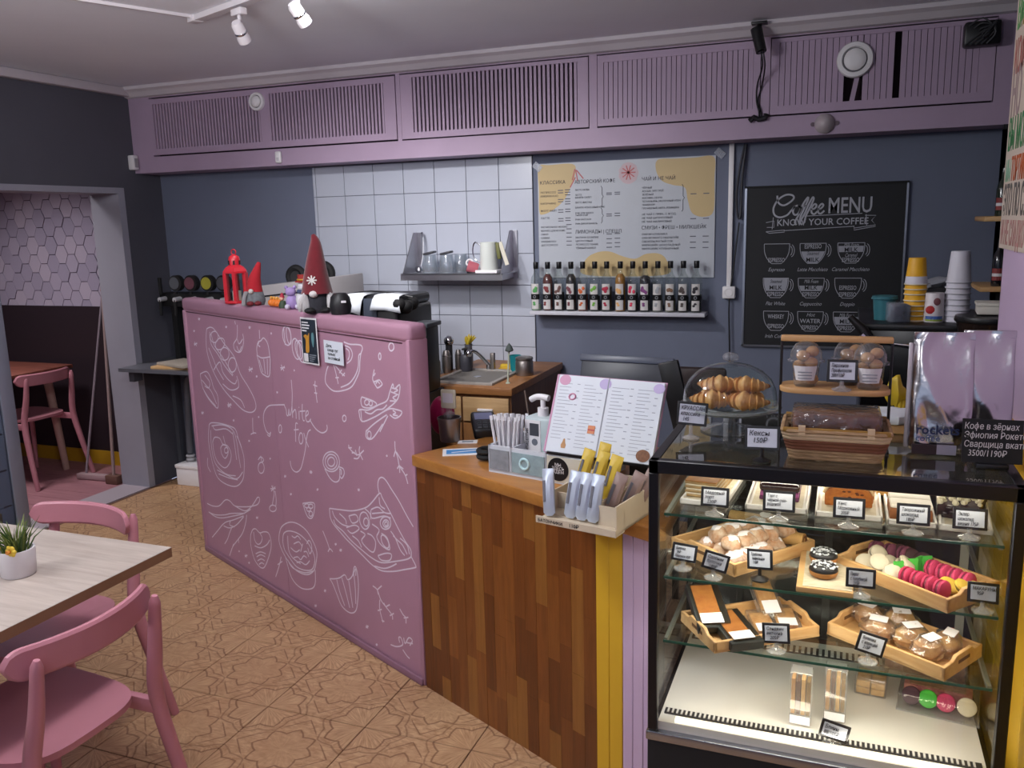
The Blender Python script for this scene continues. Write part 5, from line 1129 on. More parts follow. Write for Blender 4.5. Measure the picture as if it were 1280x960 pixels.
# white organiser box with straws, dispenser
t = thing('mesh_organiser', 'white compartment organiser box with grey fronts on the worktop', 'organiser', (-1.028, 2.412, z0), R(-14))
OW = mat('organiser_white', 'C9CDD4', .5)
MB().box(0, .36, .0, .24, 0, .008).build('floor_plate', OW, t)
for a in ((0, .36, 0, .008), (0, .36, .232, .24), (0, .008, 0, .24), (.352, .36, 0, .24), (.085, .091, 0, .24), (.215, .221, 0, .24)):
    MB().box(a[0], a[1], a[2], a[3], .006, .088).build('wall', OW, t)
MB().box(.006, .08, -.003, .0, .012, .076).build('front_picture', mat('organiser_grey', '8E9298', .6, var=.3, vs=40), t)
MB().box(.092, .212, -.003, .0, .012, .076).build('front_picture', mat('organiser_teal', '93A9AE', .5, var=.25, vs=30), t)
MB().torus((.14, -.0045, .045), .016, .004, 20, 6, Matrix.Rotation(PI / 2, 4, 'X')).build('drawn_ring', mat('ring_pale', 'BFE0E4', .5), t)
MB().box(.222, .352, -.003, 0, .006, .084).build('front_picture', mat('organiser_cream', 'C9C4B4', .6), t)
MB().cyl((.262, -.003, .046), (.262, -.0045, .046), .036, n=28).build('round_sticker', BLACK, t)
text('МЫ\nЗДЕСЬ\nЖДЁМ', .013, OFFW, t, (.262, -.0048, .056), align='CENTER', lead=.85)
PW = mat('straw_paper', 'D9D8DC', .6)
root = Vector((-1.028, 2.412, z0))
def org(x, y, z): return root + Vector((x * math.cos(R(-14)) - y * math.sin(R(-14)), x * math.sin(R(-14)) + y * math.cos(R(-14)), z))
sp = None
rnd = random.Random(4)
for k in range(20):
    if sp is None:
        sp = thing('wrapped_straw', 'white paper wrapped straw standing in the front left compartment', 'straw', (0, 0, 0), group='wrapped straws in the front left compartment')
        MB().cyl((0, 0, 0), (0, 0, .155), .0048, n=8).build('wrapper', PW, sp, smooth=True)
        MB().box(-.005, .005, -.001, .001, .155, .168).build('crimp', PW, sp)
        o = sp
    else:
        o = dup(sp)
    o.location = org(.018 + .0125 * (k % 5), .03 + .022 * (k // 5), .009)
    o.rotation_euler = (R(rnd.uniform(-3, 6)), R(-8 + 3.2 * (k % 5)), 0)
sp2 = None
for k in range(10):
    o = dup(sp, label='white sugar stick in the rear compartment behind the sanitiser', group='sugar sticks in the rear compartment')
    o.location = org(.10 + .022 * (k % 5), .17 + .035 * (k // 5), .05)
    o.rotation_euler = (R(rnd.uniform(-8, 10)), R(rnd.uniform(-14, 14)), R(rnd.uniform(0, 90)))
t = thing('black_stirrer', 'thin dark stirrer leaning in the organiser', 'stirrer', org(.07, .16, .009), 0)
MB().cyl((0, 0, 0), (-.03, 0, .23), .003, n=6).build('stick', mat('stirrer_brown', '6A5A50', .6), t)
t = thing('sanitiser_bottle', 'square translucent sanitiser bottle with white pump in the organiser', 'dispenser', org(.135, .115, .009), R(-14))
SB = mat('sanitiser_pale', 'C2CCCE', .3, col2='B4C6C6')
MB().box(-.05, .05, -.035, .035, 0, .165).build('body', SB, t, bevel=.010)
MB().box(-.0495, .0495, -.0345, .0345, .0, .075).build('gel', mat('gel_mint', '9EC4BE', .3), t, bevel=.010)
MB().box(-.046, .012, -.0365, -.035, .015, .155).build('label', OFFW, t)
MB().box(-.028, .006, -.0372, -.0365, .105, .145).build('label_picture', mat('label_dark', '3A3C44', .6), t)
MB().cyl((-.01, -.0365, .085), (-.01, -.0373, .085), .011, n=16).build('label_seal', mat('label_grey', '6A6E78', .6), t)
text('АНТИСЕПТИК', .012, INK, t, (-.034, -.0372, .045), rot=(PI / 2, -PI / 2, 0))
MB().cyl((0, 0, .163), (0, 0, .19), .018, n=16).build('neck', WHITE, t, smooth=True)
MB().cyl((0, 0, .19), (0, 0, .215), .008, n=10).build('stem', WHITE, t)
MB().tube(smooth_path([(.022, 0, .222), (0, 0, .224), (-.025, -.0, .222), (-.045, 0, .212)], 4), .010, 10).build('pump_head', WHITE, t, smooth=True)
# open menu booklet on a stand
t = thing('menu_booklet', 'open white menu booklet with pink edge leaning on its stand', 'menu', (-.654, 2.325, z0 + .09), R(-11.5))
Mb = Matrix.Translation((0, 0, .006)) @ Matrix.Rotation(R(-24), 4, 'X') @ Matrix.Diagonal((.97, 1, .81, 1))
PG = mat('menu_page', 'CDD3DB', .45)
MB().box(-.182, .182, .012, .016, -.004, .30, Mb).build('cover', mat('menu_cover', 'B98AA6', .5), t)
for s in (-1, 1):
    a, b = (-.18, -.002) if s < 0 else (.002, .18)
    MB().box(a, b, .0, .011, 0, .295, Mb).build('page', PG, t)
MB().box(-.002, .002, -.001, .006, 0, .295, Mb).build('spine', mat('menu_gutter', '8C8F98', .6), t)
MB().box(-.18, -.174, -.0012, .0, 0, .295, Mb).build('pink_edge', mat('menu_pink', 'C08AA8', .5), t)
gr = mat('menu_text', '9AA0AC', .7)
rnd = random.Random(9)
for c0, c1 in ((-.165, -.095), (-.08, -.015), (.015, .085), (.1, .165)):
    m_ = MB()
    for k in range(19):
        z = .262 - .013 * k
        if (c0 < -.1 and z < .07 and z > .0) and k > 16: continue
        m_.box(c0, c0 + (c1 - c0) * rnd.uniform(.4, .85), -.0006, .0, z, z + .002, Mb)
        if k % 2 == 0: m_.box(c1 - .01, c1, -.0006, .0, z, z + .003, Mb)
    m_.build('text_lines', gr, t)
Rm = Mb @ Matrix.Rotation(PI / 2, 4, 'X')
for x, z, m_, r_ in ((-.15, .288, mat('menu_pink', 'C08AA8', .5), .02), (-.01, .285, mat('menu_lilac', 'B3A4CE', .5), .02), (.165, .285, mat('menu_lilac', 'B3A4CE', .5), .018)):
    MB().lathe([(0, .0008), (r_, .0008)], 18, Matrix.Translation((0, 0, 0)) @ Mb @ Matrix.Translation((x, 0, z - .012)) @ Matrix.Rotation(PI / 2, 4, 'X')).build('colour_spot', m_, t)
def onpage(mb, name, m_): return mb.build(name, m_, t)
pic = lambda x, z: Mb @ Matrix.Translation((x, -.0008, z))
MB().torus((0, 0, 0), .012, .003, 14, 6).v
mm = MB(); mm.add(*[(lambda b: (b.v, b.f))(MB().torus((0, 0, 0), .011, .003, 14, 5, Matrix.Rotation(PI / 2, 4, 'X')))][0], pic(-.115, .215)); mm.build('ring_picture', mat('menu_hotpink', 'C98AA4', .5), t)
MB().box(-.012, .012, -.0006, 0, -.015, .015, pic(-.03, .10)).build('burger_picture', mat('menu_orange', 'C97A4A', .5), t)
MB().box(-.011, .011, -.001, -.0006, -.004, .001, pic(-.03, .10)).build('burger_picture', mat('menu_redspot', 'B03A3A', .5), t)
MB().lathe([(0, .0), (.007, .0), (.009, .012), (.005, .022), (.003, .034), (0, .036)], 10, pic(-.115, .02) @ Matrix.Scale(.06, 4, Vector((0, 1, 0)))).build('animal_picture', mat('menu_tan', 'B98A5A', .6), t)
MB().lathe([(0, .0008), (.022, .0008)], 22, pic(.15, .03) @ Matrix.Rotation(PI / 2, 4, 'X')).build('round_picture', mat('menu_brown', '8A5A3A', .6, var=.4, vs=120), t)
MB().bx((0, .075, .10), (.2, .005, .2), rx=R(-24)).build('easel', BLACK, t)
MB().box(-.16, .17, -.006, .1, .0, .008).build('easel_foot', BLACK, t)
MB().box(.09, .15, .04, .09, -.09, .0).build('easel_leg', BLACK, t)
# snack box with bars
t = thing('snack_box', 'pale plywood snack box overhanging the worktop edge', 'box', (-.722, 2.075, z0), R(-13))
PLY = mat('plywood_pale', 'CDBFA8', .6, var=.08, vs=20)
MB().box(0, .235, .0, .20, 0, .006).build('bottom', PLY, t)
MB().box(0, .235, -.045, .0, -.004, .003).build('lip', PLY, t)
MB().box(0, .235, -.05, -.045, -.004, .014).build('lip_front', PLY, t)
MB().box(.16, .235, -.002, .002, 0, .055).build('wall', PLY, t)
MB().box(.231, .235, -.045, .2, 0, .075).build('wall', PLY, t)
MB().box(.158, .162, 0, .2, 0, .06).build('wall', PLY, t)
MB().box(0, .004, 0, .2, 0, .06).build('wall', PLY, t)
MB().box(0, .235, .196, .2, 0, .08).build('wall', PLY, t)
MB().box(0, .16, .055, .059, 0, .05).build('wall', PLY, t)
text('БАТОНЧИКИ', .012, INK, t, (.006, -.0506, .0), xs=1.0)
text('110₽', .014, INK, t, (.1, -.0506, .0))
sb = Vector((-.722, 2.075, z0))
def snk(x, y, z): return sb + Vector((x * math.cos(R(-13)) - y * math.sin(R(-13)), x * math.sin(R(-13)) + y * math.cos(R(-13)), z))
def bar_wrap(label, group, m_, loc, rx, ry, h=.125, w=.036):
    o = thing('snack_bar', label, 'snack bar', loc, R(-13), group, rx, ry)
    pr = MB()
    secs = [(0, .5, .0015), (.008, 1, .002), (.02, .95, .009), (h * .5, .97, .010), (h - .02, .95, .009), (h - .008, 1, .002), (h, .98, .0015)]
    vs = []
    for z, kx, ty in secs:
        for ax, ay in ((-1, -.3), (-.6, -1), (.6, -1), (1, -.3), (1, .3), (.6, 1), (-.6, 1), (-1, .3)):
            vs.append((ax * w / 2 * kx, ay * ty, z))
    fs = [(8 * j + i, 8 * j + (i + 1) % 8, 8 * j + 8 + (i + 1) % 8, 8 * j + 8 + i) for j in range(6) for i in range(8)] + [tuple(range(7, -1, -1)), tuple(range(48, 56))]
    pr.add(vs, fs).build('wrapper', m_, o, smooth=True)
    MB().box(-w * .32, -w * .12, -.0112, -.0095, h * .3, h * .75).build('print', mat('wrap_print', '6A6A72', .6), o)
    return o
SIL = mat('wrap_silver', 'B9C2D2', .35, .3); YW = mat('wrap_yellow', 'D2B23A', .4); BRW = mat('wrap_mocha', '927A72', .4)
for k, x in enumerate((.03, .078, .112, .145)):
    bar_wrap(('first', 'second', 'third', 'fourth')[k] + ' silver wrapped snack bar from the left in the plywood box front', 'silver snack bars', SIL, snk(x - .006 * (k == 0), -.02 + .012 * (k > 0), .008), R(-14), R(-10 if k == 0 else 3))
for k, x in enumerate((.04, .085, .135)):
    bar_wrap(('left', 'middle', 'right')[k] + ' yellow wrapped snack bar in the second row of the plywood box', 'yellow snack bars', YW, snk(x, .085 + .02 * (k < 2), .04), R(-12), R(12))
bar_wrap('yellow snack bar at the very back of the plywood box', 'yellow snack bars', YW, snk(.075, .15, .05), R(-10), R(8))
for k, x in enumerate((.18, .205, .215)):
    bar_wrap(('left', 'middle', 'right')[k] + ' mocha brown wrapped snack bar at the right of the plywood box', 'brown snack bars', BRW, snk(x - .012, .03 + .04 * k, .012), R(-12), R(16 + 4 * k))
# point of sale screen behind
t = thing('pos_screen', 'dark point of sale screen seen from behind the menu booklet', 'screen', (-.715, 2.86, z0), R(-6))
MB().box(-.175, .165, -.012, .012, .2, .30, Matrix.Rotation(R(-18), 4, 'X')).build('panel', mat('screen_dark', '2E323C', .4), t, bevel=.006)
MB().box(-.18, .17, -.018, .014, .285, .31, Matrix.Rotation(R(-18), 4, 'X')).build('top_edge', mat('screen_edge', '4A5060', .35), t, bevel=.004)
MB().bx((0, .06, .1), (.05, .02, .22)).build('stand', BLACK, t)
MB().box(-.09, .09, -.03, .12, 0, .012).build('foot', BLACK, t, bevel=.004)
MB().bx((.2, .03, .15), (.07, .02, .3), ry=R(-14)).build('side_panel', BLACK, t, bevel=.004)

# ------------------------------------------------------------------ glass pastry case
CX0, CX1, CY0, CY1, CT_, CB = -.385, .345, 1.80, 2.34, 1.13, .478
cs = thing('pastry_case', 'black framed lit glass pastry display case with three glass shelves', 'display case', (0, 0, 0))
FRB = mat('case_black', '0B0C12', .35)
pc = .022
for x in (CX0, CX1 - pc):
    for y in (CY0, CY1 - pc):
        MB().box(x, x + pc, y, y + pc, CB, CT_ - .03).build('post', FRB, cs, bevel=.002, seg=1)
for a in ((CX0, CX1, CY0, CY0 + pc), (CX0, CX1, CY1 - pc, CY1), (CX0, CX0 + pc, CY0, CY1), (CX1 - pc, CX1, CY0, CY1)):
    MB().box(*a, CT_ - .03, CT_).build('rail', FRB, cs, bevel=.002, seg=1)
CG = glass('case_glass', 'FBFDFC', .6, .01, 1.45)
MB().box(CX0 + pc, CX1 - pc, CY0 + pc, CY1 - pc, CT_ - .008, CT_ - .001).build('top_glass', glass('top_glass', 'B9BEBC', 1.6, .03, 1.5, .10, '6E6A60'), cs)
MB().box(CX0 + pc, CX1 - pc, CY0 + .004, CY0 + .009, CB + .01, CT_ - .03).build('front_glass', CG, cs)
for x in (CX0 + .006, CX1 - .011): MB().box(x, x + .005, CY0 + pc, CY1 - pc, CB + .01, CT_ - .03).build('side_glass', CG, cs)
DK = glass('door_glass', '8E8E90', 1.2, .05, 1.45, .12, '5A5654')
for k, (a, b) in enumerate(((CX0 + pc, 0), (-.02, CX1 - pc))):
    d = MB().box(a, b, CY1 - .014 - .008 * k, CY1 - .009 - .008 * k, CB + .03, CT_ - .03).build('sliding_door', DK, cs)
    MB().box(b - .02, b, CY1 - .018 - .008 * k, CY1 - .006 - .008 * k, CB + .03, CT_ - .03).build('door_stile', mat('alu_stile', 'A8A49C', .4, .6), d)
MB().box(CX0, CX1, CY0, CY1, .10, CB - .02).build('base_body', MATTE, cs, bevel=.003)
MB().box(CX0 + .02, CX1 - .02, CY0 + .03, CY1 - .02, .0, .10).build('plinth', MATTE, cs)
MB().box(CX0 - .003, CX1 + .003, CY0 - .004, CY0 + .014, CB - .024, CB - .002).build('chrome_strip', mat('case_chrome', '9EA2AA', .25, .9), cs, bevel=.002)
MB().box(CX0 + pc, CX1 - pc, CY0 + .014, CY1 - pc, CB - .02, .496).build('deck', mat('deck_white', 'DCD8D0', .35), cs)
MB().box(CX0 + .03, CX1 - .03, CY0 + .048, CY0 + .07, .496, .500).build('front_grille', mat('grille_dark', '2C2C30', .5), cs)
g0 = None
for k in range(62):
    x = CX0 + .036 + k * .0106
    if g0 is None: g0 = MB().box(0, .0045, CY0 + .05, CY0 + .068, .499, .5015).build('grille_tooth', mat('tooth_white', 'C9C6C0', .5), cs); g = g0
    else: g = link('grille_tooth', g0.data, cs)
    g.location = (x, 0, 0)
MB().box(CX0 + .03, CX1 - .03, CY1 - .1, CY1 - .06, .496, .500).build('rear_grille', mat('grille_dark', '2C2C30', .5), cs)
for k in range(44):
    g = MB() if k == 0 else None
    if k == 0: r0_ = g.box(0, .008, CY1 - .098, CY1 - .062, .499, .503).build('rear_tooth', mat('tooth_white', 'C9C6C0', .5), cs); o = r0_
    else: o = link('rear_tooth', r0_.data, cs)
    o.location = (CX0 + .038 + k * .0148, 0, 0)
MB().box(CX0 + .06, CX1 - .04, CY0 + .018, CY0 + .036, .496, .502).build('led_strip', mat('led_warm', 'FFF0D6', .5, emit=1.6), cs)
MB().box(CX0 + .03, CX1 - .03, CY0 + .023, CY0 + .033, CT_ - .02, CT_ - .010).build('led_strip', mat('led_warm_top', 'FFF0D6', .5, emit=4), cs)
S1, S2, S3, DZ = .995, .843, .685, .5
SG = glass('shelf_glass', 'F7FBF9', .9, .02, 1.5)
EDG = mat('glass_edge_green', '2C5A4C', .2)
for z, yb_ in ((S1, 2.30), (S2, 2.30), (S3, 2.30)):
    s = MB().box(CX0 + .026, CX1 - .026, 1.848, yb_, z - .006, z).build('glass_shelf', SG, cs)
    MB().box(CX0 + .026, CX1 - .026, 1.846, 1.848, z - .006, z - .0005).build('polished_edge', EDG, s)
    for x in (CX0 + .024, CX1 - .032): MB().box(x, x + .008, 1.87, 2.3, z - .018, z - .007).build('support', mat('alu_stile', 'A8A49C', .4, .6), s)
# LED strip lamps, plus unseen ones added to brighten the shelves evenly
WARM = (1, .90, .76)
area('pastry_case_light', (-.02, CY0 + .05, CT_ - .036), (-.02, CY0 + .3, .8), .5, .64, .03, WARM)
area('pastry_case_light', (-.02, CY1 - .25, CT_ - .036), (-.02, CY1 - .3, .8), 1.5, .64, .03, WARM)  # added lamp without a strip of its own
area('pastry_case_light', (-.02, CY0 + .04, .515), (-.02, CY0 + .3, .75), .5, .6, .02, WARM)
for z in (S1, S2, S3):
    area('pastry_case_light', (-.02, CY0 + .085, z - .02), (-.02, CY0 + .2, z - .3), 1.0 if z > S3 else .62, .6, .02, WARM)  # unseen lamps added under the shelves for even light

# ------------------------------------------------------------------ price signs
CARD = mat('card_white', 'C3C8D2', .6)
CLRB = glass('clear_base', 'EFEFEF', 1.6, .05, 1.45, .14)
def sign(loc, words, label, rz=0, ry=0, w=.062, h=.044, base='clear', lift=.018, size=.0105, lean=-12):
    t = thing('price_sign', label, 'price sign', loc, R(rz), 'price signs')
    Mm = Matrix.Translation((0, 0, lift)) @ Matrix.Rotation(R(ry), 4, 'Y') @ Matrix.Rotation(R(lean), 4, 'X')
    f = MB().box(-w / 2, w / 2, 0, .003, 0, h, Mm).build('frame', BLACK, t, bevel=.001, seg=1)
    MB().box(-w / 2 + .006, w / 2 - .006, -.0006, 0, .006, h - .006, Mm).build('card', CARD, t)
    fx = min(.9, (w - .02) / (max(len(q) for q in words.split('\n')) * size * .64))
    o = text(words, size, INK, t, (0, 0, 0), shear=.15, lead=.95, xs=fx)
    o.matrix_local = Mm @ Matrix.Translation((-w / 2 + .009, -.001, h - .006 - size * .95)) @ Matrix.Rotation(PI / 2, 4, 'X') @ Matrix.Diagonal((fx, 1, 1, 1))
    if base == 'clear':
        MB().lathe([(0, 0), (.02, 0), (.021, .003), (.012, .006), (.005, .01), (.004, lift + .004)], 18).build('base', CLRB, t, smooth=True)
    else:
        MB().lathe([(0, 0), (.019, 0), (.02, .004), (.01, .008), (.004, .011), (.004, lift + .004)], 18).build('base', BLACK, t, smooth=True)
    return t
# ------------------------------------------------------------------ top shelf cakes
TRW = mat('paper_tray_white', 'D8D4CC', .5)
NEWS = mat('printed_paper', 'CFC5AE', .7, col2='B3A78C', vs=60, stretch=(1, 4, 1))
def dish(loc, label, w, d, rz=0, name='serving_tray', m_=None, inner=True):
    t = thing(name, label, 'tray', loc, R(rz))
    m_ = m_ or TRW
    MB().box(-w / 2, w / 2, -d / 2, d / 2, 0, .005).build('plate', m_, t, bevel=.002, seg=1)
    for a in ((-w / 2, w / 2, -d / 2, -d / 2 + .006), (-w / 2, w / 2, d / 2 - .006, d / 2), (-w / 2, -w / 2 + .006, -d / 2, d / 2), (w / 2 - .006, w / 2, -d / 2, d / 2)):
        MB().box(*a, 0, .014).build('rim', m_, t, bevel=.002, seg=1)
    if inner: MB().box(-w / 2 + .012, w / 2 - .012, -d / 2 + .01, d / 2 - .01, .005, .006).build('paper', NEWS, t)
    return t
dish((-.275, 2.05, S1), 'narrow white tray under the layered honey cake', .105, .27, -4)
dish((-.122, 2.05, S1), 'white tray under the dark glazed berry cake', .135, .26)
dish((.03, 2.055, S1), 'white tray under the orange carrot loaf slice', .138, .28)
dish((.155, 2.05, S1), 'white tray under the brown and white cheesecake', .098, .29)
dish((.266, 2.05, S1), 'white tray under the chocolate crumb cake at the yellow side', .1, .3, -4)
zc = S1 + .0065
def layers(name, label, loc, w, d, L, rz=0, sz=1):
    t = thing(name, label, 'cake', loc, R(rz))
    z = 0
    for k, (h, m_, ins) in enumerate(L):
        MB().box(-w / 2 + ins, w / 2 - ins, -d / 2 + ins * .5, d / 2, z, z + h).build('layer', m_, t, bevel=min(.003, h * .3), seg=2)
        z += h
    t.scale = (1, 1, sz)
    return t
HON = mat('honey_layer', 'A88A5C', .8, var=.3, vs=60); CRM = mat('cream_layer', 'D8CDB6', .6); TOPH = mat('honey_top', 'A8713A', .7, var=.3, vs=40)
layers('honey_cake', 'layered honey cake slice on the left of the top shelf', (-.285, 2.05, zc), .075, .19, [(.009, HON, 0), (.005, CRM, .002), (.009, HON, 0), (.005, CRM, .002), (.009, HON, 0), (.005, CRM, .002), (.008, HON, 0), (.005, TOPH, 0)], -6, .74)
GLZ = mat('dark_glaze', '2A1418', .25, coat=.6, bump=.4, bs=80); PUR = mat('berry_cream', '9A4A86', .5); PUR2 = mat('berry_base', '5E2C52', .7)
t = layers('berry_cake', 'purple berry cake slice with dark glaze and white topping', (-.12, 2.065, zc), .088, .16, [(.013, PUR2, 0), (.013, PUR, .001)], 0, .66)
MB().box(-.045, .045, -.076, .082, .026, .058).build('glazed_top', GLZ, t, bevel=.010, seg=3)
cr = MB(); rnd = random.Random(2)
for k in range(26): cr.ell((-.04 + .0033 * k, rnd.uniform(-.05, .03), .058), (.006, .014, .0045), 7, 5)
cr.build('white_topping', mat('icing_white', 'E6DFE0', .6), t, smooth=True)
CAR = mat('carrot_crumb', 'B8702E', .85, col2='9A5420', vs=90, bump=.5, bs=150); RIM = mat('cream_rim', 'D9B98A', .7)
t = thing('carrot_loaf', 'domed orange carrot loaf slices in the middle of the top shelf', 'cake', (.028, 2.03, zc), R(2)); t.scale = (1, 1, .7)
dome = [(-.05, 0), (.05, 0), (.05, .035), (.043, .052), (.025, .063), (0, .066), (-.025, .063), (-.043, .052), (-.05, .035)]
for k in range(3):
    MB().prism(dome, -.012, .012, Matrix.Translation((.004 * k, -.03 + .03 * k, 0)) @ Matrix.Rotation(PI / 2, 4, 'X')).build('slice', CAR, t, bevel=.003)
    o = [(x * 1.05, z * 1.05) for x, z in dome[2:]]
    MB().tube([(x + .004 * k, -.03 + .03 * k, z) for x, z in o], .0035, 6).build('crust', RIM, t, smooth=True)
nt = MB()
for k in range(9): nt.ell((rnd.uniform(-.035, .035), -.0425, rnd.uniform(.008, .05)), (.004, .0015, .003), 6, 5)
nt.build('nuts', mat('nut_dark', '5A2E16', .8), t)
CHB = mat('cheesecake_brown', '8A5228', .7, var=.2, vs=30); CHW = mat('cheesecake_white', 'DCD3C4', .5)
t = thing('cheesecake', 'brown cheesecake slices with white tops on the top shelf', 'cake', (.152, 2.0, zc), R(1))
for k in range(2): 
    MB().prism([(-.042, 0), (.042, 0), (.042, .024), (.036, .03), (-.036, .03), (-.042, .024)], -.02, .02, Matrix.Translation((0, -.06 + .045 * k, 0)) @ Matrix.Rotation(PI / 2, 4, 'X')).build('slice', CHB, t, bevel=.003)
    MB().box(-.042, .042, -.082 + .045 * k, -.038 + .045 * k, .028, .04).build('white_top', CHW, t, bevel=.005)
t = thing('folded_crepe', 'folded yellow crepe behind the cheesecake', 'crepe', (.145, 2.12, zc), R(-10)); t.scale = (1, 1, .75)
MB().prism([(-.05, 0), (.05, 0), (.05, .02), (.03, .05), (-.05, .066)], -.04, .04, Matrix.Rotation(PI / 2, 4, 'X')).build('fold', mat('crepe_yellow', 'C99E5C', .8, var=.25, vs=40), t, bevel=.006)
MB().box(-.048, .03, -.041, -.038, .046, .052).build('fold_line', mat('crepe_dark', 'A87A3A', .8), t)
CHO = mat('choc_sponge', '3A1E14', .8, col2='24120C', vs=70, bump=.5, bs=120)
t = thing('chocolate_cake', 'chocolate layer cake with white crumb top at the right of the top shelf', 'cake', (.262, 2.03, zc), R(-14)); t.scale = (1, 1, .78)
MB().box(-.04, .04, -.07, .09, 0, .04).build('sponge', CHO, t, bevel=.006)
ck = MB()
for k in range(14): ck.ell((rnd.uniform(-.04, .03), -.072, rnd.uniform(.006, .036)), (.009, .007, .007), 8, 6)
ck.build('berries', mat('cherry_dark', '1E0C0C', .2, coat=.5), t, smooth=True)
ck = MB()
for k in range(70): ck.ell((rnd.uniform(-.04, .04), rnd.uniform(-.07, .09), .042 + rnd.uniform(0, .006)), rnd.uniform(.004, .008), 6, 4)
ck.build('crumb_top', mat('coconut_crumb', 'D5CDB0', .9), t, smooth=True)
sign((-.25, 1.866, S1), 'Медовый\nторт\n  230₽', 'price sign in front of the honey cake')
sign((-.113, 1.874, S1), 'Торт с\nчёрной смо-\nродиной', 'price sign in front of the purple berry cake', 2, w=.068, h=.046, size=.0095)
sign((.03, 1.872, S1), 'Кекс\nМорковный\n   205₽', 'price sign in front of the carrot loaf', 2, w=.064)
sign((.154, 1.868, S1), 'Творожный\nшоколад\n    185₽', 'price sign in front of the cheesecake', 2, w=.064)
sign((.259, 1.872, S1), 'Эклер\nшоколад\nвишня 175₽', 'price sign in front of the chocolate cake', 2, w=.064)

# ------------------------------------------------------------------ middle shelf
def wtray(loc, label, w, d, rz, h=.034, notch=True):
    t = thing('wooden_tray', label, 'tray', loc, R(rz))
    MB().box(-w / 2, w / 2, -d / 2, d / 2, 0, .005).build('bottom', TRAYW, t)
    for s in (-1, 1):
        y = s * (d / 2 - .004)
        MB().box(-w / 2, w / 2, y - .004, y + .004, 0, h).build('side', TRAYW, t, bevel=.0015, seg=1)
        x = s * (w / 2 - .004)
        Mx_ = Matrix.Translation((x, 0, 0)) @ Matrix(((0, 0, 1, 0), (1, 0, 0, 0), (0, 1, 0, 0), (0, 0, 0, 1)))
        k = d / 2
        MB().prism([(-k, 0), (k, 0), (k, h), (k * .55, h + .002), (k * .4, h + .012), (-k * .4, h + .012), (-k * .55, h + .002), (-k, h)], -.004, .004, Mx_).build('end', TRAYW, t, bevel=.0015, seg=1)
        MB().box(x - .0046, x + .0046, -k * .3, k * .3, h - .01, h - .002).build('hand_slot', mat('slot_dark', '6A4A2A', .8), t)
    return t
# tray of sugared puffs, turned on the shelf
RZ1 = 52
wtray((-.207, 2.06, S2), 'wooden tray of sugar dusted pastries on the middle shelf', .27, .215, RZ1, .03)
def loc_in(c, rz, x, y, z): 
    a = R(rz)
    return (c[0] + x * math.cos(a) - y * math.sin(a), c[1] + x * math.sin(a) + y * math.cos(a), c[2] + z)
P1 = (-.207, 2.06, S2 + .005)
t = thing('tray_paper', 'printed paper lining the tray of dusted pastries', 'paper', P1, R(RZ1))
MB().box(-.125, .125, -.098, .098, 0, .0015).build('sheet', NEWS, t)
MB().box(-.125, .125, -.098, -.096, 0, .022).build('fold', NEWS, t)
SUG = mat('sugar_dust', 'D2C0AA', .9, col2='A9764E', vs=45, bump=.6, bs=120)
SUGD = mat('sugar_dust_brown', '9A6A50', .85, col2='C9B4A4', vs=60, bump=.5, bs=140)
def puff(loc, label, grp, k, m_=SUG):
    t = thing('dusted_pastry', label, 'pastry', loc, rnd.uniform(0, 6), grp)
    f = lambda p: 1 + .16 * math.sin(5 * p.x + k) * math.cos(4 * p.y + k)
    MB().ell((0, 0, .016), (.031, .024, .019), 14, 9, None, f).build('dough', m_, t, smooth=True)
    MB().ell((.003, .002, .026), (.022, .016, .0115), 10, 6, None, f).build('sugar_cap', mat('icing_white', 'E6DFE0', .6), t, smooth=True)
for k in range(22):
    i, j, l = (k % 4, k // 4, 0) if k < 12 else ((k - 12) % 5, 0.4 + (k - 12) // 5 * 1.3, 1)
    puff(loc_in(P1, RZ1, -.085 + .042 * i + .012 * (j % 2), -.062 + .046 * j, .001 + .026 * l), ('white sugar dusted pastry in the bottom layer of the turned tray', 'white sugar dusted pastry on top of the heap in the turned tray')[l], ('dusted pastries below', 'dusted pastries on top')[l], k)
for k in range(5):
    puff(loc_in(P1, RZ1, -.105 + .018 * k, -.078 + .002 * (k % 2), .001), 'small brown dusted nut pastry along the front of the turned tray', 'brown dusted pastries', k + 20, SUGD)
for k in range(3):
    o = thing('wafer_roll', ('front', 'middle', 'rear')[k] + ' golden wafer roll behind the dusted pastries', 'wafer roll', loc_in(P1, RZ1, .085 + .004 * k, -.03 + .036 * k, .022 + .008 * k), R(RZ1 - 70), 'wafer rolls')
    MB().cyl((-.07, 0, 0), (.07, 0, .004), .016, .017, 18).build('roll', mat('wafer_gold', 'C79A5C', .7, var=.25, vs=40), o, smooth=True)
    MB().lathe([(.006, 0), (.008, .001), (.010, 0), (.013, .001)], 14, Matrix.Translation((.0705, 0, .004)) @ Matrix.Rotation(PI / 2, 4, 'Y')).build('spiral_end', mat('wafer_dark', '7A4A2A', .8), o)
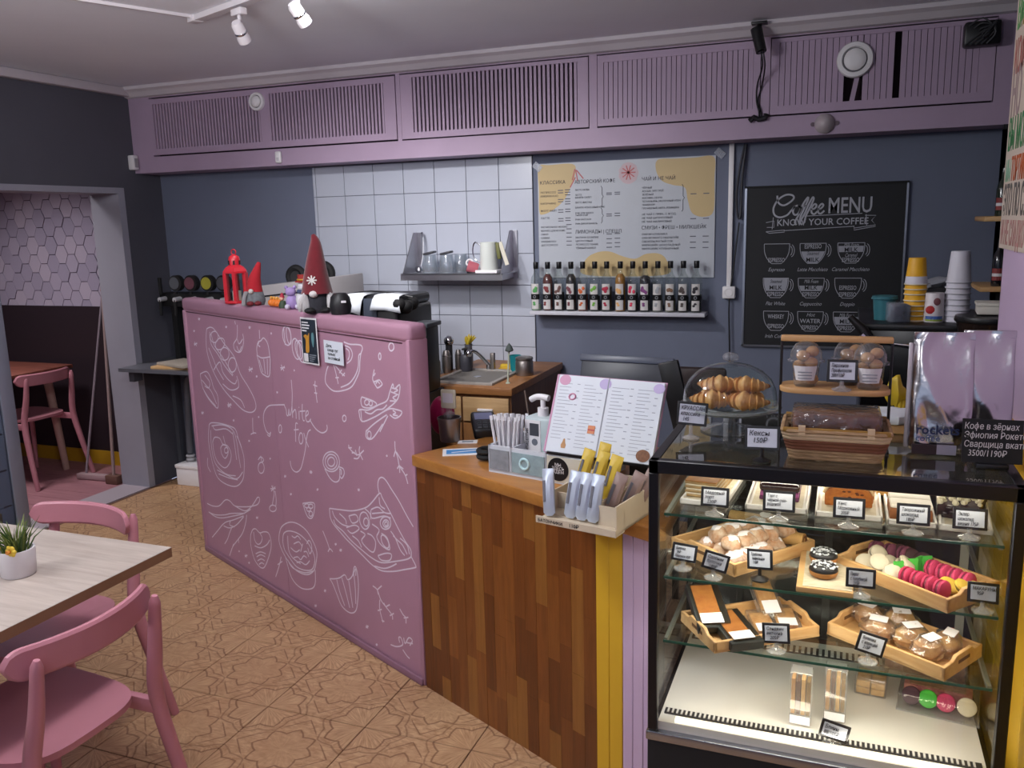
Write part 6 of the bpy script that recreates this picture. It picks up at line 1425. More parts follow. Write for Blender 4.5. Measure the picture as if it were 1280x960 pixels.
# doughnut board
t = thing('doughnut_board', 'pale wooden board with printed paper under the doughnuts', 'board', (-.012, 1.962, S2))
MB().box(-.058, .058, -.112, .112, 0, .012).build('board', TRAYW, t, bevel=.002)
MB().box(-.045, .056, -.105, .105, .012, .013).build('paper', NEWS, t)
for k, (x, y, z) in enumerate(((-.016, 1.925, S2 + .013), (-.018, 1.985, S2 + .022))):
    o = thing('doughnut', ('front', 'rear')[k] + ' doughnut with black crumb glaze on the board', 'doughnut', (x, y, z))
    MB().torus((0, 0, .013), .018, .0135, 22, 10).build('dough', mat('doughnut_dough', 'A8723C', .8), o, smooth=True)
    MB().torus((0, 0, .0165), .018, .0132, 22, 10).build('glaze', mat('cookie_black', '17171A', .5), o, smooth=True)
    sp_ = MB()
    for q in range(90):
        a = rnd.uniform(0, 2 * PI); rr_ = .018 + rnd.uniform(-.01, .01)
        sp_.ell((rr_ * math.cos(a), rr_ * math.sin(a), .028 - abs(rr_ - .018) * .25), (.0036, .003, .002), 5, 4)
    sp_.build('sprinkles', mat('sprinkle_grey', 'C6C9CE', .8), o)
# macaron tray
RZ2 = -40
P2 = (.172, 1.992, S2)
wtray(P2, 'wooden tray of coloured macarons on the middle shelf', .285, .175, RZ2, .03)
def macaron_mesh(r=.021):
    shell = [(0, 0), (r * .97, 0), (r, .0015), (r * .96, .003), (r * .95, .0055), (r * .8, .0078), (r * .4, .0092), (0, .0095)]
    return shell
mac_cache = {}
def macaron(loc, colr, label, grp, rz=0, rx=0, ry=0, r=.021):
    t = thing('macaron', label, 'macaron', loc, R(rz), grp, R(rx), R(ry))
    key = (colr, r)
    if key not in mac_cache:
        m_ = mat('macaron_' + colr, colr, .75, var=.08, vs=60, bump=.15, bs=200)
        a = MB().lathe([(rr_, .003 + z) for rr_, z in macaron_mesh(r)], 20).build('shell', m_, None, smooth=True)
        b = MB().lathe([(rr_, -.003 - z) for rr_, z in macaron_mesh(r)], 20).build('shell', m_, None, smooth=True)
        c = MB().lathe([(0, -.003), (r * .86, -.003), (r * .89, 0), (r * .86, .003), (0, .003)], 20).build('filling', mat('filling_' + colr, '%02X%02X%02X' % tuple(int(int(colr[q:q + 2], 16) * .62) for q in (0, 2, 4)), .5), None, smooth=True)
        mac_cache[key] = [(n_, o.data) for n_, o in (('shell', a), ('shell', b), ('filling', c))]
        for o in (a, b, c): bpy.data.objects.remove(o)
    for n_, me in mac_cache[key]: link(n_, me, t)
    return t
ML = P2[:2] + (S2 + .005,)
up = .022
for k in range(3): macaron(loc_in(ML, RZ2, -.115 + .027 * k, .022 + .014 * k, up + .001), '7C4258', 'plum macaron at the left of the wooden tray', 'plum macarons', RZ2, 0, 80)
for k in range(3): macaron(loc_in(ML, RZ2, -.075 + .03 * k, .05, up), '3E2226', 'dark chocolate macaron at the rear of the wooden tray', 'chocolate macarons', RZ2 + 20, 60, 20)
for k in range(6): macaron(loc_in(ML, RZ2, -.085 + .036 * (k % 3), -.055 + .042 * (k // 3), .018 + .012 * (k % 2)), 'CFC4AC', ('cream white macaron in the front row of the wooden tray', 'cream white macaron in the second row of the wooden tray')[k // 3], 'white macarons', 20 * k, 40, -14)
t = thing('tray_divider', 'bright green paper divider between the macarons', 'divider', loc_in(ML, RZ2, -.004, .0, .0), R(RZ2 + 80))
for k in range(5): MB().bx((-.04 + .02 * k, .004 * (k % 2), .022), (.022, .003, .044), rz=R(18 if k % 2 else -18)).build('fold', mat('divider_green', '4FBE4A', .6), t)
for k in range(4): macaron(loc_in(ML, RZ2, .022 + .027 * k, -.052, up + .002), 'B02A50', 'raspberry pink macaron in the front row of the tray', 'front pink macarons', RZ2, 0, 84)
for k in range(4): macaron(loc_in(ML, RZ2, .025 + .027 * k, .03, up + .001), 'C23A62', 'raspberry pink macaron in the rear row of the tray', 'rear pink macarons', RZ2, 0, 80)
for k in range(3): macaron(loc_in(ML, RZ2, .095 + .022 * k, -.02 + .018 * k, .02), 'C9A63A', 'mustard yellow macaron at the right end of the tray', 'yellow macarons', 30 * k, 25, 20)
sign((-.324, 1.9, S2), 'Булочка\n  95₽\nПирожок 85₽', 'price sign leftmost on the middle shelf', 4, 6, .058, .042, size=.0095)
sign((-.25, 1.868, S2), 'Сдобная\nбулочка\n   140₽', 'tilted price sign second from the left on the middle shelf', 6, 14, .058, .042)
sign((-.15, 1.89, S2), 'Трубочка\n  вафельная\n   110₽', 'price sign on a black foot in front of the dusted pastries', -10, -6, .058, .046, 'black', .024, .0095)
sign((.06, 1.868, S2), 'Пирог\nс голубикой\n    215₽', 'price sign between the doughnuts and the macaron tray', 2, 0, .06, .042)
sign((.292, 1.866, S2), 'МАКАРУНЫ\n    95₽', 'price sign in front of the macaron tray at the yellow side', 0, 0, .058, .042)

# ------------------------------------------------------------------ lower shelf
RZ3 = 36
P3 = (-.178, 1.965, S3)
wtray(P3, 'wooden tray with boxed sandwiches on the lower shelf', .27, .17, RZ3, .026)
BXD = mat('sandwich_box_dark', '1E2220', .5)
SWB = mat('toast', 'C4823C', .8, col2='A4622A', vs=40)
P3b = P3[:2] + (S3 + .006,)
def sandwich_box(loc, label, rz, rx=0):
    t = thing('sandwich_box', label, 'sandwich box', loc, R(rz), 'boxed sandwiches', R(rx))
    MB().box(-.04, .04, -.07, .07, 0, .022).build('carton', BXD, t, bevel=.002, seg=1)
    MB().box(-.03, .022, -.05, .062, .0221, .0245).build('toast', SWB, t, bevel=.001, seg=1)
    MB().box(-.034, .036, -.066, .066, .026, .0265).build('window', glass('box_window', 'F6F6F6', 1.4, .05, 1.5, .0, 'FFFFFF', .4, 20), t)
    MB().box(-.03, .022, -.06, -.03, .0268, .0274).build('label', OFFW, t)
    return t
sandwich_box(loc_in(P3b, RZ3, -.085, .045, .03), 'rear dark sandwich box propped up in the lower wooden tray', RZ3 - 12, 22)
sandwich_box(loc_in(P3b, RZ3, -.055, -.03, .003), 'front dark sandwich box lying in the lower wooden tray', RZ3 - 4, 6)
def clear_pack(loc, label, rz, rx, m_, w=.062, d=.1):
    t = thing('wrapped_sandwich', label, 'sandwich', loc, R(rz), 'film wrapped sandwiches', R(rx))
    MB().box(-w / 2, w / 2, -d / 2, d / 2, 0, .003).build('tray', CLRB, t)
    MB().box(-w * .4, w * .4, -d * .3, d * .42, .003, .018).build('bread', m_, t, bevel=.006, seg=2)
    MB().box(-w * .38, w * .36, -d * .28, d * .4, .010, .0135).build('filling', mat('sandwich_filling', 'A8503A', .7, col2='7A8A3A', vs=60), t)
    MB().box(-w / 2, w / 2, -d / 2, d / 2, .001, .021).build('film', glass('sandwich_film', 'F4F2EE', 2.2, .08, 1.5, .03, 'FFFFFF', .6, 26), t, bevel=.005)
    MB().box(-w * .34, w * .34, -d * .4, -d * .1, .0212, .0217).build('label', OFFW, t)
BRD = mat('bread_gold', 'D2A364', .8, col2='B07A3C', vs=50)
clear_pack(loc_in(P3b, RZ3, .025, -.02, .0), 'film wrapped sandwich in the middle of the lower tray', RZ3 - 14, 8, BRD)
clear_pack(loc_in(P3b, RZ3, .09, -.012, .0), 'film wrapped sandwich at the right of the lower tray', RZ3 - 20, 8, BRD)
clear_pack(loc_in(P3b, RZ3, .075, .05, .03), 'film wrapped sandwich leaning at the back of the lower tray', RZ3 - 10, 30, BRD, .058, .12)
RZ4 = -32
P4 = (.157, 1.99, S3)
wtray(P4, 'wooden tray of cellophane wrapped buns on the lower shelf', .275, .165, RZ4, .03)
P4b = P4[:2] + (S3 + .006,)
CEL = glass('cellophane', 'F3EEE6', 3.2, .08, 1.5, .03, 'FFFFFF', .9, 30)
BUN = mat('bun_brown', '8A5A34', .75, col2='C9A57C', vs=28, bump=.4, bs=60)
BUN2 = mat('bun_pale', 'D0AE74', .75, col2='9A6C3A', vs=30, bump=.4, bs=60)
for k, (x, y, lb, bm) in enumerate(((-.095, .02, 'leftmost cellophane wrapped bun in the lower right tray', BUN), (-.04, -.03, 'second cellophane wrapped bun from the left', BUN), (-.03, .045, 'cellophane wrapped bun at the rear of the tray', BUN2), (.02, -.005, 'large pale wrapped bun in the middle of the tray', BUN2), (.075, -.03, 'wrapped bun beside the red tied one', BUN), (.09, .02, 'wrapped pale bun tied with an orange twist', BUN2))):
    t = thing('wrapped_bun', lb, 'bun', loc_in(P4b, RZ4, x, y, .0), R(RZ4 + 20 * k), 'wrapped buns')
    f = lambda p, k=k: 1 + .16 * math.sin(5 * p.x + k) * math.cos(4 * p.y + k) + .06 * math.sin(9 * p.z + k)
    MB().ell((0, 0, .026), (.034, .026, .024), 14, 9, None, f).build('bun', bm, t, smooth=True)
    f2 = lambda p, k=k: 1.03 + .1 * math.sin(7 * p.x + k) * math.sin(6 * p.y + 2 * k) + .06 * math.sin(11 * p.z + 5 * p.x)
    MB().ell((0, 0, .0275), (.040, .031, .0285), 22, 12, None, f2).build('film', CEL, t, smooth=True)
    MB().bx((0, -.006, .056), (.038, .024, .0008), rx=R(8)).build('label', OFFW, t)
    if k in (5, 4):
        MB().tube([(.036, 0, .03), (.052, .004, .036), (.06, -.006, .03)], [.004, .007, .002], 8).build('twist', mat('twist_orange', 'B4562A', .5), t, smooth=True)
sign((-.108, 1.872, S3), 'Сэндвич\nветчина\n   205₽', 'price sign in front of the sandwich tray', 4, -4, .06, .046)
sign((.083, 1.885, S3), 'Булочка\nс корицей\n   210₽', 'tilted price sign in front of the wrapped buns', 8, 16, .06, .046)

# ------------------------------------------------------------------ deck of the case
for k, (x, y, lb) in enumerate(((-.052, 1.915, 'left upright packed sandwich on the white deck'), (.022, 1.955, 'right upright packed sandwich on the white deck'))):
    t = thing('packed_sandwich', lb, 'sandwich', (x, y, .4975), R(-2), 'packed sandwiches')
    MB().box(-.024, .024, -.02, .02, 0, .13).build('pack', PLASTIC, t, bevel=.002, seg=1)
    for q in range(4):
        MB().box(-.021 + .0108 * q, -.0122 + .0108 * q, -.015, .015, .024, .112 - .004 * (q % 2)).build('slice', (mat('sand_bread', 'B88C54', .85, col2='8E6434', vs=60), mat('sand_fill', '6A4A30', .8, var=.4, vs=50), mat('sand_bread2', 'C49A5C', .85, var=.3, vs=60), mat('sand_fill2', '8A6A34', .8, var=.4, vs=40))[q], t, bevel=.001, seg=1)
    MB().box(-.022, .022, -.0212, -.0204, .004, .024).build('label', OFFW, t)
t = thing('waffle_pack', 'pack of square golden waffles on the white deck', 'waffles', (.104, 2.11, .4975), R(-6))
WAF = mat('waffle_gold', 'D0A86A', .8, col2='B88A4A', vs=60)
for a in range(2):
    for b in range(2):
        for c in range(2):
            MB().box(-.032 + .033 * a, -.001 + .033 * a, -.03 + .036 * b, .004 + .036 * b, .002 + .017 * c, .018 + .017 * c).build('waffle', WAF, t, bevel=.002, seg=1)
MB().box(-.036, .036, -.034, .048, 0, .048).build('pack', PLASTIC, t, bevel=.004)
t = thing('macaron_box', 'clear plastic box of pink crumb bars and macarons on the deck', 'box', (.255, 2.115, .4975), R(-8))
MB().box(-.085, .085, -.09, .075, 0, .045).build('lid', glass('box_window', 'F6F6F6', 1.4, .05, 1.5, .0, 'FFFFFF', .4, 20), t, bevel=.004)
MB().box(-.087, .087, -.092, .077, .0, .004).build('tray', CLRB, t)
t = thing('crumb_bar', 'pink crumb bar inside the clear box on the deck', 'bar', (.25, 2.11, .503), R(-8))
MB().box(-.072, .074, -.025, .025, 0, .034).build('bar', mat('pink_crumb', 'C08A7A', .9, col2='9A5058', vs=70, bump=.6, bs=160), t, bevel=.004)
MB().box(-.06, .06, -.02, .02, .033, .036).build('crumb_top', mat('crumb_brown', 'B08A6A', .9, var=.4, vs=90), t)
for x, c_, lb in ((.19, '4A2A36', 'dark plum macaron in the clear deck box'), (.225, '45B83A', 'green macaron in the clear deck box'), (.262, 'C43A64', 'pink macaron in the clear deck box'), (.305, 'DDD2B4', 'cream macaron in front of the clear deck box')):
    macaron((x, 2.06 - (x - .19) * .14, .527), c_, lb, 'boxed macarons', -8, 62, 0)
t = thing('crumb_roll', 'crumb covered pink roll in a film behind the macaron box', 'roll', (.22, 2.225, .4975), R(-6))
MB().cyl((-.08, 0, .03), (.1, 0, .03), .028, n=16).build('roll', mat('roll_crumb', 'B48A78', .9, col2='8E5A50', vs=80, bump=.5, bs=140), t, smooth=True)
MB().cyl((-.085, 0, .03), (.105, 0, .03), .0295, n=16).build('film', PLASTIC, t, smooth=True)
sign((.018, 1.838, .4975), 'Блины\n88/105₽', 'price sign lying at the front of the white deck', 4, 14, .062, .04, size=.013, lift=.014)

# ------------------------------------------------------------------ on top of the case (z 1.13)
TZ = CT_
t = thing('cake_stand', 'glass cake stand with fluted plate on the pastry case', 'cake stand', (-.252, 2.12, TZ))
MB().lathe([(0, 0), (.068, 0), (.07, .003), (.05, .008), (.02, .014), (.012, .024), (.012, .04), (.02, .05)], 32).build('foot', CLR, t, smooth=True)
pl = []
MB().lathe([(.01, .05), (.08, .053), (.112, .06), (.122, .066), (.124, .062), (.112, .055), (.08, .048), (.01, .045)], 40).build('plate', glass('plate_glass', 'D9DEDA', 1.6, .05, 1.5, .22, 'B4BAB4'), t, smooth=True)
t2 = thing('glass_dome', 'clear glass dome with a knob over the croissants', 'dome', (-.252, 2.12, TZ + .063))
MB().lathe([(.113, 0), (.113, .02), (.109, .045), (.098, .066), (.078, .085), (.052, .098), (.025, .1045), (.004, .106)], 36).build('bell', GLASS, t2, smooth=True)
MB().lathe([(.006, .105), (.008, .110), (.018, .114), (.02, .121), (.016, .128), (.008, .131), (0, .1315)], 18).build('knob', CLR, t2, smooth=True)
CRO = mat('croissant_crust', 'BC7838', .55, col2='E2B070', vs=30, bump=.4, bs=70, stretch=(3, 1, 1), coat=.2)
def croissant(loc, rz, label, s=1.0, ry=0):
    t = thing('croissant', label, 'croissant', loc, R(rz), 'croissants under the dome', 0, R(ry))
    n = 56
    pts, rs = [], []
    for i in range(n + 1):
        u = -1 + 2 * i / n
        a = u * 1.15
        pts.append((.056 * math.sin(a) * s, .045 * (1 - math.cos(a)) * s, .024 * s - .004 * abs(u) * s))
        seg = (abs(u) * 4.4) % 1.0
        step = .68 + .32 * (1 - seg) ** .7
        rs.append((.006 + .024 * (1 - abs(u) ** 1.5)) * step * s)
    MB().tube(pts, rs, 16, flat=.88).build('crust', CRO, t, smooth=True, ang=75)
    for s2 in (-1, 1):
        MB().ell((.0515 * s2 * s, .0275 * s, .02 * s), (.008 * s, .007 * s, .006 * s), 8, 6).build('tip', mat('croissant_tip', '9A5A26', .6), t, smooth=True)
    return t
cz = TZ + .060
for k, (x, y, z, rz, lb, s) in enumerate(((-.045, -.045, .0, 5, 'front left croissant under the glass dome', 1.0), (.045, -.045, .0, -12, 'front right croissant under the glass dome', 1.0), (-.062, .012, .004, 80, 'left croissant under the glass dome', .8), (.0, .05, .002, 180, 'rear bottom croissant under the glass dome', .95), (-.028, -.008, .034, 12, 'upper left croissant on the pile under the dome', .95), (.045, -.004, .034, -8, 'upper right croissant on the pile under the dome', .95), (.072, .02, .004, 100, 'right croissant under the glass dome', .7))):
    croissant((-.252 + x * .85, 2.12 + y * .85, cz + z), rz, lb, s * .95)
sign((-.328, 2.01, TZ), 'КРУАССАН\nклассика\n  145', 'price sign in front of the croissant stand', 6, 4, .072, .056, lift=.032, size=.014)
sign((-.15, 1.85, TZ), 'Кексы\n  150₽', 'price sign on a black foot at the front edge of the case top', -6, -3, .074, .052, 'black', .026, .016)
# two tier wooden stand
t = thing('tiered_wood_stand', 'black wire stand with a wooden shelf and wooden handle bar', 'stand', (-.012, 2.04, TZ))
WIRE = mat('black_wire', '101013', .4)
MB().box(-.118, .118, -.014, .004, .238, .252).build('handle_bar', wood('beech', 'CBA06C', 'B88A54', 0, .5), t, bevel=.003)
sh_ = [(.118 * math.copysign(abs(math.cos(a)) ** .45, math.cos(a)), .055 * math.copysign(abs(math.sin(a)) ** .7, math.sin(a))) for a in [2 * PI * k / 32 for k in range(32)]]
MB().prism(sh_, .125, .138).build('wooden_shelf', wood('beech', 'CBA06C', 'B88A54', 0, .5), t, bevel=.003)
for sx in (-1, 1):
    for y in (-.012, .012): MB().cyl((sx * .116, y - .004, 0), (sx * .116, y * .3 - .004, .24), .0028, n=8).build('wire_leg', WIRE, t)
    MB().tube([(sx * .116, -.06, .003), (sx * .116, .06, .003)], .0028, 8).build('wire_foot', WIRE, t)
CUPP = glass('dessert_cup', 'EEF0F0', 1.6, .04, 1.5, .06)
PROF = mat('profiterole', 'B07A48', .8, col2='D2A878', vs=40, bump=.3, bs=90)
for k, (x, y, lb) in enumerate(((-.062, -.016, 'left dessert cup of profiteroles on the wooden shelf'), (.072, -.020, 'front right dessert cup of profiteroles on the wooden shelf'), (.03, .026, 'rear dessert cup with a printed lid on the wooden shelf'))):
    t = thing('dessert_cup', lb, 'dessert cup', (-.012 + x, 2.04 + y, TZ + .138), 0, 'dessert cups')
    s = .92
    MB().lathe([(0, 0), (.025 * s, 0), (.027 * s, .004), (.034 * s, .055), (.036 * s, .057)], 22).build('cup', CUPP, t, smooth=True)
    MB().lathe([(.044 * s, .056), (.044 * s, .06), (.038 * s, .062), (.036 * s, .08), (.025 * s, .096), (.01 * s, .102), (0, .103)], 22).build('lid', CUPP, t, smooth=True)
    fl_ = MB()
    for q in range(9):
        a = q * 2.4
        fl_.ell((.015 * math.cos(a) * s, .015 * math.sin(a) * s, .016 + .0078 * q), (.0145, .0145, .0125), 10, 7)
    fl_.build('profiteroles', PROF, t, smooth=True)
    vv, ff = arc_patch(.0335 * s, .016, .05, .8)
    MB().add([(p[0] * (.88 + .25 * (p[2] - .016) / .034), p[1] * (.88 + .25 * (p[2] - .016) / .034), p[2]) for p in vv], ff).build('label', OFFW, t)
    m_ = MB()
    for q in range(4): m_.bx((0, -.0335 * s - .001, .043 - .007 * q), (.03 if q else .016, .0006, .0018))
    m_.build('label_print', mat('print_grey', '7E828C', .7), t)
sign((.004, 1.985, TZ + .138), 'Пирожное\nПрофитроли\n200/110₽', 'price sign on the wooden shelf between the dessert cups', 2, 0, .064, .05, lift=.018, size=.0115)
# bread basket
t = thing('bread_basket', 'woven wicker basket with a wrapped brown loaf holder on the case', 'basket', (-.005, 1.955, TZ), R(1))
WIC = mat('wicker', 'C2A27C', .8, col2='8E6E4A', vs=120, stretch=(.3, .3, 3), bump=.6, bs=150)
def rr(w, d, z, n=6): 
    return [(-w, -d, z), (w, -d, z), (w, d, z), (-w, d, z)]
for k in range(9):
    u = k / 8
    w_, d_, z_ = .09 + .018 * u, .058 + .02 * u, .004 + .062 * u
    P_ = rr(w_, d_, z_)
    pts = []
    for a, b in zip(P_, P_[1:] + P_[:1]):
        for q in range(8): pts.append(tuple(a[i] + (b[i] - a[i]) * (q + .5) / 8 + (.0015 * math.sin(q * PI + k * PI) if i < 2 else 0) for i in range(3)))
    MB().tube(pts, .0048, 6, closed=True).build('woven_band', (WIC, mat('wicker_dark', '7A4A34', .8), mat('wicker_pale', 'CDB492', .8))[0 if k in (0, 1, 2, 8) else (2 if k == 6 or k == 7 else 1)], t, smooth=True)
MB().box(-.088, .088, -.056, .056, .001, .006).build('bottom', WIC, t)
MB().box(-.107, .107, -.079, -.073, .064, .074).build('rim_slat', mat('rim_gold', '9A7430', .5), t, bevel=.002)
MB().box(-.107, .107, .073, .079, .064, .074).build('rim_slat', mat('rim_gold', '9A7430', .5), t, bevel=.002)
for x in (-.075, .062):
    for y in (-.076, .076): MB().box(x, x + .014, y - .006, y + .006, .058, .078).build('rim_tie', mat('wicker_pale', 'CDB492', .8), t)
t = thing('brown_loaf', 'dark brown loaf in cellophane lying in the wicker basket', 'loaf', (-.005, 1.958, TZ + .014), R(1))
MB().box(-.088, .088, -.056, .056, 0, .085).build('loaf', mat('loaf_brown', '40231A', .7, col2='7A4C30', vs=30, bump=.4, bs=60), t, bevel=.010, seg=3)
f3 = lambda p: 1
MB().box(-.091, .091, -.059, .059, .001, .088).build('film', glass('loaf_film', 'F0E8DE', 2.4, .08, 1.45, .02, 'FFFFFF', .8, 22), t, bevel=.006, seg=2)
# silver coffee bags
def foil():
    t = NT('foil_silver')
    t.b.inputs['Base Color'].default_value = lin('C4C0C4'); t.b.inputs['Metallic'].default_value = 1; t.b.inputs['Roughness'].default_value = .24
    v = t.obj()
    h = t.m('ADD', t.noise(t.scaled(v, (1, 1, .6), (0, R(25), 0)), 9, 1, .3, 1.6), t.m('MULTIPLY', t.noise(v, 30, 2, .5, .5), .08))
    t.bump(h, .75, .03)
    return t.mat
SILV = foil()
def foil_bag(loc, label, w, h, rz, front=True):
    t = thing('coffee_bag', label, 'coffee bag', loc, R(rz), 'silver coffee bags')
    secs = [(0, 1, .030), (.02, 1.02, .036), (h * .35, 1.03, .038), (h * .6, 1.0, .028), (h * .8, .98, .013), (h * .93, .97, .004), (h, .97, .003)]
    vs = []; n = 16
    for z, kx, ty in secs:
        for i in range(n):
            a = 2 * PI * i / n
            cx_, sy_ = math.copysign(abs(math.cos(a)) ** .4, math.cos(a)), math.copysign(abs(math.sin(a)) ** .6, math.sin(a))
            wob = .0035 * math.sin(5 * a + z * 40) + .003 * math.sin(9 * a - z * 60)
            vs.append((cx_ * w / 2 * kx, sy_ * ty + (wob if .02 < z < h * .9 else 0), z + (.006 * math.sin(3 * a) if z > h * .9 else 0)))
    fs = [(n * j + i, n * j + (i + 1) % n, n * j + n + (i + 1) % n, n * j + n + i) for j in range(len(secs) - 1) for i in range(n)] + [tuple(range(n - 1, -1, -1)), tuple(range(n * 6, n * 7))]
    o = MB().add(vs, fs).build('foil', SILV, t, smooth=True, ang=75)
    sd = o.modifiers.new('soft', 'SUBSURF'); sd.levels = 2; sd.render_levels = 2
    MB().box(-w / 2 * .96, w / 2 * .96, -.003, .003, h - .012, h + .004).build('seal', SILV, t, bevel=.001, seg=1)
    MB().box(-w / 2 - .006, -w / 2 + .002, -.004, .004, .01, h - .02).build('side_gusset', mat('gusset_white', 'CFC9CE', .4), t, bevel=.002)
    return t
b1 = foil_bag((.205, 2.03, TZ), 'front silver coffee bag with rockets print on the case', .125, .262, 4)
text('rockets', .028, mat('bag_navy', '1E2A52', .5), b1, (-.052, -.047, .052), bold=.02)
text('coffee', .02, mat('bag_blue', '3A4A78', .5), b1, (-.052, -.047, .036), bold=.01)
MB().box(-.057, -.008, -.0425, -.0385, .006, .027).build('brown_label', mat('bag_maroon', '2E1820', .5), b1)
MB().box(-.008, .03, -.0425, -.0385, .006, .027).build('grey_label', mat('bag_label_grey', 'A9A4B4', .5), b1)
b2 = foil_bag((.297, 2.075, TZ), 'second silver coffee bag standing behind the black price board', .105, .262, 2)
# black price board for the beans
t = thing('bean_price_board', 'black handwritten price board in front of the coffee bags', 'price board', (.297, 1.93, TZ + .004), R(3))
Mm = Matrix.Translation((0, 0, .006)) @ Matrix.Rotation(R(-10), 4, 'X')
MB().box(-.056, .056, 0, .003, 0, .09, Mm).build('board', MATTE, t)
o = text('Кофе в зёрнах\nЭфиопия Рокетс\nСварщица вкатила\n  3500/1190₽', .0185, mat('chalk_marker', 'C9C4C4', .8), t, (0, 0, 0), shear=.12, lead=1.0, xs=.8)
o.matrix_local = Mm @ Matrix.Translation((-.053, -.001, .069)) @ Matrix.Rotation(PI / 2, 4, 'X') @ Matrix.Diagonal((.78, 1, 1, 1))
MB().box(-.03, .03, -.012, .02, -.004, .006).build('foot', BLACK, t, bevel=.002)
t = thing('white_cloth_plate', 'crumpled white cloth behind the wicker basket', 'cloth', (.12, 2.22, TZ))
f = lambda p: 1 + .2 * math.sin(6 * p.x + 1) * math.cos(7 * p.y)
MB().ell((0, 0, .035), (.07, .05, .02), 18, 8, None, f).build('cloth', mat('cloth_white', 'D5DAE0', .85), t, smooth=True)
MB().box(-.07, .06, -.04, .04, 0, .02).build('wooden_board', BAMBOO, t, bevel=.003)
t = thing('yellow_glove', 'yellow rubber glove hanging behind the case', 'glove', (.128, 2.26, TZ))
MB().cyl((0, 0, .0), (0, 0, .06), .006, n=8).build('peg', BLACK, t)
f = lambda p: 1 + .15 * math.sin(5 * p.z + 2) + .1 * math.sin(7 * p.x)
MB().ell((0, 0, .085), (.024, .016, .04), 14, 10, None, f).build('palm', mat('glove_yellow', 'C2A414', .5), t, smooth=True)
for k in range(3): MB().ell((.012 + .008 * k, -.004, .058 - .004 * k), (.007, .007, .018), 8, 6).build('finger', mat('glove_yellow', 'C2A414', .5), t, smooth=True)

# ------------------------------------------------------------------ poster on the lilac wall
t = thing('slogan_poster', 'cream slogan poster with coloured capital letters on the lilac wall', 'poster', (.388, 2.655, 1.55))
MB().box(-.004, .0, -.75, 0, 0, .9).build('sheet', mat('poster_cream', 'C8B8AA', .7), t)
RT = (PI / 2, 0, -PI / 2)
def sl(s, z, h, c, y=-.02, xs=.55):
    text(s, h * 1.36, mat('slogan_' + c, c, .7), t, (-.0046, y, z - 1.55), RT, xs=xs, bold=.012)
sl('ВЫ', 2.10, .09, '5E9A5A'); sl('ЛЮБИТЕ', 2.10, .09, 'C98A4A', -.1)
sl('КОФЕ', 1.99, .085, 'A8625A')
sl('НО', 1.885, .12, '9A8484'); 
sl('ВЫ МОЖЕТЕ', 1.80, .082, '2F7A46')
sl('МЫ', 1.722, .055, '8FB49A'); sl('ТОРТИК', 1.722, .06, 'B4562A', -.1)
sl('ЭТО ПО СУТИ', 1.637, .078, '5A5450')
sl('И НЕ СЛАДКО', 1.562, .062, 'B0807A')

# ------------------------------------------------------------------ espresso machine on the staff side, cups on top
t = thing('black_coffee_machine', 'big black coffee machine behind the coffee bags with cups on its top', 'coffee machine', (.33, 3.1, 0))
MB().box(-.27, .40, -.17, .32, .87, 1.295).build('body', mat('gloss_black', '07070A', .25), t, bevel=.012)
MB().box(-.28, .42, -.18, .33, 1.285, 1.305).build('cup_tray', mat('tray_black', '0C0C0F', .4), t, bevel=.004)
MB().box(-.3, .44, -.36, .36, 0, .868).build('cabinet', mat('cabinet_dark', '25252A', .6), t)
MB().tube(smooth_path([(-.24, -.19, 1.25), (-.14, -.22, 1.245), (-.02, -.24, 1.225)], 4), .004, 8).build('steam_wand', CHROME, t, smooth=True)
MB().tube([(-.31, -.2, 1.33), (-.27, -.2, 1.29), (-.23, -.2, 1.23)], [.010, .016, .018], 10).build('lever', BLACK, t, smooth=True)
MB().cyl((-.275, -.215, 1.275), (-.255, -.215, 1.255), .014, n=10).build('lever_joint', CHROME, t)
TOPZ = 1.305
ORD = ['first', 'second', 'third', 'fourth', 'fifth', 'sixth', 'seventh', 'eighth']
def paper_cup(loc, label, grp, m_, rim):
    t = thing('paper_cup', label, 'cup', loc, 0, grp)
    MB().lathe([(.0335, 0), (.0345, .002), (.0335, .005), (.0325, .006), (.0255, .083), (.0245, .086), (.0, .084)], 22).build('wall', m_, t, smooth=True)
    MB().torus((0, 0, .003), .0335, .0022, 22, 6).build('rim', rim, t, smooth=True)
    return t
YC = mat('cup_yellow', 'D9A21C', .5); WC = mat('cup_white', 'C9C7D0', .5)
RIMY = mat('cup_rim', 'D6CDB4', .5)
first = None
for k in range(8):
    lb = ORD[7 - k] + ' yellow paper cup from the top of the upturned stack' if k < 7 else 'topmost yellow paper cup of the upturned stack'
    z = TOPZ + .016 * k + (.004 if k > 4 else 0)
    first = paper_cup((.213, 3.03, z), lb, 'stacked yellow cups', YC, RIMY) if first is None else dup(first, (.213, 3.03, z), None, lb)
MB().lathe([(.0342, .004), (.0318, .028)], 22, None, R(190), R(350)).build('white_sleeve', WC, first, smooth=True)
first = None
for k in range(8):
    lb = ORD[7 - k] + ' white paper cup from the top of the upturned stack' if k < 7 else 'topmost white paper cup of the upturned stack'
    z = TOPZ + .0175 * k
    if first is None:
        first = paper_cup((.335, 3.03, z), lb, 'stacked white cups', WC, WC)
        first.scale = (1.08, 1.08, 1.15)
    else: dup(first, (.335, 3.03, z), None, lb)
t = thing('printed_can', 'white tin can with red print between the cup stacks', 'can', (.268, 3.02, TOPZ))
MB().lathe([(0, 0), (.03, 0), (.031, .004), (.0285, .088), (.027, .092), (0, .092)], 22).build('can', mat('can_white', 'D0C9CC', .4), t, smooth=True)
MB().ell((-.012, -.0285, .04), (.014, .003, .013), 14, 8).build('red_print', mat('can_red', 'B32A2A', .5), t)
